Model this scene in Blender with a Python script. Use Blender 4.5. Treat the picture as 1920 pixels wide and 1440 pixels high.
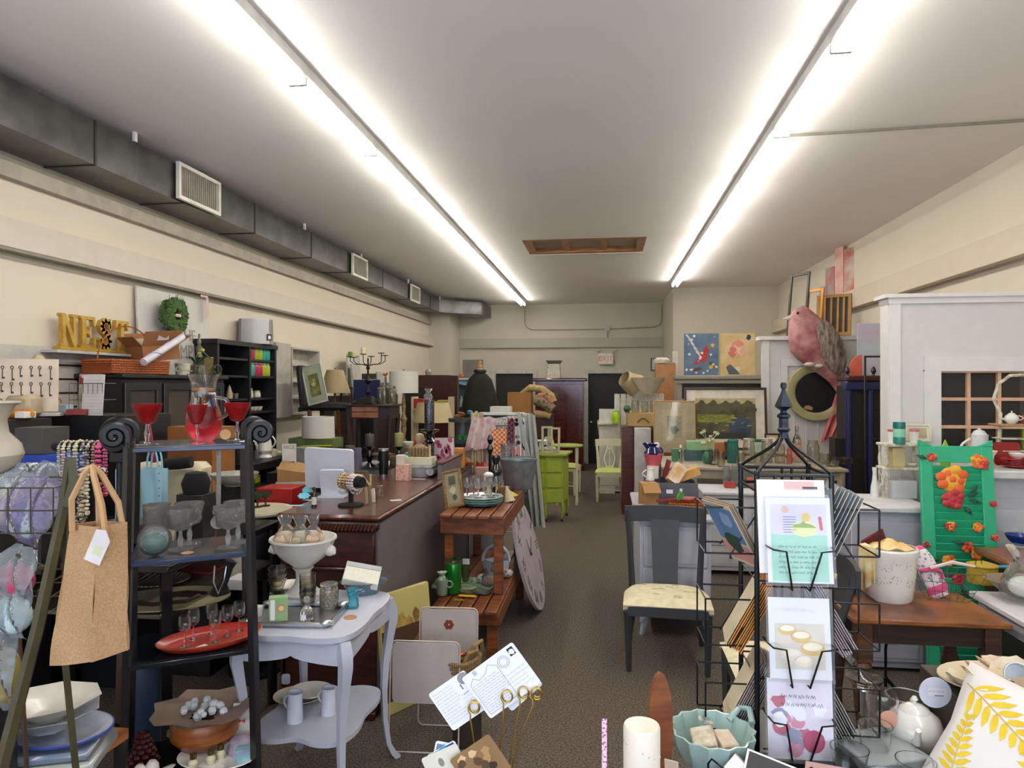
import bpy,math,random
from mathutils import Vector,Matrix,Euler
R=math.radians;PI=math.pi
sc=bpy.context.scene;COL=sc.collection
for o in list(bpy.data.objects):bpy.data.objects.remove(o)
YAW,PITCH,FPX,CZ=R(7.62),R(0.13),1300.0,1.80
cd=bpy.data.cameras.new('camera');cam=bpy.data.objects.new('camera',cd);COL.objects.link(cam)
cam.location=(0,0,CZ);cam.rotation_euler=(R(90)+PITCH,0,YAW)
cd.sensor_width=36;cd.lens=36*FPX/1920;cd.clip_start=.05;cd.clip_end=60
sc.camera=cam
w=bpy.data.worlds.new('sky');sc.world=w;w.use_nodes=True
bg=w.node_tree.nodes['Background'];bg.inputs[0].default_value=(.62,.75,1,1);bg.inputs[1].default_value=.6
def area(name,loc,rot,sx,sy,power,color):
 l=bpy.data.lights.new(name,'AREA');l.shape='RECTANGLE';l.size=sx;l.size_y=sy;l.energy=power;l.color=color
 o=bpy.data.objects.new(name,l);o.location=loc;o.rotation_euler=rot;COL.objects.link(o);return o
area('storefront_daylight',(-.3,-1.42,1.75),(R(112),0,0),6.4,1.9,150,(.80,.88,1))
vs=sc.view_settings;vs.view_transform='Standard';vs.look='None';vs.exposure=0.0;vs.gamma=1;vs.use_curve_mapping=False
TUBE=36.0
_cm=Euler((R(90)+PITCH,0,YAW)).to_matrix()
def ray(px,py):return _cm@Vector(((px-960)/FPX,(720-py)/FPX,-1))
def P(px,py,d):return Vector((0,0,CZ))+ray(px,py)*d
def G(px,py,z):
 r=ray(px,py);return Vector((0,0,CZ))+r*((z-CZ)/r.z)
def Zd(px,d,z):
 p=P(px,723,d);p.z=z;return p
def WX(px,py,x):
 r=ray(px,py);return Vector((0,0,CZ))+r*(x/r.x)
def WY(px,py,y):
 r=ray(px,py);return Vector((0,0,CZ))+r*(y/r.y)
def dep(p):return-p[0]*math.sin(YAW)+p[1]*math.cos(YAW)
def mpp(p):return dep(p)/FPX
def lin(h):
 if not isinstance(h,str):return tuple(h)[:3]
 h=h.lstrip('#');v=[int(h[i:i+2],16)/255 for i in(0,2,4)]
 return tuple(c/12.92 if c<=.04045 else((c+.055)/1.055)**2.4 for c in v)
_mc={}
def m(col,rough=.5,metal=0.,var=.10,scale=9.,bump=0.,col2=None,kind='noise',alpha=1.,sc3=None,coat=0.,trans=0.,detail=3.):
 key=(str(col),rough,metal,var,scale,bump,str(col2),kind,alpha,str(sc3),coat,trans)
 if key in _mc:return _mc[key]
 c=lin(col);mt=bpy.data.materials.new('paint');mt.use_nodes=True
 nt=mt.node_tree;N=nt.nodes;L=nt.links;b=N['Principled BSDF']
 b.inputs['Roughness'].default_value=rough;b.inputs['Metallic'].default_value=metal
 b.inputs['Alpha'].default_value=alpha
 if coat:b.inputs['Coat Weight'].default_value=coat;b.inputs['Coat Roughness'].default_value=.15
 if trans:b.inputs['Transmission Weight'].default_value=trans
 tc=N.new('ShaderNodeTexCoord');mp=N.new('ShaderNodeMapping');L.new(tc.outputs['Object'],mp.inputs[0])
 if sc3:mp.inputs['Scale'].default_value=sc3
 if kind=='noise':
  t=N.new('ShaderNodeTexNoise');t.inputs['Scale'].default_value=scale;t.inputs['Detail'].default_value=detail;out=t.outputs[0]
 elif kind=='voronoi':
  t=N.new('ShaderNodeTexVoronoi');t.inputs['Scale'].default_value=scale;out=t.outputs[0]
 elif kind=='wave':
  t=N.new('ShaderNodeTexWave');t.inputs['Scale'].default_value=scale;t.inputs['Distortion'].default_value=2.5;t.inputs['Detail'].default_value=3;out=t.outputs[0]
 elif kind=='stripe':
  t=N.new('ShaderNodeTexWave');t.inputs['Scale'].default_value=scale;t.inputs['Distortion'].default_value=0;out=t.outputs[0]
 elif kind=='checker':
  t=N.new('ShaderNodeTexChecker');t.inputs['Scale'].default_value=scale;out=t.outputs[1]
 L.new(mp.outputs[0],t.inputs['Vector'])
 rp=N.new('ShaderNodeValToRGB');L.new(out,rp.inputs[0])
 if col2 is None:
  a=[max(0,x*(1-var))for x in c]+[1];z=[min(1,x*(1+var))for x in c]+[1]
 else:a=list(c)+[1];z=list(lin(col2))+[1]
 e=rp.color_ramp.elements;e[0].color=a;e[1].color=z
 e[0].position,e[1].position={'noise':(.35,.65),'voronoi':(.25,.45),'wave':(.2,.8),'stripe':(.47,.53),'checker':(.4,.6)}[kind]
 L.new(rp.outputs[0],b.inputs['Base Color'])
 if bump:
  bp=N.new('ShaderNodeBump');bp.inputs['Strength'].default_value=bump;bp.inputs['Distance'].default_value=.01
  L.new(out,bp.inputs['Height']);L.new(bp.outputs[0],b.inputs['Normal'])
 _mc[key]=mt;return mt
def wood(c1,c2,rough=.35,s=(2,2,14),scale=3.,coat=.2):return m(c1,rough,col2=c2,kind='noise',sc3=s,scale=scale,coat=coat,detail=6)
def glass(tint='#ffffff',dens=.13,rough=.03,body='#ffffff',cut=False):
 key=('glass',tint,dens,rough,body,cut)
 if key in _mc:return _mc[key]
 mt=bpy.data.materials.new('glass');mt.use_nodes=True;nt=mt.node_tree;N=nt.nodes;L=nt.links;N.remove(N['Principled BSDF'])
 tr=N.new('ShaderNodeBsdfTransparent');tr.inputs[0].default_value=(*lin(tint),1)
 df=N.new('ShaderNodeBsdfDiffuse');df.inputs[0].default_value=(*lin(body),1)
 gl=N.new('ShaderNodeBsdfGlossy');gl.inputs['Roughness'].default_value=rough
 nz=N.new('ShaderNodeTexNoise');nz.inputs['Scale'].default_value=40;bp=N.new('ShaderNodeBump');bp.inputs['Strength'].default_value=.08
 L.new(nz.outputs[0],bp.inputs['Height']);L.new(bp.outputs[0],gl.inputs['Normal'])
 lw=N.new('ShaderNodeLayerWeight');lw.inputs[0].default_value=.2
 m1=N.new('ShaderNodeMixShader');m1.inputs[0].default_value=dens
 if cut:
  vo=N.new('ShaderNodeTexVoronoi');vo.inputs['Scale'].default_value=90;vr=N.new('ShaderNodeMapRange');vr.inputs[1].default_value=.1;vr.inputs[2].default_value=.6;vr.inputs[3].default_value=.42;vr.inputs[4].default_value=dens*.5
  L.new(vo.outputs[0],vr.inputs[0]);L.new(vr.outputs[0],m1.inputs[0]);bp.inputs['Strength'].default_value=.6;nz.inputs['Scale'].default_value=120
 L.new(tr.outputs[0],m1.inputs[1]);L.new(df.outputs[0],m1.inputs[2])
 m2=N.new('ShaderNodeMixShader');L.new(lw.outputs[0],m2.inputs[0]);L.new(m1.outputs[0],m2.inputs[1]);L.new(gl.outputs[0],m2.inputs[2])
 L.new(m2.outputs[0],N['Material Output'].inputs[0]);_mc[key]=mt;return mt
def cutglass(tint,bump,scale=70,rough=.02,ior=1.48):
 mt=bpy.data.materials.new('glass');mt.use_nodes=True;nt=mt.node_tree;N=nt.nodes;L=nt.links;b=N['Principled BSDF']
 b.inputs['Base Color'].default_value=(*lin(tint),1);b.inputs['Transmission Weight'].default_value=1;b.inputs['Roughness'].default_value=rough;b.inputs['IOR'].default_value=ior
 vo=N.new('ShaderNodeTexVoronoi' if bump>.2 else 'ShaderNodeTexNoise');vo.inputs['Scale'].default_value=scale;bp=N.new('ShaderNodeBump');bp.inputs['Strength'].default_value=bump;bp.inputs['Distance'].default_value=.003
 L.new(vo.outputs[0],bp.inputs['Height']);L.new(bp.outputs[0],b.inputs['Normal']);return mt
def glow(col,s):
 mt=bpy.data.materials.new('light');mt.use_nodes=True;N=mt.node_tree.nodes;N.remove(N['Principled BSDF'])
 e=N.new('ShaderNodeEmission');e.inputs[0].default_value=(*lin(col),1);e.inputs[1].default_value=s
 mt.node_tree.links.new(e.outputs[0],N['Material Output'].inputs[0]);return mt
def TR(x=0,y=0,z=0):return Matrix.Translation((x,y,z))
def RX(a):return Matrix.Rotation(R(a),4,'X')
def RY(a):return Matrix.Rotation(R(a),4,'Y')
def RZ(a):return Matrix.Rotation(R(a),4,'Z')
def SC(x,y=None,z=None):
 y=x if y is None else y;z=x if z is None else z
 return Matrix.Diagonal((x,y,z,1))
class MB:
 def __init__(s,mat):s.v=[];s.f=[];s.mi=[];s.mats=[mat];s.T=Matrix.Identity(4);s.cur=0
 def use(s,mat):
  if mat not in s.mats:s.mats.append(mat)
  s.cur=s.mats.index(mat);return s
 def at(s,T=None):s.T=T or Matrix.Identity(4);return s
 def add(s,v,f):
  n=len(s.v);s.v+=[tuple(s.T@Vector(p))for p in v]
  s.f+=[tuple(i+n for i in q)for q in f];s.mi+=[s.cur]*len(f);return s
 def box(s,c,sz,b=0.0):
  x,y,z=c;a,e,h=sz[0]/2,sz[1]/2,sz[2]/2;b=min(b,a*.9,e*.9,h*.9)
  if b<=0:
   v=[(x+i*a,y+j*e,z+k*h)for i in(-1,1)for j in(-1,1)for k in(-1,1)]
   return s.add(v,[(0,1,3,2),(4,6,7,5),(0,4,5,1),(2,3,7,6),(0,2,6,4),(1,5,7,3)])
  v=[];ix={}
  for i in(-1,1):
   for j in(-1,1):
    for k in(-1,1):
     for ax in range(3):
      q=[x+i*(a-b),y+j*(e-b),z+k*(h-b)];q[ax]+=(i,j,k)[ax]*b
      ix[i,j,k,ax]=len(v);v.append(tuple(q))
  f=[]
  for i in(-1,1):
   q=[ix[i,-1,-1,0],ix[i,1,-1,0],ix[i,1,1,0],ix[i,-1,1,0]];f.append(q if i>0 else q[::-1])
   q=[ix[-1,i,-1,1],ix[1,i,-1,1],ix[1,i,1,1],ix[-1,i,1,1]];f.append(q[::-1]if i>0 else q)
   q=[ix[-1,-1,i,2],ix[1,-1,i,2],ix[1,1,i,2],ix[-1,1,i,2]];f.append(q if i>0 else q[::-1])
  for i in(-1,1):
   for j in(-1,1):
    q=[ix[i,j,-1,0],ix[i,j,1,0],ix[i,j,1,1],ix[i,j,-1,1]];f.append(q if i*j<0 else q[::-1])
    q=[ix[i,-1,j,0],ix[i,1,j,0],ix[i,1,j,2],ix[i,-1,j,2]];f.append(q if i*j>0 else q[::-1])
    q=[ix[-1,i,j,1],ix[1,i,j,1],ix[1,i,j,2],ix[-1,i,j,2]];f.append(q if i*j<0 else q[::-1])
    for k in(-1,1):
     q=[ix[i,j,k,0],ix[i,j,k,1],ix[i,j,k,2]];f.append(q if i*j*k>0 else q[::-1])
  return s.add(v,f)
 def lathe(s,prof,n=20,c=(0,0,0),wob=None,sx=1,sy=1):
  v=[];f=[];ring=[]
  for r,z in prof:
   if r<=1e-6:ring.append([len(v)]);v.append((c[0],c[1],c[2]+z));continue
   ring.append(list(range(len(v),len(v)+n)))
   for i in range(n):
    a=2*PI*i/n;q=r*(wob(a,z)if wob else 1)
    v.append((c[0]+q*math.cos(a)*sx,c[1]+q*math.sin(a)*sy,c[2]+z))
  for A,B in zip(ring,ring[1:]):
   for i in range(n):
    j=(i+1)%n
    if len(A)==1 and len(B)==1:break
    if len(A)==1:f.append((A[0],B[j],B[i]))
    elif len(B)==1:f.append((A[i],A[j],B[0]))
    else:f.append((A[i],A[j],B[j],B[i]))
  return s.add(v,f)
 def cyl(s,c,r,h,n=16,r2=None):
  r2=r if r2 is None else r2
  return s.lathe([(0,0),(r,0),(r2,h),(0,h)],n,c)
 def tube(s,pts,r=.005,n=6,closed=False):
  pts=[Vector(p)for p in pts];k=len(pts);v=[];f=[];up=None
  for i,p in enumerate(pts):
   if closed:t=pts[(i+1)%k]-pts[i-1]
   else:t=pts[min(i+1,k-1)]-pts[max(i-1,0)]
   t=t.normalized()if t.length>1e-9 else Vector((0,0,1))
   if up is None:up=Vector((0,0,1))if abs(t.z)<.9 else Vector((1,0,0))
   a=up-t*up.dot(t)
   if a.length<1e-4:a=Vector((1,.3,0))-t*t.x
   a.normalize();up=a;bb=t.cross(a);rr=r[i]if isinstance(r,(list,tuple))else r
   v+=[p+(a*math.cos(2*PI*q/n)+bb*math.sin(2*PI*q/n))*rr for q in range(n)]
  for i in range(k if closed else k-1):
   j=(i+1)%k
   for q in range(n):w_=(q+1)%n;f.append((i*n+q,i*n+w_,j*n+w_,j*n+q))
  if not closed:f.append(tuple(range(n))[::-1]);f.append(tuple(range((k-1)*n,k*n)))
  return s.add(v,f)
 def bar(s,a,b,w_,t=None):
  a=Vector(a);b=Vector(b);return s.tube([a,b],[w_,w_ if t is None else t],4)
 def prism(s,pts,h,T=None):
  n=len(pts);A=sum(pts[i][0]*pts[(i+1)%n][1]-pts[(i+1)%n][0]*pts[i][1]for i in range(n))
  if A<0:pts=pts[::-1]
  v=[(x,-h/2,z)for x,z in pts]+[(x,h/2,z)for x,z in pts]
  f=[tuple(range(n)),tuple(range(n,2*n))[::-1]]+[(i,i+n,(i+1)%n+n,(i+1)%n)for i in range(n)]
  old=s.T
  if T is not None:s.T=s.T@T
  s.add(v,f);s.T=old;return s
 def sheet(s,fn,nu,nv,th=0.0):
  g=[[Vector(fn(i/nu,j/nv))for j in range(nv+1)]for i in range(nu+1)]
  v=[p for r_ in g for p in r_];k=nv+1
  f=[(i*k+j,(i+1)*k+j,(i+1)*k+j+1,i*k+j+1)for i in range(nu)for j in range(nv)]
  if th:
   n=len(v);nr=[]
   for i in range(nu+1):
    for j in range(nv+1):
     a=g[min(i+1,nu)][j]-g[max(i-1,0)][j];b=g[i][min(j+1,nv)]-g[i][max(j-1,0)]
     q=a.cross(b);nr.append(q.normalized()if q.length>1e-12 else Vector((0,0,1)))
   v=v+[p-q*th for p,q in zip(v,nr)];f2=[tuple(x+n for x in q)[::-1]for q in f]
   e=[i*k for i in range(nu+1)];e2=[i*k+nv for i in range(nu+1)];e3=list(range(k));e4=[nu*k+j for j in range(k)]
   for E,rev in((e,0),(e2,1),(e3,1),(e4,0)):
    for a,b in zip(E,E[1:]):
     q=(a,a+n,b+n,b);f2.append(q[::-1]if rev else q)
   f=f+f2
  return s.add([tuple(p)for p in v],f)
 def ball(s,c,r,n=10,m_=7):
  rr=r if isinstance(r,(list,tuple))else(r,r,r);v=[(c[0],c[1],c[2]-rr[2])];f=[]
  for i in range(1,m_):
   t=PI*i/m_-PI/2
   for j in range(n):
    a=2*PI*j/n;v.append((c[0]+rr[0]*math.cos(t)*math.cos(a),c[1]+rr[1]*math.cos(t)*math.sin(a),c[2]+rr[2]*math.sin(t)))
  v.append((c[0],c[1],c[2]+rr[2]));q=len(v)-1
  for j in range(n):f.append((0,1+(j+1)%n,1+j));f.append((q,q-n+j,q-n+(j+1)%n))
  for i in range(m_-2):
   for j in range(n):a=1+i*n;f.append((a+j,a+(j+1)%n,a+n+(j+1)%n,a+n+j))
  return s.add(v,f)
 def text(s,body,size,T,ext=0.0,align='CENTER',sx=1):
  cu=bpy.data.curves.new('t','FONT');cu.body=body;cu.size=size;cu.extrude=ext;cu.align_x=align;cu.align_y='CENTER';cu.resolution_u=3
  o=bpy.data.objects.new('t',cu);me=bpy.data.meshes.new_from_object(o)
  old=s.T;s.T=s.T@T@RX(90)@SC(sx,1,1)
  s.add([tuple(v.co)for v in me.vertices],[tuple(p.vertices)for p in me.polygons]);s.T=old
  bpy.data.objects.remove(o);bpy.data.curves.remove(cu);bpy.data.meshes.remove(me);return s
 def scribble(s,x0,z0,w_,h,rows,rnd,lw=.0006,y=-.001,gap=.25):
  for r_ in range(rows):
   z=z0-h*(r_+.5)/rows;x=x0;amp=h/rows*.28
   while x<x0+w_*(.82+.18*rnd.random()):
    L_=w_*(.05+.12*rnd.random());k=max(3,int(L_/(amp*.55)))
    pts=[(x+L_*i/k,z+amp*(1 if i%2 else-1)*(.35+.65*rnd.random()))for i in range(k+1)]
    v=[];f=[]
    for q,(a,b)in enumerate(pts):v+=[(a,y,b-lw),(a,y,b+lw)]
    for q in range(k):f.append((2*q,2*q+2,2*q+3,2*q+1))
    s.add(v,f);x+=L_+w_*gap*.12
  return s
 def mesh(s,name):
  me=bpy.data.meshes.new(name);me.from_pydata(s.v,[],s.f)
  for q in s.mats:me.materials.append(q)
  me.polygons.foreach_set('material_index',s.mi);me.polygons.foreach_set('use_smooth',[True]*len(s.f))
  me.update()
  try:me.set_sharp_from_angle(angle=R(38))
  except Exception:pass
  return me
def T(name,label,cat,loc=(0,0,0),rz=0,group=None,rot=None):
 o=bpy.data.objects.new(name,None);o.empty_display_size=.05;COL.objects.link(o);o.location=loc
 o.rotation_euler=rot or(0,0,R(rz));o['label']=label;o['category']=cat
 if group:o['group']=group
 return o
def S(name,label,cat,mb,loc=(0,0,0),rz=0,group=None,rot=None,kind=None):
 o=bpy.data.objects.new(name,mb.mesh(name));COL.objects.link(o);o.location=loc
 o.rotation_euler=rot or(0,0,R(rz));o['label']=label;o['category']=cat
 if group:o['group']=group
 if kind:o['kind']=kind
 return o
def part(name,mb,parent,label=None,loc=None):
 o=bpy.data.objects.new(name,mb.mesh(name));COL.objects.link(o);o.parent=parent
 if label:o['label']=label
 if loc is not None:o.location=loc
 return o
def struct(name,mb,parent=None):
 o=bpy.data.objects.new(name,mb.mesh(name));COL.objects.link(o)
 if parent:o.parent=parent
 o['kind']='structure';return o
def dup(root,loc,label=None,rz=None,group=None,rot=None,scale=None):
 r=root.copy();COL.objects.link(r);r.location=loc
 if rz is not None:r.rotation_euler=(0,0,R(rz))
 if rot is not None:r.rotation_euler=rot
 if scale is not None:r.scale=scale if isinstance(scale,(tuple,list))else(scale,)*3
 if label:r['label']=label
 if group:r['group']=group
 for ch in list(root.children):
  c=ch.copy();COL.objects.link(c);c.parent=r
  for g in list(ch.children):d=g.copy();COL.objects.link(d);d.parent=c
 return r
# ROOM SHELL
XL,XR,YB,YF,CH=-3.88,3.26,16.1,-1.5,3.69
wallm=m('#d2c8b6',.75,var=.02,scale=1.5);wallg=m('#cbc4b4',.75,var=.02,scale=1.5);trimw=m('#dad8d4',.45,var=.03)
carpet=m('#352d26',.95,col2='#6b5f52',kind='noise',scale=95,bump=.6,detail=2)
b=MB(carpet);b.box((-.3,7.3,-.05),(7.3,17.8,.1));struct('floor',b)
ceilm=m('#efeae7',.85,var=.015,scale=.8)
hx0,hx1,hy0,hy1=-1.07,.53,8.95,9.95
b=MB(ceilm)
b.box(((XL+hx0)/2,7.3,CH+.04),(hx0-XL+.0,17.7,.08));b.box(((XR+hx1)/2,7.3,CH+.04),(XR-hx1,17.7,.08))
b.box(((hx0+hx1)/2,(YF+hy0)/2,CH+.04),(hx1-hx0,hy0-YF,.08));b.box(((hx0+hx1)/2,(hy1+YB)/2,CH+.04),(hx1-hx0,YB-hy1+.05,.08))
struct('ceiling',b)
b=MB(wallm);b.box((XL-.05,7.3,CH/2),(.1,17.7,CH));struct('wall_left',b)
b=MB(wallm);b.box((XR+.05,7.3,CH/2),(.1,17.7,CH));struct('wall_right',b)
b=MB(wallg);b.box((-3.64,15.58,CH/2),(.48,1.03,CH));struct('wall_pier',b)
b=MB(wallg);b.box((2.285,14.9,CH/2),(1.95,2.4,CH));struct('wall_closet',b)
dl0,dl1,dr0,dr1,dh=-2.54,-1.66,-.38,.53,2.08
b=MB(wallg)
for x0,x1 in((-3.5,dl0),(dl1,dr0),(dr1,1.4)):b.box(((x0+x1)/2,YB+.06,CH/2),(x1-x0,.12,CH))
for x0,x1 in((dl0,dl1),(dr0,dr1)):b.box(((x0+x1)/2,YB+.06,(CH+dh)/2),(x1-x0,.12,CH-dh))
struct('wall_back',b)
trimg=m('#b5aea0',.6,var=.02)
b=MB(trimg);b.box((-1.05,YB-.04,2.79),(4.7,.08,.22));struct('trim_back',b)
for q,(x0,x1,c)in enumerate(((dl0,dl1,'#23241f'),(dr0,dr1,'#17181b'))):
 b=MB(m(c,.5));b.box(((x0+x1)/2,YB+.09,dh/2),(x1-x0,.04,dh))
 d_=struct('door_%d'%(q+1),b)
 f=MB(m('#c4c0b6',.5))
 for x in(x0-.05,x1+.05):f.box((x,YB-.015,dh/2+.05),(.1,.03,dh+.1))
 f.box(((x0+x1)/2,YB-.015,dh+.05),(x1-x0+.2,.034,.1));k=struct('door_frame',f,d_)
 if q:part('knob',MB(m('#b9b4a4',.3,1)).ball((x0+.07,YB+.04,.95),.032),d_)
b=MB(m('#c9c0b0',.7,var=.02));b.box((XL+.05,6.8,2.785),(.1,16.6,.19));b.use(m('#8a8378',.8)).box((XL+.048,6.8,2.68),(.096,16.6,.024));struct('trim_left',b)  # darker copy of the trim colour paints the shade on its underside
b=MB(m('#cbbda9',.7,var=.02));b.box((XR-.06,7.3,2.915),(.12,17.6,.23));struct('trim_right',b)
b=MB(m('#a8a090',.7));b.box((XL+.03,6.8,3.20),(.06,16.6,.10));struct('trim_crown',b)
bb=m('#9a9388',.6)
for nm,c,s_ in(('left',(XL+.012,6.8,.06),(.024,16.4,.12)),('right',(XR-.012,6.8,.06),(.024,16.4,.12)),('back',(-.55,YB-.01,.06),(.36,.02,.12))):
 struct('baseboard_'+nm,MB(bb).box(c,s_))
b=MB(wallg);b.box((-.3,YF-.05,.35),(7.16,.1,.7));b.box((-.3,YF-.05,3.25),(7.16,.1,.9))
for x in(-3.8,XR-.08):b.box((x,YF-.05,1.75),(.16,.1,2.1))
struct('wall_front',b)
b=MB(glass('#eef6ff',.02));b.box((-.3,YF-.05,1.75),(7.0,.012,2.1));w1=struct('window_1',b)
b=MB(m('#55585c',.4,.6))
for x in(-3.7,-1.4,.9,3.1):b.box((x,YF-.05,1.75),(.05,.08,2.1))
for z in(.72,2.78):b.box((-.3,YF-.05,z),(7.0,.08,.05))
struct('window_frame',b,w1)
pm=m('#cfcdc9',.6,var=.02);px0=2.0;pY=5.22;pz=2.42
wx0,wx1,wz0,wz1=2.33,3.12,1.12,1.90
b=MB(pm);b.box(((px0+wx0)/2,pY+.07,pz/2),(wx0-px0,.14,pz));b.box(((XR+wx1)/2,pY+.07,pz/2),(XR-wx1,.14,pz))
b.box(((wx0+wx1)/2,pY+.07,wz0/2),(wx1-wx0,.14,wz0));b.box(((wx0+wx1)/2,pY+.07,(wz1+pz)/2),(wx1-wx0,.14,pz-wz1))
wp=struct('wall_partition',b)
b=MB(trimw);b.box(((px0+XR)/2-.01,pY+.07,pz+.012),(XR-px0+.06,.22,.026));b.box(((px0+XR)/2,pY+.07,pz-.02),(XR-px0+.03,.18,.045));b.box((px0+.03,pY-.008,pz/2),(.075,.016,pz));b.box((px0-.006,pY+.07,pz/2),(.012,.14,pz));struct('trim_1',b)
b=MB(m('#d3a88a',.6));nx,nz=4,4
for i in range(nx+1):b.box((wx0+(wx1-wx0)*i/nx,pY+.03,(wz0+wz1)/2),(.022,.03,wz1-wz0))
for i in range(nz+1):b.box(((wx0+wx1)/2,pY+.03,wz0+(wz1-wz0)*i/nz),(wx1-wx0,.032,.022))
w2=struct('window_2',b)
b=MB(trimw);b.box(((wx0+wx1)/2,pY-.012,wz1+.05),(wx1-wx0+.22,.024,.1));b.box(((wx0+wx1)/2,pY-.012,wz0-.04),(wx1-wx0+.22,.03,.08))
for x in(wx0-.055,wx1+.055):b.box((x,pY-.012,(wz0+wz1)/2),(.11,.022,wz1-wz0+.02))
struct('window_frame',b,w2)
part('pane',MB(glass('#b9b6b0',.03)).box(((wx0+wx1)/2,pY+.045,(wz0+wz1)/2),(wx1-wx0,.006,wz1-wz0)),w2)['kind']='structure'
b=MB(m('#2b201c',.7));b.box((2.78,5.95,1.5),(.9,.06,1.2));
struct('booth_dark_panel',b)  # dark panel hung behind the window panes to fill the view through them
fY=9.46;fx0=2.06
b=MB(pm);b.box(((fx0+XR)/2,fY+.06,1.2),(XR-fx0,.12,2.40));struct('wall_partition_far',b)
b=MB(trimw);b.box(((fx0+XR)/2-.02,fY+.05,2.42),(XR-fx0+.08,.22,.05));b.box((fx0+.03,fY-.01,1.2),(.09,.02,2.4))
b.box((2.32,fY-.012,1.07),(.09,.024,2.1));b.box((3.12,fY-.012,1.07),(.09,.024,2.1));b.box((2.72,fY-.012,2.1),(.89,.026,.09))
for x in(2.45,2.6,2.75,2.9,3.02):b.box((x,fY-.004,1.0),(.012,.01,2.0))
struct('trim_2',b)
# CEILING FIXTURES
tubem=glow('#fffaf0',TUBE);hous=m('#d6d4cf',.5);capm=m('#d8d8d6',.4)
def strip():
 t=T('fluorescent_light','','ceiling light')
 part('housing',MB(hous).box((0,.635,-.036),(.13,1.27,.072),.006),t)
 for x in(-.036,.036):
  q=MB(tubem).at(TR(x,.045,-.098)@RX(-90));q.cyl((0,0,0),.0185,1.18,10);part('tube',q,t)
 e=MB(capm)
 e.box((0,.015,-.09),(.11,.03,.055),.004)
 part('socket',e,t)
 return t
proto=None
rows=[('left',-1.80,-1.2,13),('right',1.25,-1.2,11)]
ordn=['first','second','third','fourth','fifth','sixth','seventh','eighth','ninth','tenth','eleventh','twelfth','thirteenth','fourteenth']
for side,x,y0,n in rows:
 for i in range(n):
  y=y0+i*1.27
  lab='twin tube fluorescent fixture, %s from the far end of the %s ceiling row'%(ordn[n-1-i],side)
  if proto is None:proto=strip();proto.location=(x,y,CH);proto['label']=lab;proto['group']='fluorescent ceiling lights'
  else:dup(proto,(x,y,CH),lab,group='fluorescent ceiling lights')
t=T('ceiling_hatch','wood framed rectangular hatch recessed in the ceiling between the light rows','hatch',((hx0+hx1)/2,(hy0+hy1)/2,CH))
wd=wood('#8a5a2e','#b07a44',.5);W,D=hx1-hx0,hy1-hy0
b=MB(wd)
for sx in(-1,1):b.box((sx*(W/2-.05),0,.05),(.1,D,.1))
for sy in(-1,1):b.box((0,sy*(D/2-.05),.05),(W-.2,.1,.1))
for x in(-.26,.26):b.box((x,0,.05),(.09,D-.2,.06))
part('frame',b,t)
b=MB(m('#b5aca2',.6,var=.05));b.box((0,0,.08),(W-.1,D-.1,.02));part('panel',b,t)
b=MB(m('#d9cdbd',.6));b.box((0,D/2+.02,-.006),(W,.04,.012));part('trim',b,t)
gal=m('#454543',.34,.55,col2='#5c5c59',scale=4);gald=m('#343432',.5,.5,scale=3)
t=T('ventilation_duct','long galvanized metal air duct hung under the ceiling along the left wall','duct',(0,0,0))
xa,xb=-3.86,-3.48
secs=[(-1.3,.36,3.32),(1.2,.36,3.32),(3.1,.36,3.32),(4.35,.36,3.32),(5.35,.36,3.32),(6.55,.34,3.33),(7.9,.34,3.33),(9.1,.30,3.35),(10.6,.30,3.35),(12.2,.28,3.36),(13.6,.28,3.36),(14.35,.28,3.36)]
for(y0,_,z0),(y1,_,z1)in zip(secs,secs[1:]):
 b=MB(gal);zt=3.62;xm=xb+.012
 v=[(xa,y0,z0),(xb,y0,z0),(xb,y0,zt),(xa,y0,zt),(xa,y1-.006,z1),(xb,y1-.006,z1),(xb,y1-.006,zt),(xa,y1-.006,zt),(xb+.02,(y0+y1)/2,(z0+zt)/2),((xa+xb)/2,(y0+y1)/2,z0-.012)]
 f=[(0,3,7,4),(2,6,7,3),(0,1,2,3),(5,4,7,6),(1,8,2),(1,5,8),(5,6,8),(6,2,8),(0,9,1),(0,4,9),(4,5,9),(5,1,9)]
 f=[tuple(reversed(q))for q in f]
 b.add(v,[tuple(reversed(q))for q in f]);b.use(gald);b.box(((xa+xb)/2,y0,(z0+zt)/2),(xb-xa+.012,.02,zt-z0+.012));part('duct_section',b,t)
b=MB(gal);T0=[(-3.86,14.35),(-3.48,14.35),(-3.2,14.62),(-2.75,14.9),(-2.62,15.1),(-2.62,15.9),(-3.0,15.9),(-3.3,15.0)]
b.at(Matrix(((1,0,0,0),(0,0,1,0),(0,1,0,3.49),(0,0,0,1)))).prism(T0,.26);part('duct_elbow',b,t,'bright duct elbow turning at the back corner')
b=MB(m('#e2e0da',.5))
for y in(2.2,4.75,7.7,9.6,12.0,14.4):part('hanger_strap',MB(m('#e2e0da',.5)).box((xb+.006,y,3.655),(.02,.03,.07)),t)
for i,(y,w_,nm)in enumerate(((5.22,.62,'nearest'),(9.15,.6,'middle'),(12.05,.6,'farthest'))):
 g=T('air_grille','white framed slatted air grille on the duct, %s of three'%nm,'air grille',(xb+.04,y,3.475),group='grilles on the duct')
 h=.30
 b=MB(m('#dcd8cc',.5))
 for z in(-h/2+.015,h/2-.015):b.box((0,w_/2,z),(.03,w_,.03))
 for yy in(.015,w_-.015):b.box((0,yy,0),(.03,.03,h-.06))
 part('frame',b,g)
 b=MB(m('#a39c90',.6));b.box((-.012,w_/2,0),(.006,w_-.06,h-.06))
 for k in range(1,18):b.box((0,.03+(w_-.06)*k/18,0),(.014,.006,h-.06))
 part('louvre',b,g)
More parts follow.
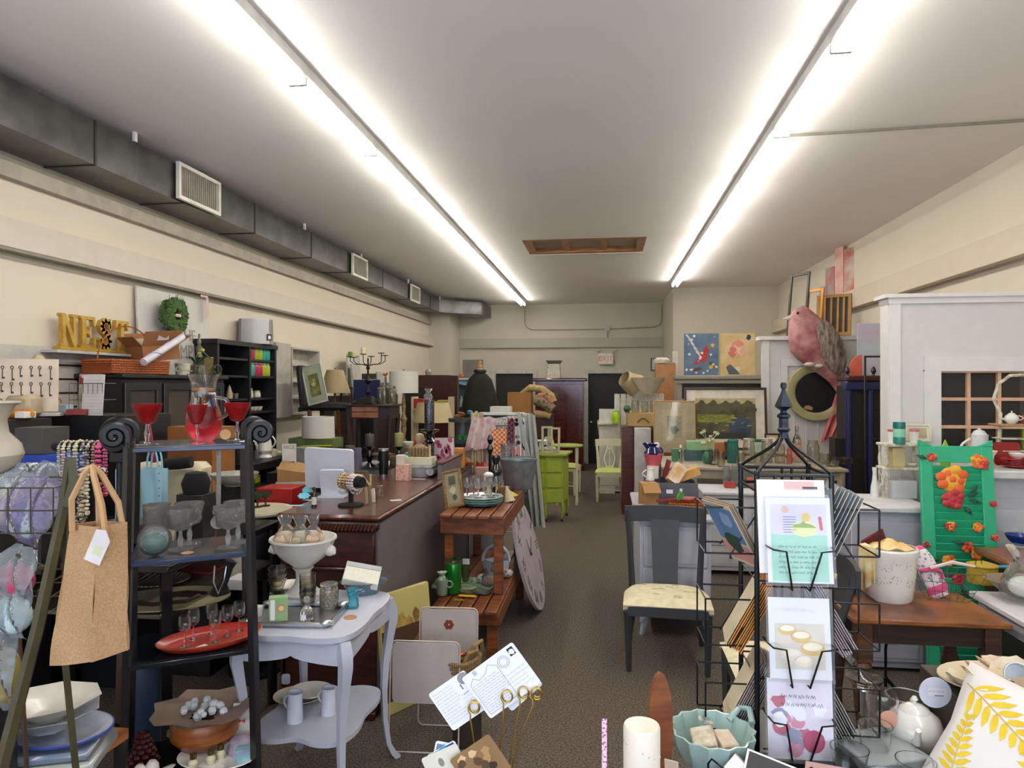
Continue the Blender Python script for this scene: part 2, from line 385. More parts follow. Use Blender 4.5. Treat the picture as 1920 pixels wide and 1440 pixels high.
def onY(px,py,y=YB-.02):p=WY(px,py,y);return p
b=MB(m('#a39b8c',.6));pts=[onY(*q)for q in((984,575),(984,606),(988,614),(998,618),(1060,618),(1139,617),(1225,613),(1237,609),(1241,600),(1241,572))]
b.tube(pts,.012);b.tube([onY(1139,617),onY(1139,634)],.012);c0=onY(1139,616);t=T('wall_conduit','painted electrical conduit looping across the back wall','conduit',(0,0,0));part('pipe',b,t)
part('junction_box',MB(m('#b9bcc0',.5)).box(tuple(c0),(.13,.06,.12),.01),t,'pale blue-grey junction box')
b=MB(m('#8f897c',.6));p0=G(1472,255,CH-.015);p1=G(1925,226,CH-.015);p1=p0+(p1-p0)*((3.25-p0.x)/(p1.x-p0.x));b.tube([p0,p1],.011);S('ceiling_conduit','thin grey conduit across the ceiling right of the light row','conduit',b)
c0=WY(1136,673,YB-.05);t=T('exit_sign','white EXIT sign with red letters and two lamp heads over the right doorway','exit sign',c0)
part('sign_box',MB(m('#e6dfd2',.5)).box((0,0,0),(.34,.08,.26),.012),t)
part('lettering',MB(m('#e0806c',.5)).text('EXIT',.16,TR(0,-.043,0),.002),t,'red letters')
for s_ in(-1,1):
 b=MB(m('#d8d2c4',.5));b.tube([(s_*.1,0,.12),(s_*.16,0,.18)],.02);b.lathe([(0,0),(.05,.01),(.065,.05),(.06,.055),(0,.05)],14,(s_*.18,-.03,.17));part('lamp_head',b,t)
b=MB(m('#c8bda9',.6)).box((0,0,0),(.022,.02,.03),.004);S('bracket','small bracket on the back wall right of the pier','bracket',b,WY(858,679,YB-.01))
# BUILDERS
blk=m('#121214',.45);blkm=m('#0e0f12',.35,.3);whi=m('#e4e2dc',.4);crm=m('#d9cfb4',.5);porc=m('#e6e3da',.18,coat=.4,var=.03)
paper=m('#e8e6e6',.7,var=.03);steel=m('#b9bcc0',.28,1);brass=m('#b8963f',.3,1);clear=cutglass('#fbfdfd',.05,30);crystal=cutglass('#fafcff',.7,75)
redg=cutglass('#dc2233',.3,50);mahog=wood('#2c0f0a','#4d1d12',.22,coat=.5);cedar=wood('#5c2812','#8a431d',.5);darkw=wood('#1d130f','#33211a',.4)
oak=wood('#8f6236','#b98a55',.5);kraft=m('#a9804f',.8,var=.07);wicker=m('#8f4218',.6,col2='#b8642a',kind='wave',scale=26,bump=.6);velvet=m('#0b0b0d',.95)
def rr(w_,h,r_=.01,n=4,x=0,z=0):
 o=[]
 for cx,cz,a0 in((w_/2-r_,-h/2+r_,-90),(w_/2-r_,h/2-r_,0),(-w_/2+r_,h/2-r_,90),(-w_/2+r_,-h/2+r_,180)):
  for i in range(n+1):a=R(a0+90*i/n);o.append((x+cx+r_*math.cos(a),z+cz+r_*math.sin(a)))
 return o
def flat(b,pts,y):n=len(pts);return b.add([(x,y,z)for x,z in pts],[tuple(range(n))])
def rect(b,x,z,w_,h,y,ang=0):
 c,s_=math.cos(R(ang)),math.sin(R(ang));return flat(b,[(x+c*a-s_*e,z+s_*a+c*e)for a,e in((-w_/2,-h/2),(w_/2,-h/2),(w_/2,h/2),(-w_/2,h/2))],y)
def disc(b,x,z,r_,y,n=12,sx=1,sz=1,a0=0):return flat(b,[(x+r_*sx*math.cos(a0+2*PI*i/n),z+r_*sz*math.sin(a0+2*PI*i/n))for i in range(n)],y)
def blob(b,x,z,r_,y,rnd,n=11):return flat(b,[(x+r_*(.65+.5*rnd.random())*math.cos(2*PI*i/n),z+r_*(.65+.5*rnd.random())*math.sin(2*PI*i/n))for i in range(n)],y)
def leaf(b,x,z,L_,wd_,ang,y):
 c,s_=math.cos(R(ang)),math.sin(R(ang));p=[(0,0),(.3,-.5),(.7,-.42),(1,0),(.7,.42),(.3,.5)]
 return flat(b,[(x+c*a*L_-s_*e*wd_,z+s_*a*L_+c*e*wd_)for a,e in p],y)
def shell(prof,t=.003):
 out=[(0,0)]+[(r_,z)for r_,z in prof];inn=[(max(r_-t,.0005),max(z,t))for r_,z in prof[::-1]]
 inn[0]=(prof[-1][0]-t,prof[-1][1]);return out+inn+[(0,max(t,prof[0][1]+t))]
def lth(name,label,cat,loc,prof,mat,n=20,group=None,wob=None,sx=1,sy=1,rz=0,rot=None):
 return S(name,label,cat,MB(mat).lathe(prof,n,wob=wob,sx=sx,sy=sy),loc,rz,group,rot)
def boxt(name,label,cat,loc,sz,mat,rz=0,group=None,bev=.002,rot=None):
 return S(name,label,cat,MB(mat).box((0,0,sz[2]/2),sz,bev),loc,rz,group,rot)
def candle(loc,r_,h,mat,label,group=None,name='candle'):
 t=T(name,label,'candle',loc,group=group)
 part('wax',MB(mat).lathe([(0,0),(r_*.97,0),(r_,h*.02),(r_,h*.97),(r_*.94,h),(r_*.5,h*.985),(0,h*.985)],24),t)
 part('wick',MB(m('#e6e0cc',.8)).tube([(0,0,h*.98),(.001,0,h+r_*.2),(.003,0,h+r_*.35)],max(.0012,r_*.04)),t);return t
def goblet(loc,h,r_,mat,label,group=None,stem=.5,foot=.75,name='goblet',liquid=None,bowl=None,cat='glass',parts=True):
 hs=h*stem;p=bowl or[(.10,0),(.55,.10),(.85,.35),(.97,.7),(1,1)]
 pr=[(r_*a,hs+(h-hs)*z)for a,z in p]
 if not parts:
  b=MB(mat).lathe([(0,0),(r_*foot,.001),(r_*foot,.004),(r_*.12,h*.06),(r_*.09,hs)]+pr,14);return S(name,label,cat,b,loc,0,group)
 t=T(name,label,cat,loc,group=group)
 part('foot',MB(clear if liquid else mat).lathe([(0,0),(r_*foot,.001),(r_*foot,.004),(r_*.2,h*.04),(r_*.12,h*.08)],20),t)
 part('stem',MB(clear if liquid else mat).lathe([(r_*.12,h*.07),(r_*.16,hs*.4),(r_*.20,hs*.55),(r_*.11,hs*.8),(r_*.12,hs)],10),t)
 part('bowl',MB(mat).lathe(pr+[(a-.0015,z)for a,z in pr[::-1]],22),t);return t
def jar(loc,r_,h,mat,label,cat='jar',lid=None,fill=None,fh=.7,group=None,neck=.8,name='jar',n=18):
 t=T(name,label,cat,loc,group=group)
 pr=[(r_*.92,0),(r_,h*.06),(r_,h*.68),(r_*.93,h*.78),(r_*neck,h*.84),(r_*neck,h*(.9 if lid else 1))]
 part('body',MB(mat).lathe(shell(pr,min(.003,r_*.08)),n),t)
 if fill:part('contents',MB(fill).lathe([(0,.004),(r_*.88,.004),(r_*.88,h*fh),(0,h*fh)],n),t)
 if lid:part('lid',MB(lid).lathe([(0,h*.88),(r_*neck*1.08,h*.88),(r_*neck*1.1,h*.98),(r_*neck*.9,h),(0,h)],n),t)
 return t
def bottle(loc,r_,h,mat,label,cat='bottle',cap=None,group=None,lab=None,name='bottle'):
 t=T(name,label,cat,loc,group=group)
 part('body',MB(mat).lathe([(0,0),(r_,0),(r_,h*.58),(r_*.8,h*.68),(r_*.36,h*.76),(r_*.34,h*.9),(0,h*.9)],14),t)
 if cap:part('cap',MB(cap).lathe([(0,h*.84),(r_*.42,h*.84),(r_*.4,h),(0,h)],12),t)
 if lab:part('paper_label',MB(lab).lathe([(r_*1.01,h*.12),(r_*1.015,h*.5)],14),t)
 return t
def handle(b,r_,z0,z1,out,th=.006,side=1,n=10):
 return b.tube([(side*(r_+out*math.sin(PI*i/n)),0,z0+(z1-z0)*(i/n))for i in range(n+1)],th,8)
def pitcher(loc,r_,h,mat,label,cat='pitcher',rz=0,group=None,name='pitcher',prof=None,side=-1,spout=.35):
 t=T(name,label,cat,loc,rz,group)
 p=prof or[(.7,0),(.95,.06),(1,.3),(.85,.6),(.72,.78),(.8,.95),(.84,1)]
 def wob(a,z):return 1+spout*max(0,math.cos(a)*(1 if side<0 else-1))**6*max(0,z/h-.75)*3
 part('body',MB(mat).lathe(shell([(r_*a,h*z)for a,z in p],.004),24,wob=wob),t)
 part('handle',handle(MB(mat),r_*.85,h*.28,h*.88,r_*.95,max(.003,r_*.13),side),t);return t
def teapot(loc,r_,label,mat,rz=0,cat='teapot',name='teapot',group=None):
 t=T(name,label,cat,loc,rz,group)
 part('body',MB(mat).lathe([(0,0),(r_*.55,0),(r_*.6,r_*.08),(r_*.95,r_*.5),(r_,r_*.85),(r_*.85,r_*1.25),(r_*.5,r_*1.5),(0,r_*1.5)],28),t)
 part('lid',MB(mat).lathe([(r_*.55,r_*1.46),(r_*.5,r_*1.56),(r_*.25,r_*1.7),(r_*.07,r_*1.74),(r_*.06,r_*1.8),(r_*.13,r_*1.9),(r_*.08,r_*2.0),(0,r_*2.02)],20),t)
 part('spout',MB(mat).tube([(r_*.8,0,r_*.6),(r_*1.25,0,r_*.8),(r_*1.4,0,r_*1.15),(r_*1.6,0,r_*1.4)],[r_*.2,r_*.15,r_*.1,r_*.09],10),t)
 part('handle',handle(MB(mat),r_*.85,r_*.5,r_*1.3,r_*.65,r_*.08,-1),t);return t
def bowl(loc,r_,h,mat,label,cat='bowl',group=None,name='bowl',wob=None,foot=.4,sx=1,sy=1,rz=0,n=24):
 return S(name,label,cat,MB(mat).lathe(shell([(r_*foot,0),(r_*foot,h*.06),(r_*.75,h*.35),(r_*.93,h*.7),(r_,h)],.004),n,wob=wob,sx=sx,sy=sy),loc,rz,group)
def plate(loc,r_,mat,label,cat='plate',group=None,name='plate',wob=None,h=.022,rot=None,sx=1,n=28,rim=None):
 b=MB(mat).lathe([(0,0),(r_*.6,0),(r_*.68,h*.3),(r_,h),(r_*.99,h+.003),(r_*.66,h*.3+.004),(r_*.6,.004),(0,.004)],n,wob=wob,sx=sx)
 if rim:b.use(rim).lathe([(r_*1.003,h*.8),(r_*1.006,h+.002),(r_*.975,h+.004)],n,wob=wob,sx=sx)
 return S(name,label,cat,b,loc,0,group,rot)
def frame(loc,w_,h,fm,label,pic=None,matc=None,fw=.03,tilt=0,rz=0,cat='picture',name='framed_picture',inner=None,group=None,depth=.02,mw=None,rot=None,glz=False):
 t=T(name,label,cat,loc,rz,group,rot or(R(-tilt),0,R(rz)))
 b=MB(fm)
 for s_ in(-1,1):b.box((s_*(w_/2-fw/2),0,h/2),(fw,depth,h),.003);b.box((0,0,h/2+s_*(h/2-fw/2)),(w_-2*fw,depth,fw),.003)
 part('frame',b,t);iw,ih=w_-2*fw,h-2*fw
 if matc:
  part('mat_board',MB(matc).box((0,depth*.1,h/2),(iw,.004,ih)),t)
  k=mw if mw is not None else min(iw,ih)*.18;iw-=2*k;ih-=2*k
 if inner or pic:
  b=MB(inner or paper);b.box((0,-depth*.12,h/2),(iw,.004,ih));b.at(TR(0,-depth*.12-.0035,h/2))
  if pic:pic(b,iw,ih)
  part('picture',b,t)
 if glz:part('glazing',MB(glass('#f4f4f4',.02,.02)).box((0,-depth*.3,h/2),(w_-2*fw,.002,h-2*fw)),t)
 return t
def canvas(loc,w_,h,mat,label,pic=None,tilt=0,rz=0,th=.03,cat='painting',name='canvas',edge=None,group=None):
 b=MB(edge or mat);b.box((0,0,h/2),(w_,th,h),.003);b.use(mat);rect(b,0,h/2,w_*.985,h*.985,-th/2-.001)
 b.at(TR(0,-th/2-.002,h/2))
 if pic:pic(b,w_,h)
 return S(name,label,cat,b,loc,rz,group,(R(-tilt),0,R(rz)))
def basket(loc,w_,d_,h,mat,label,rz=0,hd=True,cat='basket',name='wicker_basket',flare=1.12,group=None):
 t=T(name,label,cat,loc,rz,group);b=MB(mat);n=6
 for k in range(n):
  f0=1+(flare-1)*k/n;z=h*(k+.5)/n;a,e=w_/2*f0,d_/2*f0
  b.tube([(-a,-e,z),(0,-e*1.03,z),(a,-e,z),(a,e,z),(0,e*1.03,z),(-a,e,z)],h/n*.56,6,True)
 b.box((0,0,.006),(w_,d_,.012));part('woven_body',b,t)
 if hd:
  q=[(-w_/2*flare*.98*math.cos(PI*i/12),0,h*.8+(hd if hd is not True else h*1.3)*math.sin(PI*i/12))for i in range(13)]
  part('handle',MB(mat).tube(q,max(.005,h*.05),8),t)
 return t
def shade(mat,r0,r1,h,z=0,n=24,wob=None):return MB(mat).lathe([(r0,z),(r1,z+h),(r1-.004,z+h),(r0-.004,z)],n,wob=wob)
def lamp(loc,label,h,r0,r1,sh,sm,bm,prof=None,cat='lamp',wob=None,br=.06,group=None):
 t=T('table_lamp',label,cat,loc,group=group);bh=h-sh
 p=prof or[(0,0),(1,0),(1,.06),(.35,.12),(.3,.3),(.6,.45),(.5,.6),(.2,.75),(.18,1),(0,1)]
 part('base',MB(bm).lathe([(a*br,z*bh)for a,z in p],18),t)
 part('lamp_shade',shade(sm,r0,r1,sh,bh,wob=wob),t)
 part('finial',MB(bm).tube([(0,0,bh),(0,0,h+.01)],.003).ball((0,0,h+.018),.009),t);return t
def table(loc,w_,d_,h,mat,label,rz=0,lw=.045,top=.03,apron=.09,over=.03,leg='square',cat='table',name='table',topm=None,group=None,legm=None,shelf=None,taper=.6):
 t=T(name,label,cat,loc,rz,group)
 part('tabletop',MB(topm or mat).box((0,0,h-top/2),(w_,d_,top),.006),t)
 a,e=w_/2-over-lw/2,d_/2-over-lw/2
 if apron:
  b=MB(mat)
  for s_ in(-1,1):b.box((0,s_*e,h-top-apron/2),(2*a,lw*.5,apron));b.box((s_*a,0,h-top-apron/2),(lw*.5,2*e,apron))
  part('apron',b,t)
 for i in(-1,1):
  for j in(-1,1):
   b=MB(legm or mat);H=h-top
   if leg=='turned':
    b.lathe([(0,0),(lw*.35,0),(lw*.3,H*.05),(lw*.45,H*.12),(lw*.38,H*.3),(lw*.62,H*.55),(lw*.4,H*.66),(lw*.6,H*.7),(lw*.4,H*.73)],14,(i*a,j*e,0));b.box((i*a,j*e,H*.865),(lw,lw,H*.27),.004)
   else:b.tube([(i*a,j*e,0),(i*a,j*e,H)],[lw*.7*taper,lw*.7],4)
   part('leg',b,t)
 if shelf:part('shelf',MB(mat).box((0,0,shelf),(2*a+lw,2*e+lw,.02),.004),t)
 return t
def bag(loc,w_,h,mat,label,d_=.08,rz=0,hmat=None,cat='bag',name='gift_bag',pic=None,hang=.1,rot=None,group=None,sag=.0):
 t=T(name,label,cat,loc,rz,group,rot);b=MB(mat)
 def side(y0,s_):
  return lambda u,v:((u-.5)*w_*(1-.04*v),y0*(1-.35*v)+s_*.006*math.sin(u*9+v*5),v*h)
 b.sheet(side(-d_/2,1),8,8,.002);b.sheet(side(d_/2,1),8,8,.002)
 for s_ in(-1,1):b.add([(s_*w_/2,-d_/2,0),(s_*w_/2,d_/2,0),(s_*w_/2*.96,d_/2*.65,h),(s_*w_/2*.96,-d_/2*.65,h)],[(0,1,2,3)])
 b.add([(-w_/2,-d_/2,0),(w_/2,-d_/2,0),(w_/2,d_/2,0),(-w_/2,d_/2,0)],[(0,1,2,3)])
 if pic:b.at(TR(0,-d_/2-.008,h/2));pic(b,w_,h);b.at()
 part('body',b,t)
 if hang:
  for s_ in(-1,1):
   q=[(w_*.26*math.cos(PI*i/10),s_*d_*.3,h*.97+hang*math.sin(PI*i/10))for i in range(11)]
   part('handle',MB(hmat or mat).tube(q,w_*.022+.002,6),t)
 return t
def drawers(t,w_,y,z0,hs,mat,knob=None,gap=.012,th=.018,cols=1,kz=1,cup=False):
 z=z0;cw=w_/cols
 for h in hs:
  for c in range(cols):
   x=-w_/2+cw*(c+.5);b=MB(mat).box((x,y-th/2,z+h/2),(cw-gap,th,h-gap),.004);b.box((x,y-th-.002,z+h/2),(cw-gap-.06,.004,h-gap-.05),.001)
   d_=part('drawer',b,t)
   if knob:
    k=MB(knob)
    if cup:k.lathe([(0,0),(.045,0),(.04,.012),(0,.016)],16,sy=.55);k.v=[(x+p[0],y-th-p[2],z+h/2+p[1])for p in k.v]
    else:k.ball((x,y-th-.016,z+h/2),.014)
    part('knob',k,d_)
  z+=h
def cards(loc,w_,h,n,mat,label,rot,dep_=.02,pic=None,cat='greeting card',name='greeting_card',front=None,group=None):
 t=T(name,label,cat,loc,rot=rot,group=group)
 b=MB(front or paper).box((0,0,h/2),(w_,.0012,h));b.at(TR(0,-.0012,h/2))
 if pic:pic(b,w_,h)
 part('card',b,t)
 if n>1:
  for i in range(1,n):part('card',MB(mat).box((.0015*(i%3-1),dep_*i/n,h/2+.001*(i%2)),(w_,.0015,h)),t)
 return t
# RIGHT FOREGROUND: display table with card rack
rnd=random.Random(5);TZ=.88
tl=T('display_table','low dark display table in the right foreground under the card rack, mostly hidden','table',(0,0,0))
pa=G(1196,1440,TZ)
part('tabletop',MB(m('#4a4038',.5)).box((1.36,1.33,TZ-.02),(2.0,1.08,.04),.006),tl)
for x in(.42,2.3):
 for y in(.85,1.7):part('leg',MB(m('#4a4038',.5)).box((x,y,(TZ-.04)/2),(.06,.06,TZ-.04)),tl)
rc=G(1470,1372,TZ+.03);D0=dep(rc)
rk=T('card_rack','black wire spinner rack with a pointed finial holding greeting cards in the right foreground','card rack',(rc.x,rc.y,TZ),7.6-6)
b=MB(blkm);b.box((0,0,.012),(.27,.27,.024),.004);part('base',b,rk)
S2=.088
for i in(-1,1):
 for j in(-1,1):part('post',MB(blkm).tube([(i*S2,j*S2,.02),(i*S2,j*S2,.71)],.0065,8),rk)
b=MB(blkm)
for z in(.70,.66):b.tube([(-S2,-S2,z),(S2,-S2,z),(S2,S2,z),(-S2,S2,z)],.0045,6,True)
for x in(-.045,.02,.045):b.tube([(x,S2,.02),(x,S2,.7)],.004,6);b.tube([(x,-S2,.02),(x,-S2,.7)],.0045,6)
for z in(.2,.44):b.tube([(-S2,-S2,z),(S2,-S2,z),(S2,S2,z),(-S2,S2,z)],.0025,6,True)
part('wire_frame',b,rk)
for i in range(4):
 a=PI/4+i*PI/2;c,s_=math.cos(a),math.sin(a);q=[]
 for k in range(9):
  u=k/8;r_=S2*1.414*(1-u)**1.7+.006;q.append((c*r_,s_*r_,.70+.095*(u**.8)))
 part('support_arm',MB(blkm).tube(q,.0045,6),rk)
fin=[(0,.785),(.013,.785),(.011,.80),(.015,.803),(.0165,.808),(.0125,.813),(.012,.835),(.017,.84),(.0165,.845),(.009,.85),(.008,.856),(.023,.866),(.021,.872),(.008,.9),(.0045,.912),(.008,.914),(.0085,.922),(.006,.928),(0,.929)]
part('finial',MB(m('#1f2734',.35,.5)).lathe(fin,6),rk)
def pocket(T_,w_=.15,drop=.0,out=.075,h=.10):
 b=MB(blkm).at(T_);x=w_/2
 b.tube([(-x,0,h),(-x,-out*.5,h),(-x+.006,-out,h)],.0022,6);b.tube([(x,0,h),(x,-out*.5,h),(x-.006,-out,h)],.0022,6)
 b.tube([(-x+.006,-out,h),(-x+.035,-out,h-.004),(-x+.055,-out*.7,0),(-x+.055,0,0)],.0024,6);b.tube([(x-.006,-out,h),(x-.035,-out,h-.004),(x-.055,-out*.7,0),(x-.055,0,0)],.0024,6)
 b.tube([(-x,0,0),(x,0,0)],.0022,6);return b
def pocket2(T_,w_=.13,out=.12,h=.115):
 b=MB(blkm).at(T_);x=w_/2
 for z in(0,h):b.tube([(-x,0,z),(-x,-out,z),(x,-out,z),(x,0,z)],.0024,6)
 for xx in(-x,x):b.tube([(xx,-out,0),(xx,-out,h)],.0024,6);b.tube([(xx,-out*.5,-.006),(xx,0,h*.8)],.002,6)
 return b
for z in(.435,.205,-.0):part('card_pocket',pocket(TR(0,-S2-.004,max(z,.03))),rk)
for z in(.50,.27,.06):
 part('card_pocket',pocket2(TR(-S2,0,z)@RZ(-90)),rk);part('card_pocket',pocket2(TR(S2,0,z)@RZ(90)),rk)
base=Matrix.Translation((rc.x,rc.y,TZ))@RZ(1.6)
def inrack(x,y,z):return tuple(base@Vector((x,y,z)))
def Eu(M):return M.to_euler()
clear2=glass('#ffffff',.05,.03)
def pic_bath(b,w_,h):
 b.use(m('#9fd6c0',.7));rect(b,0,-h*.21,w_*.86,h*.54,-.0002)
 b.use(m('#dcd3e6',.7));rect(b,0,h*.24,w_*.86,h*.36,-.0002)
 b.use(m('#e7e3a6',.7));disc(b,w_*.08,h*.13,w_*.2,-.0006,18,1,.62);b.use(m('#8fae3c',.7));flat(b,[(w_*(.08-.2),h*.145),(w_*(.08+.2),h*.145),(w_*.2,h*.185),(w_*.1,h*.2),(w_*.08,h*.235),(w_*.03,h*.195),(-w_*.05,h*.185)],-.001)
 b.use(m('#e3c94f',.7));disc(b,w_*.12,h*.27,w_*.07,-.0006,10)
 b.use(m('#6a6f96',.7))
 for k in range(7):rect(b,-w_*.14,h*(.27-.03*k),w_*.2,h*.008,-.0006)
 b.use(m('#e2b9a0',.7));disc(b,-w_*.2,h*.36,w_*.06,-.0006,10);b.use(m('#c34b52',.7));rect(b,w_*.34,h*.2,w_*.05,h*.16,-.0006,6)
 b.use(m('#4c6a5c',.8));b.scribble(-w_*.33,-h*.05,w_*.64,h*.36,6,rnd,.0009,-.0008)
def pic_mac(b,w_,h):
 b.use(m('#b9b39b',.7));b.scribble(-w_*.4,h*.40,w_*.8,h*.1,1,rnd,.0005,-.0004)
 b.use(m('#d8cdbb',.6));rect(b,0,-h*.1,w_*.8,h*.56,-.0004)
 for x,z,r_ in((-.2,.1,.15),(.02,.02,.17),(.2,-.12,.2),(-.15,-.2,.17),(.05,-.28,.15)):
  b.use(m('#d9b45a',.5)if z>-.15 else m('#e8d8c0',.5));disc(b,w_*x,h*z,w_*r_,-.0008,16,1,.6);b.use(m('#f0e6cc',.5));disc(b,w_*x,h*(z+.022),w_*r_*.8,-.0011,16,1,.42)
def pic_fox(b,w_,h):
 b.use(m('#e6dce6',.5));rect(b,0,0,w_*.94,h*.94,-.0003)
 for k in range(16):b.use(m(('#c24d6a','#d98aa0','#8c8fa8','#f0eef2')[k%4],.5));blob(b,w_*(rnd.random()-.5)*.74,h*(rnd.random()-.5)*.76,w_*.12,-.0006-k*.00003,rnd)
 b.use(m('#4c3f55',.6));b.scribble(-w_*.3,h*.33,w_*.6,h*.2,2,rnd,.001,-.0016)
 b.use(m('#b83b63',.4));disc(b,w_*.2,-h*.27,w_*.17,-.0015,12,1,1.05)
gc='greeting cards in the wire spinner rack'
for z,w_,h,pc,lab,sl in((.452,.150,.200,pic_bath,'tall greeting card with a mint panel and a green topped bowl drawing, top front pocket',9),(.225,.142,.187,pic_mac,'sleeved greeting card with a photo of yellow macarons in the middle front pocket',7),(.035,.150,.185,pic_fox,'shiny pink and silver patterned greeting card in the lowest front pocket',5)):
 M_=base@TR(0,-S2-.055,z)@RX(-sl);t=cards(M_.translation,w_,h,1,paper,lab,Eu(M_),pic=pc,group=gc)
 part('clear_sleeve',MB(clear2).box((0,-.003,h/2+.008),(w_+.012,.0008,h+.03)),t)
M_=base@TR(-.012,-S2-.04,.47)@RX(-8);t=cards(M_.translation,.158,.222,3,m('#cfc0b4',.5),'taller stack of sleeved prints behind the mint card, pink and white tops showing',Eu(M_),dep_=.012,group=gc,pic=lambda b,w_,h:(b.use(m('#e3b0ac',.6)),rect(b,.02,h*.44,.07,.02,-.0004),b.use(m('#3a403c',.6)),rect(b,.045,h*.415,.035,.006,-.0006)))
def pic_sea(b,w_,h):
 b.use(m('#5d7fa6',.5));rect(b,0,h*.16,w_*.9,h*.56,-.0004);b.use(m('#8aa6c4',.5));blob(b,w_*.1,h*.25,w_*.2,-.0007,rnd);b.use(m('#2f4a3c',.6));blob(b,0,-h*.14,w_*.3,-.0008,rnd);b.use(m('#cf8f86',.6));rect(b,0,-h*.3,w_*.9,h*.28,-.0005)
for(z,n,mt,lab,a,pc,dd)in((.46,5,m('#a69279',.5),'sleeved blue sky and pink sand print leaning out of the rack at its left',30,pic_sea,.02),(.27,9,m('#d99a4e',.6),'stack of orange and yellow edged cards in the middle left pocket of the rack',-28,None,.046),(.07,11,m('#a79a93',.5),'thick stack of sleeved brown edged cards in the lowest left pocket',-26,None,.055)):
 M_=base@TR(-S2-(.006 if a>0 else .062),0,z)@RZ(-90)@RZ(22 if a>0 else-8)@RX(a);t=cards(M_.translation,.125,.185,n,mt,lab,Eu(M_),dep_=dd,pic=pc,group=gc,front=m('#cdbfa0',.6)if a<0 else m('#c9bba8',.6))
for(z,n,mt,lab,a,dd)in((.46,8,m('#cfc7bd',.45,col2='#7d97a8',kind='stripe',scale=30),'thick stack of white sleeved prints leaning out of the right side of the rack',24,.075),(.27,8,m('#cdbcc0',.5),'stack of pale mauve edged cards in the middle right pocket of the rack',-30,.045),(.06,9,m('#b5ada6',.5),'long grey sleeved prints sagging in the lowest right pocket',-28,.055)):
 M_=base@TR(S2+(.01 if a>0 else .066),0,z)@RZ(90)@RZ(-8 if a>0 else 4)@RX(a);t=cards(M_.translation,.13,.20 if a>0 else .21,n,mt,lab,Eu(M_),dep_=dd,group=gc,front=m('#cfc9c2',.5))
c=G(1203,1540,TZ);c=Zd(1203,1.52,TZ)
k=candle(c,.040,.178,m('#efe6d6',.45,var=.03),'wide cream pillar candle with tiny studs at the bottom edge left of the card rack')
rs=random.Random(2)
for q in range(9):a=-PI/2+(q-4)*.33;part('stud',MB(steel).ball((.0395*math.cos(a),.0395*math.sin(a),.06+rs.random()*.09),.0022,6,4),k)
S('wooden_board','brown oval wooden paddle standing behind the cream pillar candle','board',MB(wood('#6d3a20','#8a5230',.4)).prism([(0.03*math.cos(PI*2*i/20)*(1 if i%20<99 else 1),.13+.13*math.sin(PI*2*i/20))for i in range(20)],.012),Zd(1237,1.60,TZ),18)
S('price_tag','small grey printed tag leaning between candle and scalloped bowl','tag',MB(m('#b9a690',.6)).box((0,0,.06),(.03,.003,.12),.002).use(paper).box((0,-.002,.07),(.02,.001,.05)).use(m('#3a3a3a',.6)).box((0,-.003,.07),(.004,.0006,.04)),Zd(1262,1.5,TZ),0,rot=(R(8),0,R(-20)))
sc_=lambda a,z:1+.045*math.cos(14*a)*min(1,z/.05)
bw=T('scalloped_bowl','pale aqua scalloped ceramic bowl holding soaps, left of the rack base','bowl',Zd(1335,1.66,TZ))
aq=m('#9fb8b0',.2,coat=.4,var=.04)
part('body',MB(aq).lathe(shell([(.04,0),(.045,.006),(.075,.03),(.092,.075),(.098,.1)],.005),56,wob=sc_),bw)
part('handle',MB(aq).tube([(.05,.07,.09),(.08,.09,.115),(.1,.07,.12),(.1,.04,.1)],.008,8),bw)
for i,(x,y,z,s_,c1,lab)in enumerate(((-.02,-.01,.075,(.055,.07,.03),'#b7a98f','pale patterned soap bar wrapped in paper on the left of the aqua bowl'),(.03,.0,.07,(.045,.06,.028),'#d9b7a0','pink labelled soap bar on top in the aqua bowl'),(-.01,.035,.10,(.04,.025,.012),'#42656b','dark teal soap piece at the back of the aqua bowl'))):
 o=S('soap_bar',lab,'soap',MB(m(c1,.6,col2='#d8d0bc',scale=60)).box((0,0,0),s_,.004),bw.location+Vector((x,y,z)),group='soaps in the aqua bowl',rot=(R(12),R(-14+20*i),R(20*i)))
t=T('wire_card_holder','small black wire holder with a dark photo card in front of the rack base','card holder',Zd(1420,1.5,TZ),4)
b=MB(blkm);b.tube([(-.105,.0,0),(-.105,-.0,.10),(-.10,-.01,.115),(-.085,0,.10),(-.03,-.03,.07)],.0025);b.tube([(.10,0,0),(.10,0,.09),(.115,0,.10),(.09,-.02,.05)],.0025);b.tube([(-.105,0,.002),(.10,0,.002)],.0025);part('wire',b,t)
p_=Zd(1425,1.47,TZ);t2=cards(p_,.105,.125,3,paper,'dark photo print card with a white border leaning in front of the rack',(R(-35),R(14),R(-12)),pic=lambda b,w_,h:(b.use(m('#33312f',.35)),rect(b,0,0,w_*.92,h*.94,-.0004),b.use(m('#6d6a66',.4)),flat(b,[(-.01,-.06),(.02,-.06),(.006,.035)],-.0006)),group='loose cards on the display table')
t2=cards(Zd(1545,1.46,TZ),.10,.12,2,paper,'dusty pink card with tiny dark spots leaning right of the dark photo card',(R(-48),R(-8),R(-30)),front=m('#b08a86',.6),pic=lambda b,w_,h:[(b.use(m('#2c2626',.6)),disc(b,w_*(rnd.random()-.5)*.85,h*(rnd.random()-.5)*.85,.0018,-.0004,6))for _ in range(14)],group='loose cards on the display table')
t2=cards(Zd(1352,1.52,TZ),.09,.10,6,m('#a59a90',.5),'small bundle of sleeved tags between the aqua bowl and the dark photo card',(R(-30),R(30),R(-40)),dep_=.02,group='loose cards on the display table')
t=T('flat_box','pale grey flat box under the glassware right of the rack','box',Zd(1645,1.70,TZ),20);part('carton',MB(m('#9aa1a2',.6)).box((0,.0,.02),(.17,.16,.04),.003),t)
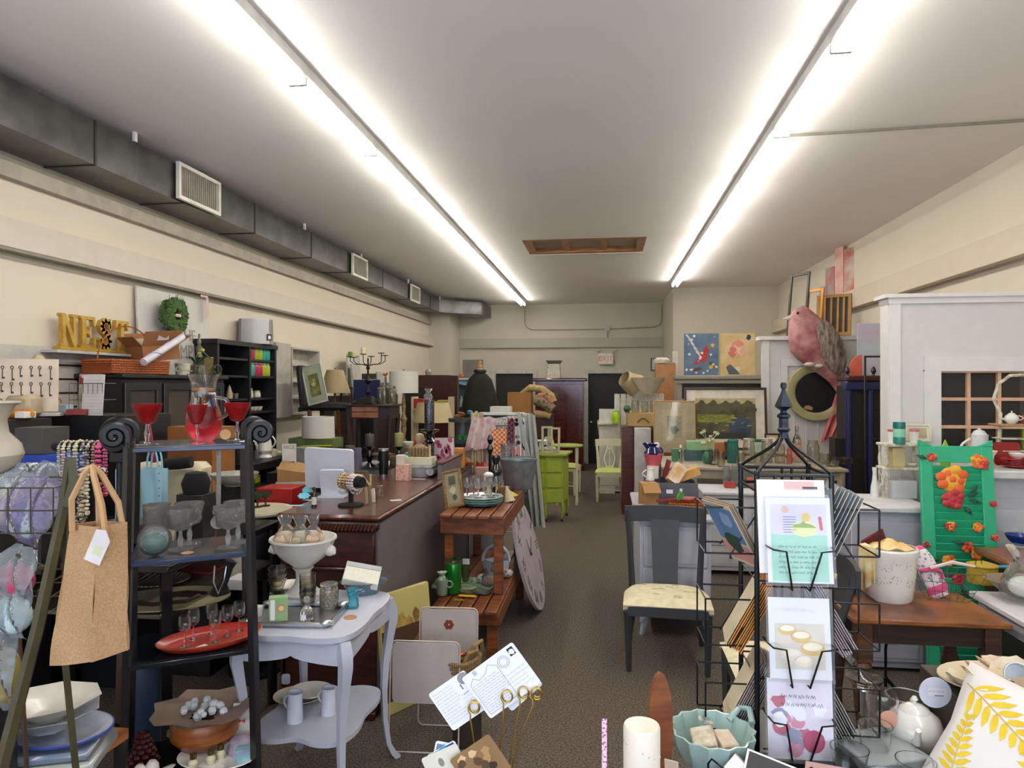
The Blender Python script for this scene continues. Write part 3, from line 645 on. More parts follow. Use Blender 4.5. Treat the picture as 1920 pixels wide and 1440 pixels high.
gz=TZ+.0
def cupp(px,d,r_,h,lab,z=TZ,g='clear glass tumblers by the teapot'):return S('drinking_glass',lab,'glass',MB(clear).lathe(shell([(r_*.62,0),(r_*.7,h*.05),(r_*.82,h*.5),(r_,h)],.0022),26),Zd(px,d,z),0,g)
cupp(1592,1.60,.042,.085,'clear glass tumbler nearest the rack base, left of the three');cupp(1716,1.56,.042,.078,'clear glass tumbler directly in front of the white teapot spout');cupp(1640,1.69,.04,.095,'clear glass tumbler standing behind the two front tumblers',TZ+.0)
cupp(1660,1.52,.042,.065,'low clear tumbler at the bottom edge between the front tumblers')
t=T('ribbed_glass_jar','clear ribbed glass jar with a wire clasp behind the teapot','jar',Zd(1700,1.86,TZ));part('body',MB(clear).lathe(shell([(.05,0),(.055,.01),(.057,.06),(.052,.085),(.05,.09)],.003),40,wob=lambda a,z:1+.02*math.cos(20*a)),t);part('rim',MB(steel).tube([(.05*math.cos(a*PI/12),.05*math.sin(a*PI/12),.088)for a in range(24)],.002,6,True),t)
t=T('hurricane_glass','tall clear glass with a round pink tag right of the long grey prints','glass',Zd(1652,1.78,TZ));part('body',MB(clear).lathe(shell([(.03,0),(.012,.02),(.012,.05),(.035,.07),(.04,.12),(.036,.135)],.002),20),t);b=MB(m('#d9a184',.7));b.at(TR(0,-.044,.085));disc(b,0,0,.022,0,18);b.add([(0,0.0005,0)],[]);part('paper_tag',b,t)
t=T('glass_dish_stand','clear glass footed dish behind the wire rack at right','dish',Zd(1620,1.82,TZ));part('body',MB(clear).lathe([(0,0),(.035,0),(.01,.02),(.01,.12),(.03,.14),(.045,.155),(.044,.157),(.028,.143),(0,.14)],22),t)
tp=teapot(Zd(1714,1.76,TZ),.066,'small white porcelain teapot with its spout towards the camera, lower right',porc,rz=-108)
part('lid_handle',MB(m('#d8cfae',.3)).tube([(-.03,.0,.085),(-.045,0,.105),(-.055,0,.1)],.007,8),tp,'cream handle end')
b=MB(m('#d9dbe6',.5));b.at(RX(90)@TR(0,0,0));b.lathe([(0,0),(.038,0),(.038,.003),(0,.003)],24);b.at(TR(0,-.0038,0)).use(paper);rect(b,.004,.002,.045,.022,-.001);b.use(m('#7b8fb5',.6));b.scribble(-.016,.008,.04,.008,1,rnd,.0006,-.0014);rect(b,.008,-.006,.022,.003,-.0014)
S('round_tin_lid','round pale lavender lid with a small label standing behind the teapot','lid',b,Zd(1752,1.74,TZ+.151+.0),0)
boxt('shell_riser','dark box raising the seashell platter behind the fern pillow','box',Zd(1880,1.78,TZ),(.30,.24,.15),m('#3a322a',.6))
plate(Zd(1885,1.76,TZ+.151),.12,m('#cdbfa3',.4),'cream oval platter of seashells at the right edge',sx=1.3,name='platter')
shm=[m('#cdb893',.5,col2='#e3d6bd',scale=30),m('#a48a68',.5,col2='#d0bd9c',scale=25),m('#ded3c4',.45,col2='#c5ab8f',scale=40)]
def seashell(b,r_):
 b.lathe([(0,0),(r_*.55,r_*.08),(r_,r_*.35),(r_*.97,r_*.38),(r_*.5,r_*.16),(0,r_*.1)],22,wob=lambda a,z:(.55+.45*abs(math.cos(a/2)))*(1+.05*math.cos(11*a)));return b
protoS=[S('seashell','x','shell',seashell(MB(q),.034),(0,0,-5))for q in shm]
spots=[(1790,1.66,.03,'at the far left of the shell platter'),(1822,1.70,.03,'at the back left of the shell platter'),(1850,1.72,.04,'at the back of the shell platter'),(1815,1.60,.04,'over the left rim of the platter'),(1846,1.62,.05,'in the middle of the shell platter'),(1880,1.68,.045,'behind the frosted cup in the platter'),(1905,1.62,.05,'under the frosted cup at the right edge'),(1868,1.55,.05,'at the front of the shell platter'),(1900,1.53,.04,'at the front right of the shell platter'),(1835,1.56,.045,'just behind the yellow fern pillow top')]
for i,(px,d,z,wh)in enumerate(spots):
 lab=('cream ','brown ','white ')[i%3]+'ruffled seashell '+wh
 if i<3:o=protoS[i];o.location=Zd(px,d+.08,TZ+.15+z);o.rotation_euler=(R(25*(i-1)),R(30-10*i),R(40*i));o['label']=lab;o['group']='seashells on the platter'
 else:dup(protoS[i%3],Zd(px,d+.08,TZ+.15+z),lab,rot=(R(rs.uniform(-40,40)),R(rs.uniform(-40,40)),R(rs.uniform(0,360))),group='seashells on the platter',scale=1.5+.5*rs.random())
S('frosted_cup','frosted white round cup lying on the shells at the right edge','cup',MB(m('#cfd6da',.3)).lathe(shell([(.012,0),(.024,.008),(.029,.025),(.028,.04)],.002),20),Zd(1903,1.68,TZ+.22),0,rot=(R(70),0,R(-20)))
pl=T('pillow','white pillow printed with yellow fern leaves in the bottom right corner','pillow',Zd(1872,1.46,TZ+.0),rot=(R(-40),R(12),R(-42)))
W2,H2=.16,.30
def pf(sg):
 def f(u,v):
  x,z=(u-.5)*2,(v-.5)*2;k=(1-x**4)*(1-z**4);q=1-.08*(1-abs(z))*abs(x)**3
  return(x*W2*q,sg*.05*max(0,k)**.55,H2/2+z*H2/2*(1-.06*(1-abs(x))*abs(z)**3))
 return f
wpm=m('#d8d2cd',.8,var=.03);b=MB(wpm);f_=pf(-1);b.sheet(f_,22,22);b.sheet(lambda u,v:pf(1)(1-u,v),12,12)
part('cushion',b,pl)
def onp(x,z):
 p_=f_(.5+x/(2*W2),z/H2);return(p_[0],p_[1]-.0012,p_[2])
b=MB(m('#d9bb23',.7,col2='#cfa918',scale=30))
def fern(b,x,z,ang,L_,k=8,s_=.32):
 c,q=math.cos(R(ang)),math.sin(R(ang))
 def pt(a,e):return onp(max(-W2*.97,min(W2*.97,x+c*a-q*e)),max(.003,min(H2*.97,z+q*a+c*e)))
 st=[pt(L_*i/10,0)for i in range(11)];b.tube([(p[0],p[1]-.0004,p[2])for p in st],.0011,5)
 for i in range(1,k+1):
  a0=L_*i/(k+.4);l=L_*s_*(1-.75*(i/k)**1.4+.1)
  for sd in(-1,1):
   o=[]
   for u,wv in((0,0),(.25,.5),(.6,.5),(1,0),(.6,-.5),(.25,-.5)):
    e=sd*l*u*.85;a_=a0+l*u*.5+wv*L_*.085;o.append(pt(a_,e))
   b.add(o,[(0,1,2,3,4,5)if sd<0 else(5,4,3,2,1,0)])
fern(b,.10,.01,118,.21);fern(b,-.145,.24,-28,.19,8);fern(b,-.10,.02,96,.15,8,.25);fern(b,.0,.015,70,.08,5);fern(b,.13,.17,100,.1,6)
part('fern_print',b,pl,'yellow fern leaves')
# POSTCARD HOLDER (gold spirals) lower centre
hz=.62
ph=T('photo_holder','gold wire photo holder with spiral clips at the bottom centre of the photo','card holder',Zd(925,1.36,hz))
part('base',MB(m('#3a2a1c',.5)).lathe([(0,0),(.07,0),(.07,.02),(.03,.03),(0,.03)],24),ph)
def wirepath(px,py,d,dx=0):p_=P(px,py,d)-ph.location;return(p_.x,p_.y,p_.z)
def spiral(b,px,py,d,r_):
 c=Vector(wirepath(px,py,d));pts=[]
 for i in range(27):a=-PI/2-.6-i*2*PI/13;pts.append((c.x+r_*(1-.008*i)*math.cos(a),c.y+.0006*i,c.z+r_*1.15*(1-.008*i)*math.sin(a)))
 return pts
for j,(px,py,x2,y2,x3,y3)in enumerate(((888,1333,890,1400,896,1470),(950,1312,942,1370,925,1480),(981,1306,966,1360,948,1480),(1005,1307,978,1370,958,1450))):
 b=MB(brass);r_=.0115;sp=spiral(b,px,py-4,1.36,r_)
 q=[wirepath(x3+(925-x3)*.5,1560,1.36),wirepath(x3,y3,1.36),wirepath(x2,y2,1.36),wirepath(px-6,py+16,1.36)];q[0]=(q[0][0]*.4,0,.03)
 b.tube(q+sp,.0016,6);part('spiral_clip',b,ph)
pcm=m('#e4e4ea',.65,var=.02);rp=random.Random(11)
def postcard(corners,d,label,mode,group='postcards on the gold wire holder',cm=None):
 A,B,C_,D_=[P(x,y,dd)for(x,y),dd in zip(corners,d)]
 o=A;ex=(B-A);wv=ex.length;ex.normalize();ez=(D_-A);hh=(D_-A).length;ez=(ez-ex*ez.dot(ex)).normalized();ey=ez.cross(ex)
 M_=Matrix(((ex.x,ey.x,ez.x,0),(ex.y,ey.y,ez.y,0),(ex.z,ey.z,ez.z,0),(0,0,0,1)))
 b=MB(cm or pcm);b.prism(rr(wv,hh,.005),.0008,TR(wv/2,0,hh/2));ink=m('#5a5f78',.8)
 y=-.0007
 if mode==1:
  b.use(ink);b.scribble(wv*.04,hh*.93,wv*.52,hh*.82,11,rp,.00028,y);b.use(m('#7a86a8',.8));b.scribble(wv*.62,hh*.6,wv*.34,hh*.35,4,rp,.00028,y)
  b.use(m('#8a8a8c',.8));disc(b,wv*.88,hh*.86,.012,y,14);b.use(m('#3b4a7a',.8));rect(b,wv*.74,hh*.72,.002,.012,y);rect(b,wv*.75,hh*.55,.012,.001,y,10)
 elif mode==2:
  b.use(ink);x0,x1,z0,z1=wv*.05,wv*.58,hh*.07,hh*.80
  for(xa_,za,xb_,zb)in((x0,z0,x1,z0),(x1,z0,x1,z1),(x0,z0,x0,z1*.95),(x0,z1*.95,wv*.14,hh*.86),(wv*.14,hh*.86,wv*.22,hh*.76),(wv*.22,hh*.76,wv*.36,hh*.80),(wv*.36,hh*.80,wv*.46,hh*.92),(wv*.46,hh*.92,x1,z1)):
   L_=math.hypot(xb_-xa_,zb-za);rect(b,(xa_+xb_)/2,(za+zb)/2,L_,.0007,y,math.degrees(math.atan2(zb-za,xb_-xa_)))
  b.scribble(wv*.07,hh*.74,wv*.49,hh*.64,12,rp,.0003,y);b.scribble(wv*.62,hh*.55,wv*.33,hh*.42,5,rp,.0003,y)
  b.use(m('#5b6a9c',.8))
  for q in range(24):a=q*PI/12;rect(b,wv*.70+.0115*math.cos(a),hh*.78+.0115*math.sin(a),.003,.0008,y,math.degrees(a)+90);rect(b,wv*.70+.008*math.cos(a),hh*.78+.008*math.sin(a),.0012,.0012,y)
  b.use(m('#20242c',.6));rect(b,wv*.90,hh*.86,.013,.017,y);b.use(paper);blob(b,wv*.9,hh*.85,.006,y-.0002,rp);b.use(m('#b0b4c4',.7));rect(b,wv*.22,hh*.93,.008,.010,y)
 elif mode==3:
  b.use(m('#2f4a8c',.6));rect(b,wv*.88,hh*.82,.012,.018,y);b.use(ink);b.scribble(wv*.5,hh*.6,wv*.45,hh*.4,5,rp,.0003,y)
 elif mode==4:
  b.use(m('#6f8791',.6));rect(b,wv*.5,hh*.5,wv*.86,hh*.9,y);b.use(m('#aab9bd',.6));blob(b,wv*.5,hh*.4,wv*.3,y-.0002,rp)
 elif mode==5:
  b.use(m('#2547a0',.6));rect(b,wv*.5,hh*.5,wv*.88,hh*.9,y);b.use(m('#5aa0c0',.6));leaf(b,wv*.15,hh*.15,wv*.8,.02,48,y-.0002)
 elif mode==6:
  b.use(m('#8a8570',.8));disc(b,wv*.45,hh*.75,.007,y,12,.8,1.3);b.use(m('#4a4a50',.8));b.scribble(wv*.2,hh*.55,wv*.7,hh*.3,3,rp,.0003,y)
 elif mode==7:
  for q in range(9):b.use(m(('#5a4028','#b08a5a','#d0b080','#3c2a1c')[q%4],.6));blob(b,wv*rp.uniform(.15,.85),hh*rp.uniform(.15,.85),wv*.1,y-.0001*q,rp)
 return S('postcard',label,'postcard',b,o,group=group,rot=M_.to_euler())
postcard([(850,1371),(917,1325),(918,1227),(829,1290)],(1.375,1.375,1.375,1.375),'white handwritten postcard at the left end of the gold clips',1)
postcard([(920,1348),(1015,1279),(996,1185),(903,1256)],(1.37,1.37,1.37,1.37),'white handwritten postcard with a round blue postmark in the middle of the gold clips',2)
postcard([(960,1334),(1018,1283),(1011,1190),(950,1240)],(1.385,1.385,1.385,1.385),'white postcard with a blue stamp behind the postmarked one',3)
postcard([(800,1480),(842,1488),(842,1392),(815,1388)],(1.37,1.37,1.37,1.37),'postcard with a grey-blue seascape below the left handwritten card',4)
postcard([(818,1450),(850,1410),(868,1363),(838,1410)][0:1]+[(870,1420),(872,1385),(834,1416)],(1.365,1.365,1.365,1.365),'postcard with a royal blue picture tucked behind the cream envelope',5)
postcard([(824,1500),(890,1470),(897,1375),(833,1416)],(1.36,1.36,1.36,1.36),'cream envelope with a faint round postmark under the left handwritten card',6,cm=m('#d8d2c2',.7))
postcard([(886,1490),(960,1440),(966,1362),(890,1412)],(1.345,1.345,1.345,1.345),'brown sepia photo postcard at the bottom centre',7,cm=m('#8a6a44',.6))
hs=T('side_stand','small dark round stand under the gold postcard holder, below the frame','stand',Zd(925,1.36,0));part('top',MB(darkw).lathe([(0,hz-.03),(.16,hz-.03),(.16,hz),(0,hz)],28),hs);part('column',MB(darkw).cyl((0,0,0),.03,hz-.03),hs);part('foot',MB(darkw).cyl((0,0,0),.14,.02,24),hs)
S('ribbon','tiny pink polka dot ribbon end at the bottom edge left of the pillar candle','ribbon',MB(m('#c02a6a',.6,col2='#f0d0e0',kind='voronoi',scale=160)).box((0,0,.2),(.011,.003,.24),.001),Zd(1133,1.50,.76),10)
# CHAIRS
def side_chair(loc,rz,label,wm,seatm,w_=.47,d_=.44,hs=.435,hb=.95,splat='wide',group=None,name='dining_chair'):
 t=T(name,label,'chair',loc,rz,group);a,e=w_/2,d_/2
 for s_ in(-1,1):
  part('leg',MB(wm).tube([(s_*(a-.03),-e+.03,0),(s_*(a-.025),-e+.03,hs-.06)],[.017,.026],4),t)
  part('leg',MB(wm).tube([(s_*(a-.02),e+.09,0),(s_*(a-.045),e,hs*.5),(s_*(a-.045),e-.01,hs)],[.018,.022,.024],4),t)
 b=MB(wm)
 for s_ in(-1,1):b.box((s_*(a-.035),0,hs-.045),(.03,d_-.03,.07));b.box((0,s_*(e-.02),hs-.045),(w_-.05,.03,.07))
 part('seat_frame',b,t)
 def f(u,v):
  x,y=(u-.5)*2,(v-.5)*2;k=max(0,(1-abs(x)**3)*(1-abs(y)**3))**.5;return(x*a*(1.02-.30*max(0,y)**2.5),y*e,hs-.012+.045*k)
 part('seat',MB(seatm).sheet(f,16,14,.03),t)
 b=MB(wm);lean=.10
 for s_ in(-1,1):b.tube([(s_*(a-.045),e-.01,hs),(s_*(a-.03),e+.03,(hs+hb)/2),(s_*(a-.01),e+lean,hb-.03)],[.022,.02,.018],4)
 part('back_post',b,t)if 0 else None
 for s_ in(-1,1):part('back_post',MB(wm).tube([(s_*(a-.045),e-.01,hs),(s_*(a-.03),e+.03,(hs+hb)/2),(s_*(a-.01),e+lean,hb-.03)],[.022,.02,.018],4),t)
 def rail(u,v):x=(u-.5)*2;return(x*(a+.005),e+lean-.01-.03*(1-x*x)*-1,hb-.11+.11*v+.008*(1-x*x))
 part('top_rail',MB(wm).sheet(rail,12,2,.022),t)
 if splat=='wide':part('splat',MB(wm).sheet(lambda u,v:((u-.5)*w_*(.30+.06*v),e+lean*v+.015,hs-.03+(hb-.09-hs+.03)*v),2,6,.014),t)
 if splat=='lyre':
  b=MB(wm);H=hb-hs-.1
  for s_ in(-1,1):b.tube([(s_*.03,e+lean*u+.01,hs+H*u)if 0 else(s_*(.035+.05*math.sin(PI*min(1,u*1.15))**1.2*(1 if u<.6 else .75)),e+lean*u+.01,hs+.0+H*u)for u in[i/14 for i in range(15)]],.011,6)
  b.tube([(0,e+.01,hs),(0,e+lean+.01,hb-.08)],.008,6);b.box((0,e+.015,hs+.02),(.12,.02,.04),.004);b.ball((0,e+lean*.8,hs+H*.82),(.028,.01,.03))
  part('lyre_splat',b,t)
  b=MB(wm)
  for s_ in(-1,1):b.tube([(s_*(a-.03),-e+.03,.15),(s_*(a-.03),e+.05,.15)],.01,6)
  b.tube([(-a+.03,-.02,.15),(a-.03,-.02,.15)],.01,6);b.tube([(-a+.03,e+.05,.2),(a-.03,e+.05,.2)],.01,6);part('stretcher',b,t)
 return t
grey=m('#34363a',.5,var=.05);seatc=m('#cfc39e',.8,col2='#ddd3b4',scale=20)
seatp=m('#8d8468',.85,col2='#d8ccaa',kind='noise',scale=11,sc3=(1,3,1),detail=5)
c=G(1262,1150,.45);c.x=.375;c.y=4.55
ch=side_chair((.40,4.62,0),-3,'dark grey painted dining chair with a cream script print seat facing the aisle',grey,seatc,.54,.46)
sd=random.Random(3);b=MB(m('#6d6448',.8))
for q in range(11):
 x,y=sd.uniform(-.18,.16),sd.uniform(-.18,.15);b.tube([(x,y,.4685),(x+.02,y+.004,.4692),(x+.045,y-.004,.4685)],.0012,4)
part('seat_print',b,ch)
ch2=side_chair((.83,3.60,0),-90,'second dark dining chair with a cream print seat, half hidden behind the card rack',grey,seatc)
lm=m('#d6d2b0',.5,var=.03);ls=m('#b9c06a',.6)
lyre=side_chair(tuple(Zd(1143,10.9,0)),0,'cream lyre back dining chair with a pale green seat beside the brown cabinet end',lm,ls,.44,.42,.47,.93,'lyre')
dup(lyre,Zd(1172,12.6,0),'cream lyre back chair further back behind the white picket unit',rz=25)
dup(lyre,Zd(1062,11.6,0),'pale chair with green seat turned sideways behind the lime chest',rz=80)
# RIGHT BUFFETS
lav=m('#b5b6c0',.5,var=.04);wgry=m('#c6c6c8',.45,var=.04);lgrey=m('#a9abb0',.5,var=.04)
t=T('dresser','pale lavender grey dresser with a scalloped apron behind the dark grey chair','dresser',(.50,5.62,0))
part('body',MB(lav).box((0,0,.49),(.50,1.1,.68),.008),t);part('top',MB(lav).box((0,0,.845),(.56,1.18,.03),.008),t)
pts=[(-.25,.18),(.25,.18)]+[(.25-.5*i/24,.10+.05*math.sin(PI*i/24)**.5+.015*math.sin(PI*3*i/24))for i in range(25)]
part('apron',MB(lav).prism(pts,.02,TR(0,-.55,0)),t)
for x in(-.22,.22):
 for y in(-.52,.52):part('leg',MB(lav).tube([(x*1.08,y,0),(x,y,.08),(x,y,.2)],[.016,.022,.03],4),t)
drawers(t,.46,-.55,.2,[.3,.3],lav,None)
t=T('white_cabinet','cream white low cabinet with drawers behind the card rack, glassware on top','cabinet',(1.38,7.05,0))
part('body',MB(wgry).box((0,0,.40),(.86,.5,.72),.006),t);part('top',MB(wgry).box((0,.0,.775),(.92,.56,.03),.006),t);drawers(t,.8,-.25,.08,[.2,.2,.22],wgry,blk,cols=2)
for x in(-.4,.4):
 for y in(-.22,.22):part('foot',MB(wgry).box((x,y,.02),(.05,.05,.04)),t)
t=T('drawer_chest','lavender grey chest of drawers with black cup pulls left of the green shutter','chest of drawers',(1.78,4.90,0))
lavd=m('#a5a4ae',.5,var=.04)
part('body',MB(lavd).box((0,0,.51),(.46,.5,.98),.006),t);part('top',MB(m('#c9c7c8',.45)).box((0,-.01,1.02),(.52,.56,.04),.01),t);drawers(t,.40,-.25,.06,[.29,.3,.30],lavd,blkm,cup=True)
t=T('base_cabinet','long pale grey base cabinet with panelled front under the inside window','cabinet',(2.74,4.88,0))
part('body',MB(lgrey).box((0,0,.62),(.98,.52,1.22),.004),t);part('top',MB(m('#c9cac8',.45)).box((0,-.01,1.255),(1.04,.6,.05),.008),t)
b=MB(lgrey);b.box((-.26,-.272,.62),(.40,.018,.98),.004);b.use(m('#b4b6ba',.5)).box((-.26,-.283,.62),(.27,.006,.84),.002);part('door',b,t)
b=MB(m('#2a1f1a',.7));b.box((.27,-.264,.62),(.40,.01,.95));part('bay_shade_panel',b,t,'flat dark panel painted for the shade of an open shelf bay')  # flat dark slab painting in the shade of an open bay
t=T('wooden_chest','small dark mahogany chest with a moulded top in front of the pale base cabinet','chest',(2.40,4.08,0))
part('body',MB(m('#24120e',.4)).box((0,0,.42),(.5,.42,.82),.004),t);part('top',MB(wood('#6b3a20','#8a5230',.3)).box((0,0,.85),(.58,.5,.04),.012),t);part('plinth',MB(wood('#5a2f18','#7d4a28',.4)).box((0,0,.03),(.56,.46,.06),.008),t)
grn=m('#2bab7c',.45,var=.06)
sh=T('louvred_shutter','bright green louvred wooden shutter painted with orange and red roses','shutter',(2.10,4.39,0),rot=(R(-5),0,R(0)))
sw,shh=.41,1.44
b=MB(grn)
for s_ in(-1,1):b.box((s_*(sw/2-.035),0,shh/2),(.07,.03,shh),.004)
for z,hh in((.06,.12),(shh-.05,.10),(.62,.07)):b.box((0,0,z),(sw-.14,.03,hh),.003)
for s_ in(-1,1):b.at(TR(s_*(sw/2-.035),0,shh)).prism([(-.035,0),(.035,0),(-.035*s_+.0 if 0 else s_*.035,.035)],.03);b.at()
part('frame',b,sh)
b=MB(grn);z=.145
lou=[]
while z<shh-.12:
 if not .575<z<.665:lou.append(z);b.at(TR(0,0,z)@RX(28)).box((0,0,0),(sw-.14,.009,.054));b.at()
 z+=.046
part('louvre',b,sh)['kind']='stuff'
yel,org,rd_,lf=m('#e7a82c',.5),m('#e0632e',.5),m('#b7323c',.5),m('#23563a',.6)
def rose(b,x,z,r_,c1,c2):
 b.use(c1);b.ball((x,-.014,z),(r_*.95,.012,r_*.9),12,6)
 for q in range(8):a=q*.785+x*9;b.use((c1,c2)[(q*3)%2 if q%4 else 1]);b.ball((x+r_*(.75-.3*(q%3==0))*math.cos(a),-.018-.002*(q%3),z+r_*(.7-.3*(q%3==0))*math.sin(a)),(r_*.42,.008,r_*.34),8,4)
 b.use(c2);b.ball((x,-.022,z),(r_*.3,.007,r_*.26),8,4)
b=MB(yel)
for x,z,r_,c1,c2 in((-.03,1.24,.085,yel,org),(-.03,1.12,.062,rd_,rd_),(-.14,1.37,.028,org,rd_),(.12,1.35,.045,yel,org),(.15,1.33,.03,rd_,rd_),(-.05,.96,.032,yel,rd_),(.10,.96,.03,yel,org),(.04,.84,.034,rd_,org),(.09,.80,.036,yel,org),(-.07,.76,.036,org,yel),(.09,.66,.036,org,rd_),(-.02,.65,.035,rd_,rd_),(-.10,.50,.04,rd_,org),(.03,.48,.045,yel,org),(.14,.50,.04,org,rd_),(.0,.12,.05,org,yel),(.16,.32,.03,rd_,rd_),(.19,1.1,.02,rd_,rd_),(.19,.9,.022,rd_,org),(-.19,.85,.02,rd_,rd_),(.19,.72,.03,org,rd_),(-.02,.38,.03,rd_,org)):rose(b,x,z,r_,c1,c2)
part('rose_painting',b,sh,'painted orange and red roses')['kind']='stuff'
b=MB(lf)
for x,z,a in((.05,1.14,20),(.06,1.12,-15),(.07,1.16,50),(.03,1.08,-50),(-.17,1.36,160),(.02,.86,170),(-.12,.77,200),(.12,.70,60),(.17,.56,30),(.02,.56,120),(-.18,.5,170)):
 c,s_=math.cos(R(a)),math.sin(R(a));b.tube([(x,-.02,z),(x+.03*c,-.024,z+.03*s_),(x+.065*c,-.02,z+.065*s_)],[.004,.014,.002],5)
part('leaf_painting',b,sh,'painted dark green leaves')['kind']='stuff'
part('red_stroke',MB(rd_).tube([(-.15,-.022,.47),(-.02,-.024,.45),(.16,-.022,.455)],.007,6),sh)
# SIDE TABLE with crock
st=table((1.47,3.62,0),.68,.50,.73,wood('#24150d','#3a2214',.5),'small worn wooden side table with turned legs holding the large white crock',leg='turned',lw=.07,apron=.10,top=.026,legm=wood('#3a2315','#5d3a22',.5),name='side_table',topm=wood('#5e3216','#96592a',.4))
z0=.73
def onT(px,py,z=z0):return G(px,py,z)
k=T('crock','large white ceramic crock with faded brown flower print on the wooden side table','crock',onT(1667,1122))
part('body',MB(porc).lathe(shell([(.098,0),(.105,.01),(.112,.06),(.122,.16),(.128,.22),(.134,.235),(.134,.255),(.128,.262)],.009),36),k)
b=MB(m('#a8917c',.5));fl=random.Random(8)
for cx,cz in((-90,.12),(-90,.19),(-50,.10),(-125,.11),(-60,.19),(-115,.18)):
 for q in range(12):
  a=R(cx+fl.uniform(-20,20));z=cz+fl.uniform(-.02,.02);r_=.1055+(z/.26)*.024;b.ball((r_*math.cos(a),r_*math.sin(a),z),.0035,5,3)
part('flower_print',b,k)
b=MB(m('#e3ddd0',.3));
for a in(-60,120):b.ball((.133*math.cos(R(a)),.133*math.sin(R(a)),.2),(.02,.02,.012))
part('lug',b,k)if 0 else None
clm=m('#dba02a',.75,col2='#e9dcb0',kind='noise',scale=14)
def cloth(a0,wv,r0,zt,drop,label,mat,inner=.06,nm='tea_towel',wave=.006,th=.003):
 def f(u,v):
  a=R(a0+(u-.5)*wv);k=v*2
  if v<.5:r_=r0-inner*(1-k);z=zt-.03*(1-k)+.012*math.sin(u*7)
  else:r_=r0+.012+wave*math.sin(u*14)*(k-1);z=zt-drop*(k-1)*(1+.12*math.sin(u*5))
  return(r_*math.cos(a),r_*math.sin(a),z)
 return S(nm,label,'towel',MB(mat).sheet(f,20,14,th),k.location+Vector((0,0,.0)))
cloth(205,42,.135,.272,.20,'yellow floral tea towel hanging over the left rim of the crock',clm)
def f2(u,v):x,y=(u-.5),(v-.5);return(x*.2,y*.16,.262+.035*math.cos(x*3.4)*math.cos(y*3)+.006*math.sin(u*15))
S('tea_towel','yellow and white towel heaped in the mouth of the crock','towel',MB(clm).sheet(f2,14,12,.004),k.location)
S('pot_holder','dark red folded pot holder stuck in the back left of the crock','pot holder',MB(m('#5a1a18',.8)).box((0,0,0),(.13,.012,.10),.005),k.location+Vector((-.06,.03,.275)),rot=(R(20),R(-30),R(10)))
wb=T('wire_basket','thin wire basket beside the crock with patterned oven mitt inside','basket',onT(1772,1120),-8)
wirem=m('#5d5a54',.4,.6);b=MB(wirem)
for i,z in enumerate((.0,.05,.10,.15)):
 a=.085+.02*i;b.tube([(-a,-a*.8,z),(a,-a*.8,z),(a,a*.8,z),(-a,a*.8,z)],.0015,5,True)
for q in range(7):
 x=-.085+.17*q/6;s_=1+.0;b.tube([(x*1.7,-.116,.15),(x,-.068,0),(x,.068,0),(x*1.7,.116,.15)],.0012,5)
part('wire',b,wb)
mit=T('oven_mitt','grey flowered oven mitt with a bright pink band standing in the wire basket','oven mitt',wb.location+Vector((-.02,0,.005)),rot=(R(-8),R(-22),0))
mm_=m('#8d8a8c',.8,col2='#e3d9dc',kind='voronoi',scale=55);pk=m('#d64f86',.7)
part('body',MB(mm_).lathe([(0,0),(.04,0),(.048,.04),(.05,.12),(.048,.19),(.035,.235),(.015,.252),(0,.255)],18,sy=.45),mit)
part('cuff',MB(pk).lathe([(.0,.02),(.047,.02),(.053,.04),(.052,.055),(.047,.06)],18,sy=.5),mit);part('band',MB(pk).tube([(-.045,-.024,.15),(0,-.03,.145),(.045,-.024,.12),(.04,-.025,.08)],.01,6),mit);part('tip',MB(pk).ball((0,0,.245),(.03,.012,.02)),mit)
S('ladle','long handled wooden spoon with a pinkish handle lying across the wire basket','spoon',MB(m('#d8c3c0',.5)).tube([(-.10,0,.13),(0,-.01,.165),(.10,-.02,.15)],[.008,.010,.006],6),wb.location+Vector((.02,-.02,.02)))
for i in range(4):plate(onT(1586,1102)+Vector((0,.0,.001+.0125*i)),.075,m(('#4a3a20','#b08a3a','#7a4a20','#c9a860')[i],.4),('bottom brown','second yellow','third rust','top tan')[i]+' plate in the small stack left of the crock',group='plates left of the crock',h=.015,name='small_plate')
bowl(onT(1586,1102)+Vector((0.0,.0,.055)),.055,.055,m('#0f1626',.15,coat=.5),'glossy navy blue bowl on the plate stack left of the crock');bowl(onT(1586,1102)+Vector((0.0,.0,.112)),.05,.03,m('#141b2c',.15,coat=.5),'second glossy navy bowl with white inside on top of the stack')
S('mug','small navy mug with a white swirl in front of the navy bowls','mug',MB(m('#1b2540',.2)).lathe(shell([(.025,0),(.03,.03),(.032,.055)],.003),18),onT(1578,1112)+Vector((0,0,0)))
t=T('cast_iron_hook','black cast iron scroll hook standing on the carpet behind the side table','hook',Zd(1660,3.9,0));b=MB(blkm);b.tube([(0,0,.0),(0,0,.32),(.01,0,.40),(.0,0,.44),(-.02,0,.42)],.008);part('shaft',b,t);b=MB(blkm)
for s_ in(-1,1):b.tube([(s_*.03,0,.0),(s_*.07,0,.04),(s_*.05,0,.1),(0,0,.16)],.010)
b.tube([(0,-.04,0),(0,.04,0)],.01);part('scroll_foot',b,t)
wt=table((2.26,3.49,0),.86,.62,.76,m('#c9c8c9',.45,var=.04),'white painted table at the right edge with turned legs',leg='turned',lw=.06,name='painted_table',apron=.09,rz=0)
t=T('saucepan','yellow enamel saucepan with a turquoise handle on the white table','saucepan',G(1842,1092,.76));ye=m('#b79a2e',.3,coat=.3)
part('pan',MB(ye).lathe([(0,0),(.066,0),(.07,.01),(.07,.088),(.0,.088)],26),t);part('lid',MB(ye).lathe([(.072,.086),(.074,.095),(.03,.108),(0,.11)],24),t)
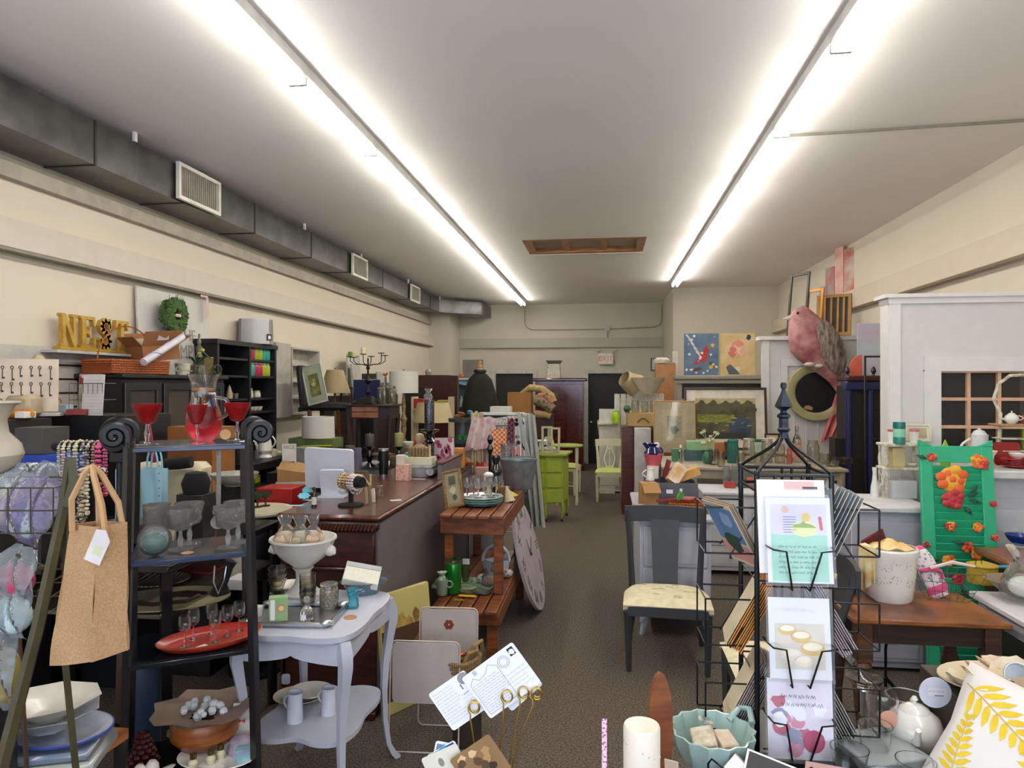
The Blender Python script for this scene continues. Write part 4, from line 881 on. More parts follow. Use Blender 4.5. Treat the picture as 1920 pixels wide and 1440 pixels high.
part('rim',MB(m('#4d431a',.4)).tube([(.071*math.cos(i*PI/14),.071*math.sin(i*PI/14),.087)for i in range(28)],.0022,5,True),t)
part('handle',MB(m('#2a8fa8',.35)).tube([(.07,0,.085),(.17,-.02,.092)],[.008,.012],8),t,'turquoise handle');b=MB(blkm);b.tube([(-.02,-.03,.105),(-.02,-.03,.125),(-.045,-.03,.125),(-.05,-.03,.09)],.002);part('clip',b,t)
t=T('oval_platter','tan stoneware boat shaped bowl at the right edge of the white table','bowl',G(1925,1120,.76));part('body',MB(m('#8d7a66',.5)).lathe(shell([(.06,0),(.12,.03),(.19,.085)],.006),30,sx=1.0,sy=.7),t)
t=T('cellophane_gift','cellophane wrapped white ceramic gift tied with green ribbon in the stoneware bowl','gift',G(1925,1120,.79));part('ceramic',MB(porc).ball((0,0,.05),(.08,.07,.05),16,10),t)
def crumple(b,r_,z0,h,sd_,n=16,flare=1.0):
 rn=random.Random(sd_);off=[[rn.uniform(.75,1.2)for _ in range(n)]for _ in range(7)]
 pr=[(.9,0),(1.0,.2),(.9,.4),(.62,.56),(.42,.66),(.72*flare,.84),(1.0*flare,1)]
 v=[];f=[]
 for k_,(a,z)in enumerate(pr):
  for i in range(n):q=r_*a*off[k_][i];v.append((q*math.cos(2*PI*i/n),q*math.sin(2*PI*i/n),z0+h*(z+.06*(off[k_][(i+3)%n]-1))))
 for k_ in range(6):
  for i in range(n):j=(i+1)%n;f.append((k_*n+i,k_*n+j,(k_+1)*n+j,(k_+1)*n+i))
 return b.add(v,f)
cello=glass('#f2f4f4',.10,.06,'#dfe4e6')
part('cellophane',crumple(MB(cello),.11,0,.24,4,18,.7),t);part('ribbon',MB(m('#2e6a4a',.5)).tube([(.09*math.cos(i*PI/8),-.02+.07*math.sin(i*PI/8),.08+.03*math.cos(i*.7))for i in range(9)],.003),t)
# ON THE LAVENDER CHEST, CABINET TOP
zc=1.04
bowl(G(1678,928,zc),.085,.055,porc,'white oval casserole dish on the lavender chest',name='casserole_dish',foot=.7)
pitcher(Zd(1640,4.75,zc),.028,.20,m('#dddcd4',.3),'tall slim white ceramic bottle with a green leaf on the lavender chest',name='ceramic_bottle',prof=[(.9,0),(1,.05),(.9,.35),(.6,.55),(.45,.8),(.5,1)],side=1)
t=T('distressed_shelf','chippy white painted little shelf with spindle posts left of the shutter top','shelf',Zd(1688,4.72,1.04));cp=m('#a59a80',.7,col2='#dedacb',scale=22)
for z in(.20,.36):part('shelf_board',MB(cp).box((0,0,z),(.26,.16,.018),.004),t)
for x in(-.11,.11):
 for y in(-.06,.06):part('spindle',MB(cp).lathe([(0,0),(.010,0),(.012,.03),(.008,.05),(.013,.08),(.008,.12),(.012,.16),(.008,.2),(.013,.26),(.008,.3),(.011,.36),(0,.36)],10,(x,y,0)),t)
sl=t.location
boxt('folded_linens','stack of folded white linens on the lowest level of the chippy shelf','linens',sl+Vector((.0,0,.0)),(.16,.13,.12),m('#c3c2c4',.8,col2='#dcdcda',kind='stripe',sc3=(0,0,1),scale=22))
boxt('cream_candle_box','cream box with a brown pointed motif inside the chippy shelf','box',sl+Vector((-.03,-.02,.21)),(.08,.07,.13),m('#c2b184',.6))
bowl(sl+Vector((.01,0,.21))+Vector((.06,0,0)),.035,.02,porc,'tiny white saucer on the middle board of the chippy shelf',name='saucer')
for px,z,c1,c2,lab in((1673,.37,'#e6dfd8','#c95a66','white cup with a coral rim at the left on the chippy shelf'),(1714,.37,'#ddd8cf','#c9707a','white cup with a pink rim at the right on the chippy shelf')):
 p_=Zd(px,4.70,1.04+z);t=T('cup',lab,'cup',p_,group='cups on the chippy shelf');part('body',MB(m(c1,.4)).lathe(shell([(.026,0),(.029,.09)],.002),18),t);part('rim',MB(m(c2,.4)).lathe([(.0295,.078),(.030,.092),(.028,.092)],18),t)
t=T('stacked_jar','teal and mint stacked ombre candle jar on the chippy shelf','jar',Zd(1686,4.66,1.41))
for z,c_,lb in((0,'#2f7f70','teal bottom'),(.045,'#8fcbb0','pale mint middle'),(.10,'#1f7068','dark teal top')):part('tier',MB(m(c_,.3)).lathe([(0,z),(.037,z),(.039,z+.02),(.037,z+(.055 if z==.045 else .045)),(0,z+(.055 if z==.045 else .045))],20),t,lb)
frame(Zd(1722,4.80,1.41),.17,.125,m('#d6cfba',.5),'small white framed landscape print leaning by the teal candle jar',fw=.016,matc=m('#ded9c2',.6),inner=m('#8f9a78',.6,col2='#c9a88a',scale=8),tilt=6,mw=.014)
t=T('wire_plant_arch','round white wrought iron arch with leaves above the chippy shelf','arch',Zd(1722,5.0,1.25));b=MB(cp)
r_=.165;q=[(r_*math.cos(R(a)),0,.24+r_*1.15*math.sin(R(a)))for a in range(-30,211,10)];q=[(q[0][0],0,0)]+q+[(q[-1][0],0,0)];b.tube(q,.006,6)
for a in range(-10,200,14):b.ball((r_*math.cos(R(a)),-.004,.24+r_*1.15*math.sin(R(a))),(.013,.006,.010),6,4)
for x in(-.07,0,.07):b.tube([(x,0,0),(x,0,.33)],.003,5)
b.tube([(-.17,0,.01),(.17,0,.01)],.005);part('iron_frame',b,t)
zc=1.2805
t=pitcher(Zd(1836,4.50,zc),.062,.20,m('#c9cac8',.35),'pale grey enamel coffee pot with a lid in front of the inside window',name='coffee_pot',prof=[(1,0),(1,.1),(.8,.75),(.7,.95),(.72,1)]);t.location.z=zc
part('lid',MB(m('#c9cac8',.35)).lathe([(.046,.2),(.03,.225),(.008,.235),(.012,.245),(0,.25)],18),t)
lth('leaf_vase','lime green leaf shaped vase beside the grey coffee pot','vase',Zd(1772,4.47,zc),[(0,0),(.03,0),(.036,.06),(.02,.13),(.004,.17),(0,.17)],m('#8fb32a',.4),sy=.5)
pitcher(Zd(1850,4.36,zc),.045,.11,m('#dfdcd0',.4),'small embossed cream vase in front of the coffee pot',name='cream_vase',prof=[(.7,0),(.8,.1),(.7,.3),(.85,.7),(1.1,1)])
t=T('tiered_stand','white distressed two tier plant stand with a curved handle at the right edge','stand',Zd(1912,4.58,zc));b=MB(cp)
for x in(-.13,.13):part('post',MB(cp).tube([(x,0,0),(x*.9,0,.34)],[.013,.011],8),t)
part('shelf_board',MB(wood('#8a6a48','#b89468',.6)).box((0,0,.26),(.32,.16,.015),.006),t)
part('wire_handle',MB(cp).tube([(-.12,0,.34),(-.16,0,.43),(-.13,0,.53),(-.06,0,.585),(.03,0,.59),(.12,0,.55)],.011,8),t)
for z in(.09,.17):part('shelf_board',MB(cp).box((0,0,z),(.28,.14,.008),.003),t)
teapot(t.location+Vector((-.055,-.01,.268)),.042,'small white teapot on the tiered stand at the right edge',porc,rz=160)
boxt('recipe_box','orange red box beside the teapot on the tiered stand','box',t.location+Vector((.045,-.03,.268)),(.07,.05,.06),m('#c04a2c',.5))
lth('lime_vase','bright lime green vase inside the tiered stand at the right edge','vase',t.location+Vector((.06,.02,.09)),[(0,0),(.03,0),(.035,.05),(.03,.14),(0,.14)],m('#a9cf2c',.4))
for i in range(5):plate(Zd(1908,4.38,zc)+Vector((0,0,.001+.010*i)),.088,m('#a31b1e',.3,coat=.3),('bottom','second','third','fourth','top')[i]+' red plate of the stack at the right edge',group='red plates on the long cabinet',h=.014,name='red_plate')
bowl(Zd(1908,4.38,zc)+Vector((.0,0,.058)),.05,.035,porc,'white bowl on top of the red plates')
S('red_platter','square red platter standing on edge behind the red plate stack','plate',MB(m('#8c1618',.3)).prism(rr(.16,.15,.02),.012,TR(0,0,.075)),Zd(1890,4.52,zc),rot=(R(-10),0,0))
bowl(G(1915,968,1.0)*1,.07,.02,m('#c8c2b8',.4),'shallow pale dish in the dark bay of the long cabinet',name='dish')if 0 else None
lth('cobalt_bowl','cobalt blue bowl on the mahogany chest at the right edge','bowl',G(1912,1022,.87),shell([(.03,0),(.06,.03),(.075,.06)],.004),m('#17337a',.25))
# ITEMS ON THE LAVENDER DRESSER (z .86)
zd=.86;rb_=random.Random(21)
t=T('zinc_tray','dark grey zinc box holding wrapped kitchen gifts on the lavender dresser','box',(.52,5.72,zd));dg=m('#54555a',.5)
b=MB(dg)
for x in(-.19,.19):b.box((x,0,.09),(.012,.40,.18))
for y in(-.2,.2):b.box((0,y,.09),(.38,.012,.18))
b.box((0,0,.01),(.38,.4,.02));part('body',b,t)
basket((.62,5.30,zd),.26,.16,.075,wicker,'small orange brown woven basket of red sticks at the front of the lavender dresser',hd=False)
for i in range(4):S('red_stick',('left','second','third','right')[i]+' glossy dark red wrapped stick in the orange woven basket','stick',MB(m('#8c1a1c',.4)).tube([(-.16,0,.0),(0,.0,.02),(.09,0,.015)],.009,6),(.54+.02*i,5.27+.03*i,zd+.075),-10+9*i,group='red sticks in the woven basket')
S('leafy_sprig','small bright green leafy sprig in the woven basket','sprig',(lambda b:[leaf(b.at(RZ(40*i)@RX(20)),0,0,.08,.03,50+14*i,0)for i in range(6)]and b.at())(MB(m('#4d9a3c',.6))),(.53,5.24,zd+.09))
kr=m('#a07645',.8)
t=T('kraft_box','brown kraft paper box with an open flap at the left of the zinc box','box',(.33,5.40,zd),12);part('carton',MB(kr).box((0,0,.10),(.13,.10,.20),.003),t);part('flap',MB(kr).at(TR(0,-.05,.2)@RX(-50)).box((0,0,-.05),(.13,.003,.1)),t)
pitcher((.36,5.62,zd+.18),.035,.10,porc,'small white porcelain creamer above the kraft box',name='creamer')
t=T('toothbrush_jar','white jar with a coral pink fluted flower vase in it on the zinc box','jar',(.39,5.80,zd+.18));part('body',MB(porc).cyl((0,0,0),.05,.10),t)
lth('fluted_vase','coral pink fluted vase behind the white jar','vase',(.40,5.87,zd+.18),[(0,0),(.03,0),(.05,.08),(.075,.19),(.07,.19),(.04,.08)],m('#b8505c',.4),wob=lambda a,z:1+.06*math.cos(9*a))
t=T('pitcher','round cobalt blue pitcher with a white snowball stopper above the coral vase','pitcher',(.405,5.99,zd+.28));cob=m('#0d1450',.12,coat=.6)
part('body',MB(cob).lathe([(0,0),(.04,0),(.072,.05),(.076,.09),(.05,.13),(.035,.145),(.05,.17)],24),t);part('spout',MB(cob).tube([(-.03,0,.135),(-.065,0,.165),(-.085,0,.168)],[.03,.018,.006],8),t);part('handle',handle(MB(cob),.04,.06,.15,.04,.008,1),t);part('stopper',MB(m('#d9dbe0',.3)).ball((.03,0,.15),.03),t)
boxt('pedestal_box','dark box under the cobalt pitcher behind the coral vase','box',(.41,5.99,zd),(.12,.12,.28),m('#3c4245',.6))
boxt('wrapped_bread','cream and orange cellophane wrapped wooden spoons bundle leaning right of the kraft box','bundle',(.52,5.58,zd+.18),(.10,.06,.16),m('#c79a62',.5,col2='#e2d4bc',scale=12),rot=(R(-20),R(35),0))
boxt('bread_box','orange tan wrapped loaf shaped pack lying across the zinc box','package',(.64,5.74,zd+.18),(.26,.08,.07),m('#b9702e',.5,col2='#d9a862',scale=9),rz=20,rot=(0,R(-18),R(18)))
t=T('small_teapot','white','teapot',(.57,5.84,zd+.19));bpy.data.objects.remove(t)
teapot((.585,5.86,zd+.18),.045,'small cream teapot with a brown knob on the zinc box',m('#ddd6c6',.25),name='small_teapot')
boxt('red_box','dark red narrow box standing on the zinc box between jar and teapot','box',(.49,5.86,zd+.18),(.035,.05,.15),m('#7d1820',.5),rot=(0,R(14),0))
for i,(x,y)in enumerate(((.50,5.5),(.58,5.5))):boxt('hanging_tag',('left','right')[i]+' white price tag hanging on the front of the zinc box','tag',(x,5.512,zd+.10-.02*i),(.05-.03*i,.002,.03+.03*i),paper,rot=(0,R(8*i),0))
t=T('enamel_cup','white enamel cup with a dark handle at the left front of the lavender dresser','cup',(.245,5.12,zd));part('body',MB(m('#d8d2cc',.3)).lathe(shell([(.045,0),(.048,.07)],.003),22),t);part('handle',handle(MB(blk),.045,.01,.065,.035,.005,-1),t);part('rim',MB(m('#c98d8d',.4)).lathe([(.0485,.064),(.05,.072),(.046,.072)],22),t)
lth('teal_jar_lid','dark teal round tin on the lavender dresser edge behind the chair back','tin',(.33,5.10,zd),[(0,0),(.045,0),(.045,.035),(0,.035)],m('#1d6b5c',.3))
# GLASSWARE TABLE (z .93) behind
gt=table((1.50,7.98,0),1.9,1.15,.95,m('#9a8f7c',.5),'long low brown table crowded with old glass jars under the landscape picture',name='glassware_table',lw=.06)
gz=.95
aqg=glass('#7fc6bc',.25,.04,'#6fb8ac');smk=cutglass('#e9e6de',.1,20)
def ovalfront(px,d,z):return Zd(px,d,z)
gj='old glass jars on the long brown table'
jar(Zd(1374,7.62,gz),.062,.26,aqg,'aqua blue glass canning jar with a glass lid, tallest in the jar row',lid=aqg,group=gj,neck=.85)
jar(Zd(1404,7.62,gz),.062,.27,smk,'large clear canning jar with a zinc lid right of the aqua one',lid=m('#b9b2a0',.35,.6),group=gj,neck=.9)
jar(Zd(1438,7.65,gz),.06,.27,smk,'clear canning jar with a silvery lid behind the rack arm',lid=m('#bdb8a8',.35,.6),group=gj,neck=.9)
jar(Zd(1462,7.60,gz),.055,.24,smk,'clear canning jar directly behind the rack finial',lid=m('#c9c5b8',.35,.4),group=gj,neck=.8)
jar(Zd(1524,7.75,gz),.065,.24,smk,'clear open apothecary jar right of the finial arms',group=gj)
bottle(Zd(1494,7.7,gz),.045,.40,smk,'tall clear decanter with pinkish base right of the finial',cap=clear,name='decanter',lab=m('#d98a7c',.4))
bottle(Zd(1480,7.55,gz),.03,.24,glass('#e9a9a0',.3,.04,'#d9867c'),'small coral tinted bottle right of the finial',name='tinted_bottle')
for i,(px,d,r_,h,lab)in enumerate(((1338,7.45,.05,.17,'clear tumbler left of the aqua jar'),(1352,7.25,.045,.16,'clear tumbler below the aqua jar'),(1388,7.2,.045,.16,'clear tumbler between aqua jar and big clear jar'),(1422,7.3,.05,.15,'clear tumbler beside the silver lid jar'),(1546,7.5,.07,.12,'squat clear glass bowl right of the finial'),(1560,7.3,.08,.06,'shallow clear dish at the right end of the glass table'),(1325,7.6,.05,.14,'clear tumbler at the left end of the glassware'))):
 S('glass_tumbler',lab,'glass',MB(smk).lathe(shell([(r_*.8,0),(r_,h)],.003),16),Zd(px,d,gz),0,'clear glasses on the long brown table')
for i in range(4):plate(Zd(1580,7.45,gz+.003+.016*i),.10,smk,('lowest','second','third','top')[i]+' clear glass plate in the stack at the right end of the glass table',group='glass plates on the brown table',n=18,name='glass_plate')
boxt('mint_loaf_pan','mint green rectangular pan standing on the left of the glassware','pan',Zd(1312,7.9,gz+.12),(.30,.14,.10),m('#86ab7c',.4));boxt('mint_pan_block','dark teal blue box under the mint green pan','box',Zd(1312,7.9,gz),(.34,.18,.12),m('#3f5a5c',.6));
boxt('green_dish','small dark green dish left of the mint green pan','dish',Zd(1268,7.8,gz+.0),(.10,.08,.14),m('#3f7a54',.4));boxt('butter_dish','mint dish with dark lid between the two silver lid jars','dish',Zd(1422,8.0,gz),(.16,.1,.20),m('#b9c8b4',.4));boxt('green_tin','flat dark green tin lid on the mint dish','tin',Zd(1420,8.0,gz+.2),(.12,.09,.03),m('#1e5a40',.4))
boxt('wood_block','orange wooden block left of the big clear jars','block',Zd(1350,8.1,gz),(.16,.08,.19),m('#b0713a',.5))
bottle(Zd(1276,7.6,gz),.028,.2,smk,'small clear bottle with a white cap left of the mint pan',cap=paper,name='small_bottle')
t=T('flower_vase','green vase with cream artificial flowers in front of the landscape picture','vase',Zd(1327,7.55,gz));part('vase',MB(m('#2f6b52',.3)).lathe([(0,0),(.035,0),(.06,.05),(.05,.1),(.03,.13),(.035,.15),(0,.14)],18),t)
b=MB(m('#b8b48a',.7));rr_=random.Random(4)
for q in range(16):
 a=rr_.uniform(0,6.28);r_=rr_.uniform(.03,.13);z=.2+rr_.uniform(0,.16);b.tube([(0,0,.12),(r_*.5*math.cos(a),r_*.5*math.sin(a),z-.05),(r_*math.cos(a),r_*.6*math.sin(a),z)],.003,4)
 b.ball((r_*math.cos(a),r_*.6*math.sin(a),z),(.022,.022,.016),6,4)
part('blossoms',b,t)
S('terracotta_pot','round terracotta coloured pot in front of the landscape picture bottom','pot',MB(m('#4a4038',.6)).lathe(shell([(.05,0),(.07,.13),(.078,.14),(.078,.16)],.005),20),Zd(1371,8.0,gz+.04))
boxt('pot_riser','small dark wooden riser under the terracotta coloured pot','riser',Zd(1371,8.0,gz),(.16,.14,.04),darkw)
for i,(px,lab)in enumerate(((1362,'left'),(1378,'second'),(1394,'third'),(1408,'right'))):
 for k,(dz,wd_)in enumerate(((0,'standing on the white cabinet'),(.105,'stacked on another glass on the white cabinet'))):
  S('shot_glass','%s clear glass of the row %s'%(lab,wd_),'glass',MB(crystal).lathe(shell([(.03,0),(.038,.1)],.003),14),Zd(px,6.95,.79+dz),0,'clear glasses stacked on the white cabinet')
for px,c_,w_,h,lab in((1368,'#a8382c',.10,.06,'flat red box at the front of the white cabinet'),(1392,'#1f5a4a',.08,.05,'dark green box between the red and orange ones'),(1406,'#c4592a',.07,.10,'orange red box behind the left rack post')):boxt('small_box',lab,'box',Zd(px,6.85,.79),(w_,.05,h),m(c_,.5,col2='#2a5a5c' if px==1406 else None,scale=14),group='little boxes on the white cabinet')
# PICTURES & HUTCH AT RIGHT BACK
def pic_land(b,w_,h):
 r_=random.Random(3);b.use(m('#5a5438',.7,col2='#38382a',scale=5,detail=8));rect(b,0,0,w_,h,-.0002)
 b.use(m('#a79c74',.6));rect(b,0,h*.43,w_,h*.14,-.0004)
 for q in range(15):b.use(m('#4a442e',.8,col2='#5f573a',scale=9,detail=8));blob(b,w_*(q/14-.5)*.9,h*(.29+.07*math.sin(q*2.1)),w_*.07,-.0006-q*.00003,r_)
 b.use(m('#1f2f46',.6,col2='#35475a',scale=7,detail=8));blob(b,w_*.27,-h*.22,w_*.21,-.0012,r_,16);b.use(m('#8f9436',.8,col2='#4e5628',scale=9,sc3=(1,1,5),detail=8));rect(b,-w_*.16,h*.0,w_*.62,h*.2,-.0011)
 for q in range(34):b.use(m(('#6f7834','#8f9248','#4e5630','#a39c5a')[q%4],.8));disc(b,w_*r_.uniform(-.46,.4),h*r_.uniform(-.4,.08),w_*r_.uniform(.012,.05),-.0016-q*.00003,10,1,.22)
 b.use(m('#2a2c22',.7));rect(b,-w_*.05,-h*.42,w_*.8,h*.14,-.0024)
frame(Zd(1361,8.85,.98),1.03,.80,m('#3a2618',.4),'large framed landscape of a green pond with a wide white mat and dark frame',pic_land,m('#cfc6b6',.7),fw=.03,tilt=6,mw=.11,rz=0,depth=.03)
gt2=table((1.75,9.0,0),1.35,.42,.97,m('#b9b2a2',.5),'cream side table behind the jars carrying the large landscape picture',name='console_table',lw=.05)
def pic_etch(b,w_,h):b.use(m('#8f9478',.7,col2='#b5b08c',scale=25));rect(b,0,-h*.0,w_*.62,h*.62,-.0003);b.use(m('#5c6650',.7));blob(b,0,-h*.1,w_*.2,-.0006,random.Random(2))
frame(Zd(1265,8.72,.955),.52,.66,m('#a8824a',.4),'gold framed botanical etching with wide cream mat and a bright light reflection',pic_etch,m('#d1bd90',.7),fw=.014,tilt=9,rz=-1.4,mw=.1,inner=m('#d9c79a',.7),glz=True)
frame(Zd(1448,8.7,.96),.18,.24,m('#2c1a12',.4),'small dark framed picture just right of the large landscape',lambda b,w_,h:(b.use(m('#b0702e',.6)),blob(b,0,0,w_*.2,-.0005,random.Random(1))),m('#c8a878',.7),fw=.02,tilt=5,mw=.03)
t=T('hutch','taupe painted hutch with open shelves behind the landscape picture','hutch',(1.66,10.35,0));tp_=m('#8f8578',.6,var=.04);tpd=m('#6f675e',.6)
part('cornice',MB(tp_).box((0,-.02,1.915),(1.34,.46,.06),.012).box((0,-.01,1.86),(1.28,.42,.06)),t)
b=MB(tp_)
for x in(-.6,.6):b.box((x,0,.93),(.07,.40,1.86))
b.box((0,.19,.93),(1.2,.02,1.86));part('case',b,t)
for z in(.9,1.28,1.60):part('shelf',MB(tp_).box((0,0,z),(1.14,.36,.025)),t)
part('drawer_base',MB(tp_).box((0,0,.45),(1.14,.38,.88)),t)
for i,(x,w_,h,c_,lab)in enumerate(((-.42,.16,.11,'#8d8576','grey speckled tin at the left on the upper hutch shelf'),(-.14,.28,.14,'#9a5c28','stack of orange brown cigar boxes on the upper hutch shelf'),(.16,.24,.09,'#8a7448','folded tan cloth on the upper hutch shelf'),(.42,.18,.07,'#5a3e28','brown wooden tray on the upper hutch shelf'))):boxt('stored_box',lab,'box',Vector((1.66+x,10.27,1.613)),(w_,.2,h),m(c_,.6),group='things on the upper hutch shelf')
S('brown_jug','dark brown round jug on the middle hutch shelf at the left','jug',MB(m('#2a1512',.3)).ball((0,0,.09),(.09,.09,.09)),(1.32,10.28,1.293))
def pic_card(b,w_,h):
 r_=random.Random(9);b.use(m('#4a5f7c',.6,col2='#64788c',scale=6,detail=6));rect(b,0,0,w_,h,-.0002);b.use(m('#a82a26',.5));disc(b,.03,-.03,.075,-.0008,14,.8,1.1,.3);leaf(b,.0,-.07,.15,.05,215,-.0009);disc(b,.07,.055,.045,-.0010,12);flat(b,[(.04,.08),(.075,.135),(.10,.075)],-.0011);b.use(m('#5a4438',.6));[leaf(b,x_,z_,.16,.05,a_,-.0006)for x_,z_,a_ in((.1,-.1,-40),(.02,-.2,190))]
 b.use(m('#d8d6d2',.5))
 for q in range(20):blob(b,w_*r_.uniform(-.45,.45),h*r_.uniform(-.45,.45),w_*r_.uniform(.015,.05),-.0012,r_,7)
 for q in range(5):rect(b,-w_*.36+q*.035,h*(.4-q*.1),.12,.02,-.0013,-50)
 b.use(m('#c9a72c',.5));blob(b,w_*.32,h*.22,.03,-.0014,r_);blob(b,w_*.28,-h*.3,.03,-.0014,r_)
def pic_rose(b,w_,h):
 r_=random.Random(7);b.use(m('#c2a06a',.6,col2='#d6bd8c',scale=5));rect(b,0,0,w_,h,-.0002)
 for q in range(14):b.use(m(('#d68a78','#c9705f','#dba892','#e0c29a')[q%4],.6));blob(b,w_*r_.uniform(-.2,.25),h*r_.uniform(-.02,.28),w_*.12,-.0005-q*.00005,r_)
 b.use(m('#22325e',.6));blob(b,w_*.32,h*.40,w_*.08,-.002,r_,9);b.use(m('#4d5560',.6));flat(b,[(-.16,-.18),(-.10,-.14),(.0,-.24),(.04,-.29),(-.12,-.29)],-.002);b.use(m('#d9cfa8',.6));blob(b,0,-h*.35,w_*.1,-.0015,r_)
canvas(Zd(1314,10.15,1.947)+Vector((0,-.05,0)),.49,.61,m('#324f74',.5),'blue canvas painting of a red cardinal among white blossoms, on the hutch',pic_card,edge=m('#6b7a44',.5))
canvas(Zd(1381,10.10,1.947)+Vector((0,-.05,0)),.49,.61,m('#c5a572',.5),'tan canvas painting of pink roses and a blue flower, on the hutch',pic_rose,edge=m('#7c7a3a',.5))
def emptyframe(loc,w_,h,fm,label,fw=.04,tilt=0,rz=0):return frame(loc,w_,h,fm,label,fw=fw,tilt=tilt,rz=rz,name='empty_frame',cat='frame')
zt2=2.445
emptyframe(WY(1492,630,9.44)*1,.32,.83,m('#151c14',.4),'large empty dark green picture frame leaning on top of the far partition',.035,6,-58)
emptyframe(WY(1523,630,9.44)*1,.27,.62,m('#b3772a',.35,.3),'empty gold picture frame leaning on the far partition behind the bird',.04,6,-58)
t=T('wooden_crate_frame','gold slatted wooden window frame leaning at the right on the far partition','frame',(2.93,9.44,zt2),rot=(R(-6),0,R(-30)));gm=m('#a87a34',.5)
b=MB(gm)
for x in(-.19,.19):b.box((x,0,.27),(.04,.03,.54))
for z in(.02,.52):b.box((0,0,z),(.34,.03,.04))
part('frame',b,t)
for x in(-.11,-.03,.05,.12):part('slat',MB(gm).box((x,0,.27),(.025,.02,.48)),t)
part('backing',MB(m('#3a3222',.6)).box((0,.012,.27),(.34,.006,.48)),t)
t=T('skyline_art','pink and grey skyline shaped metal wall art on the right wall beam','wall art',(3.19,10.0,3.035),-76)
for x,w_,h,c_,c2,lab in((-.38,.22,.18,'#8a6a66','#b89a94','low reddish block'),(-.22,.22,.42,'#9a9088','#a8564e',None),(.0,.20,.86,'#c9857a','#d8b5a6','tall pink tower'),(.28,.34,.60,'#bdb2a4','#b35a52','grey block with red base')):part('panel',MB(m(c_,.6,col2=c2,kind='noise',scale=5)).box((x,0,h/2),(w_,.03,h),.003),t,lab)
bird=T('bird_figure','large pink and grey finch cut out standing on the far partition above the round mirror','bird figure',WY(1522,690,9.25))
kb=9.05/1300
pk1=m('#8f3f4a',.75,col2='#b98c88',kind='noise',scale=6,bump=.2,detail=8)
def bx_(px,py):return((px-1522)*kb,0,(690-py)*kb)
spine=[(1508,576,2),(1505,582,14),(1506,592,24),(1510,604,31),(1514,618,36),(1518,634,40),(1524,650,42),(1533,664,38),(1543,678,30),(1552,692,22),(1560,706,14),(1566,722,8),(1572,740,3)]
def body(u,v):
 k=u*(len(spine)-1);i=min(int(k),len(spine)-2);f=k-i;a,b_=spine[i],spine[i+1]
 px,py,r_=[a[q]*(1-f)+b_[q]*f for q in range(3)];an=v*2*PI;c,s_=math.cos(an),math.sin(an)
 nx,nz=.93,.36*min(1,max(0,u-.1)*1.6)
 x,_,z=bx_(px,py);return(x+r_*kb*c*nx,-r_*kb*.55*s_,z+r_*kb*c*nz)
b=MB(pk1);b.sheet(lambda u,v:body(u,1-v),40,20);part('body',b,bird)
gy=m('#4e423c',.8,col2='#9a8a80',kind='noise',scale=9,sc3=(3,1,1),bump=.4,detail=8)
part('wing',MB(gy).at(TR(*bx_(1550,652))@TR(0,-.10,0)@RY(-20)).ball((0,0,0),(.155,.10,.36),20,14),bird,'streaky grey brown wing')
part('tail',MB(gy).sheet(lambda u,v:(lambda q:(q[0],-.02-.03*math.sin(PI*v),q[2]))(bx_(1545+26*u+18*(v-.5)*(1-.5*u),678+44*u)),10,6,.02),bird,'grey tail')
part('beak',MB(m('#b9a99a',.5)).at(TR(*bx_(1486,598))@RY(-98)).lathe([(.05,-.02),(.036,.02),(.004,.10),(0,.10)],12),bird,'pale stubby beak')
part('eye',MB(m('#141012',.2)).ball((bx_(1493,591)[0],-.125,bx_(0,591)[2]),.018),bird)
part('foot',MB(m('#c9bfb4',.6)).ball((bx_(1514,682)[0],-.1,bx_(0,684)[2]),(.07,.04,.03)).ball((bx_(1530,686)[0],-.1,bx_(0,687)[2]),(.06,.04,.025)),bird,'pale feet')
t=T('round_mirror','round chalkboard in a wide sage cream frame hanging on the far partition','chalkboard',WY(1529,736,9.40));t.rotation_euler=(0,0,0)
b=MB(m('#a39c70',.5,var=.08)).at(RX(90));b.lathe([(.26,0),(.365,0),(.375,.02),(.36,.045),(.29,.05),(.26,.03),(.26,0)],48);part('frame',b,t)
b=MB(m('#060607',.5)).at(RX(90));b.lathe([(0,.02),(.265,.02),(.265,0),(0,0)],40);part('board',b,t)
S('fern_note','torn brown paper scrap at the lower left of the round black board','paper',MB(m('#a07a4c',.8)).prism([(-.05,-.02),(.05,-.035),(.06,.0),(.01,.03),(-.04,.02)],.006),WY(1515,764,9.36))
def scarf(u,v):
 l_=1572-34*u;r_=1593-24*max(0,u-.55)/.45;px=l_+(r_-l_)*v;py=722+108*u-14*v*u;p_=WY(px,py,9.38);return(p_.x,p_.y-.04*math.sin(v*14),p_.z)
S('pink_scarf','rose pink and orange silky scarf hanging right of the round black board','scarf',MB(m('#b8506a',.6,col2='#cf8070',kind='noise',scale=6)).sheet(scarf,16,14,.006))
canvas(WY(1640,705,8.6),.36,.62,m('#a8b9c0',.6,col2='#b9a0b8',kind='noise',scale=3,sc3=(.4,1,1.5)),'tall pale blue and lilac sunset canvas leaning beside the near partition',rz=-8,tilt=4)
t=T('display_cabinet','dark mahogany and navy blue display cabinet in the opening between the partitions','cabinet',Zd(1634,7.9,0));nav=m('#10194a',.4)
part('case',MB(m('#1a0d0c',.5)).box((0,.1,.90),(.58,.36,1.80)),t)
for x in(-.29,-.06,.26):part('column',MB(nav).cyl((x,-.13,0),.035,1.78),t)
part('cornice',MB(nav).box((-.02,-.1,1.80),(.62,.16,.10),.01),t,'navy blue cornice');part('top_board',MB(m('#3a1210',.4)).box((-.02,-.0,1.88),(.6,.4,.06),.01),t)
for x in(-.28,0,.26):part('finial',MB(m('#1c2430',.4)).lathe([(0,0),(.02,0),(.012,.03),(.03,.06),(.02,.10),(0,.12)],12,(x,-.06,1.90)),t)
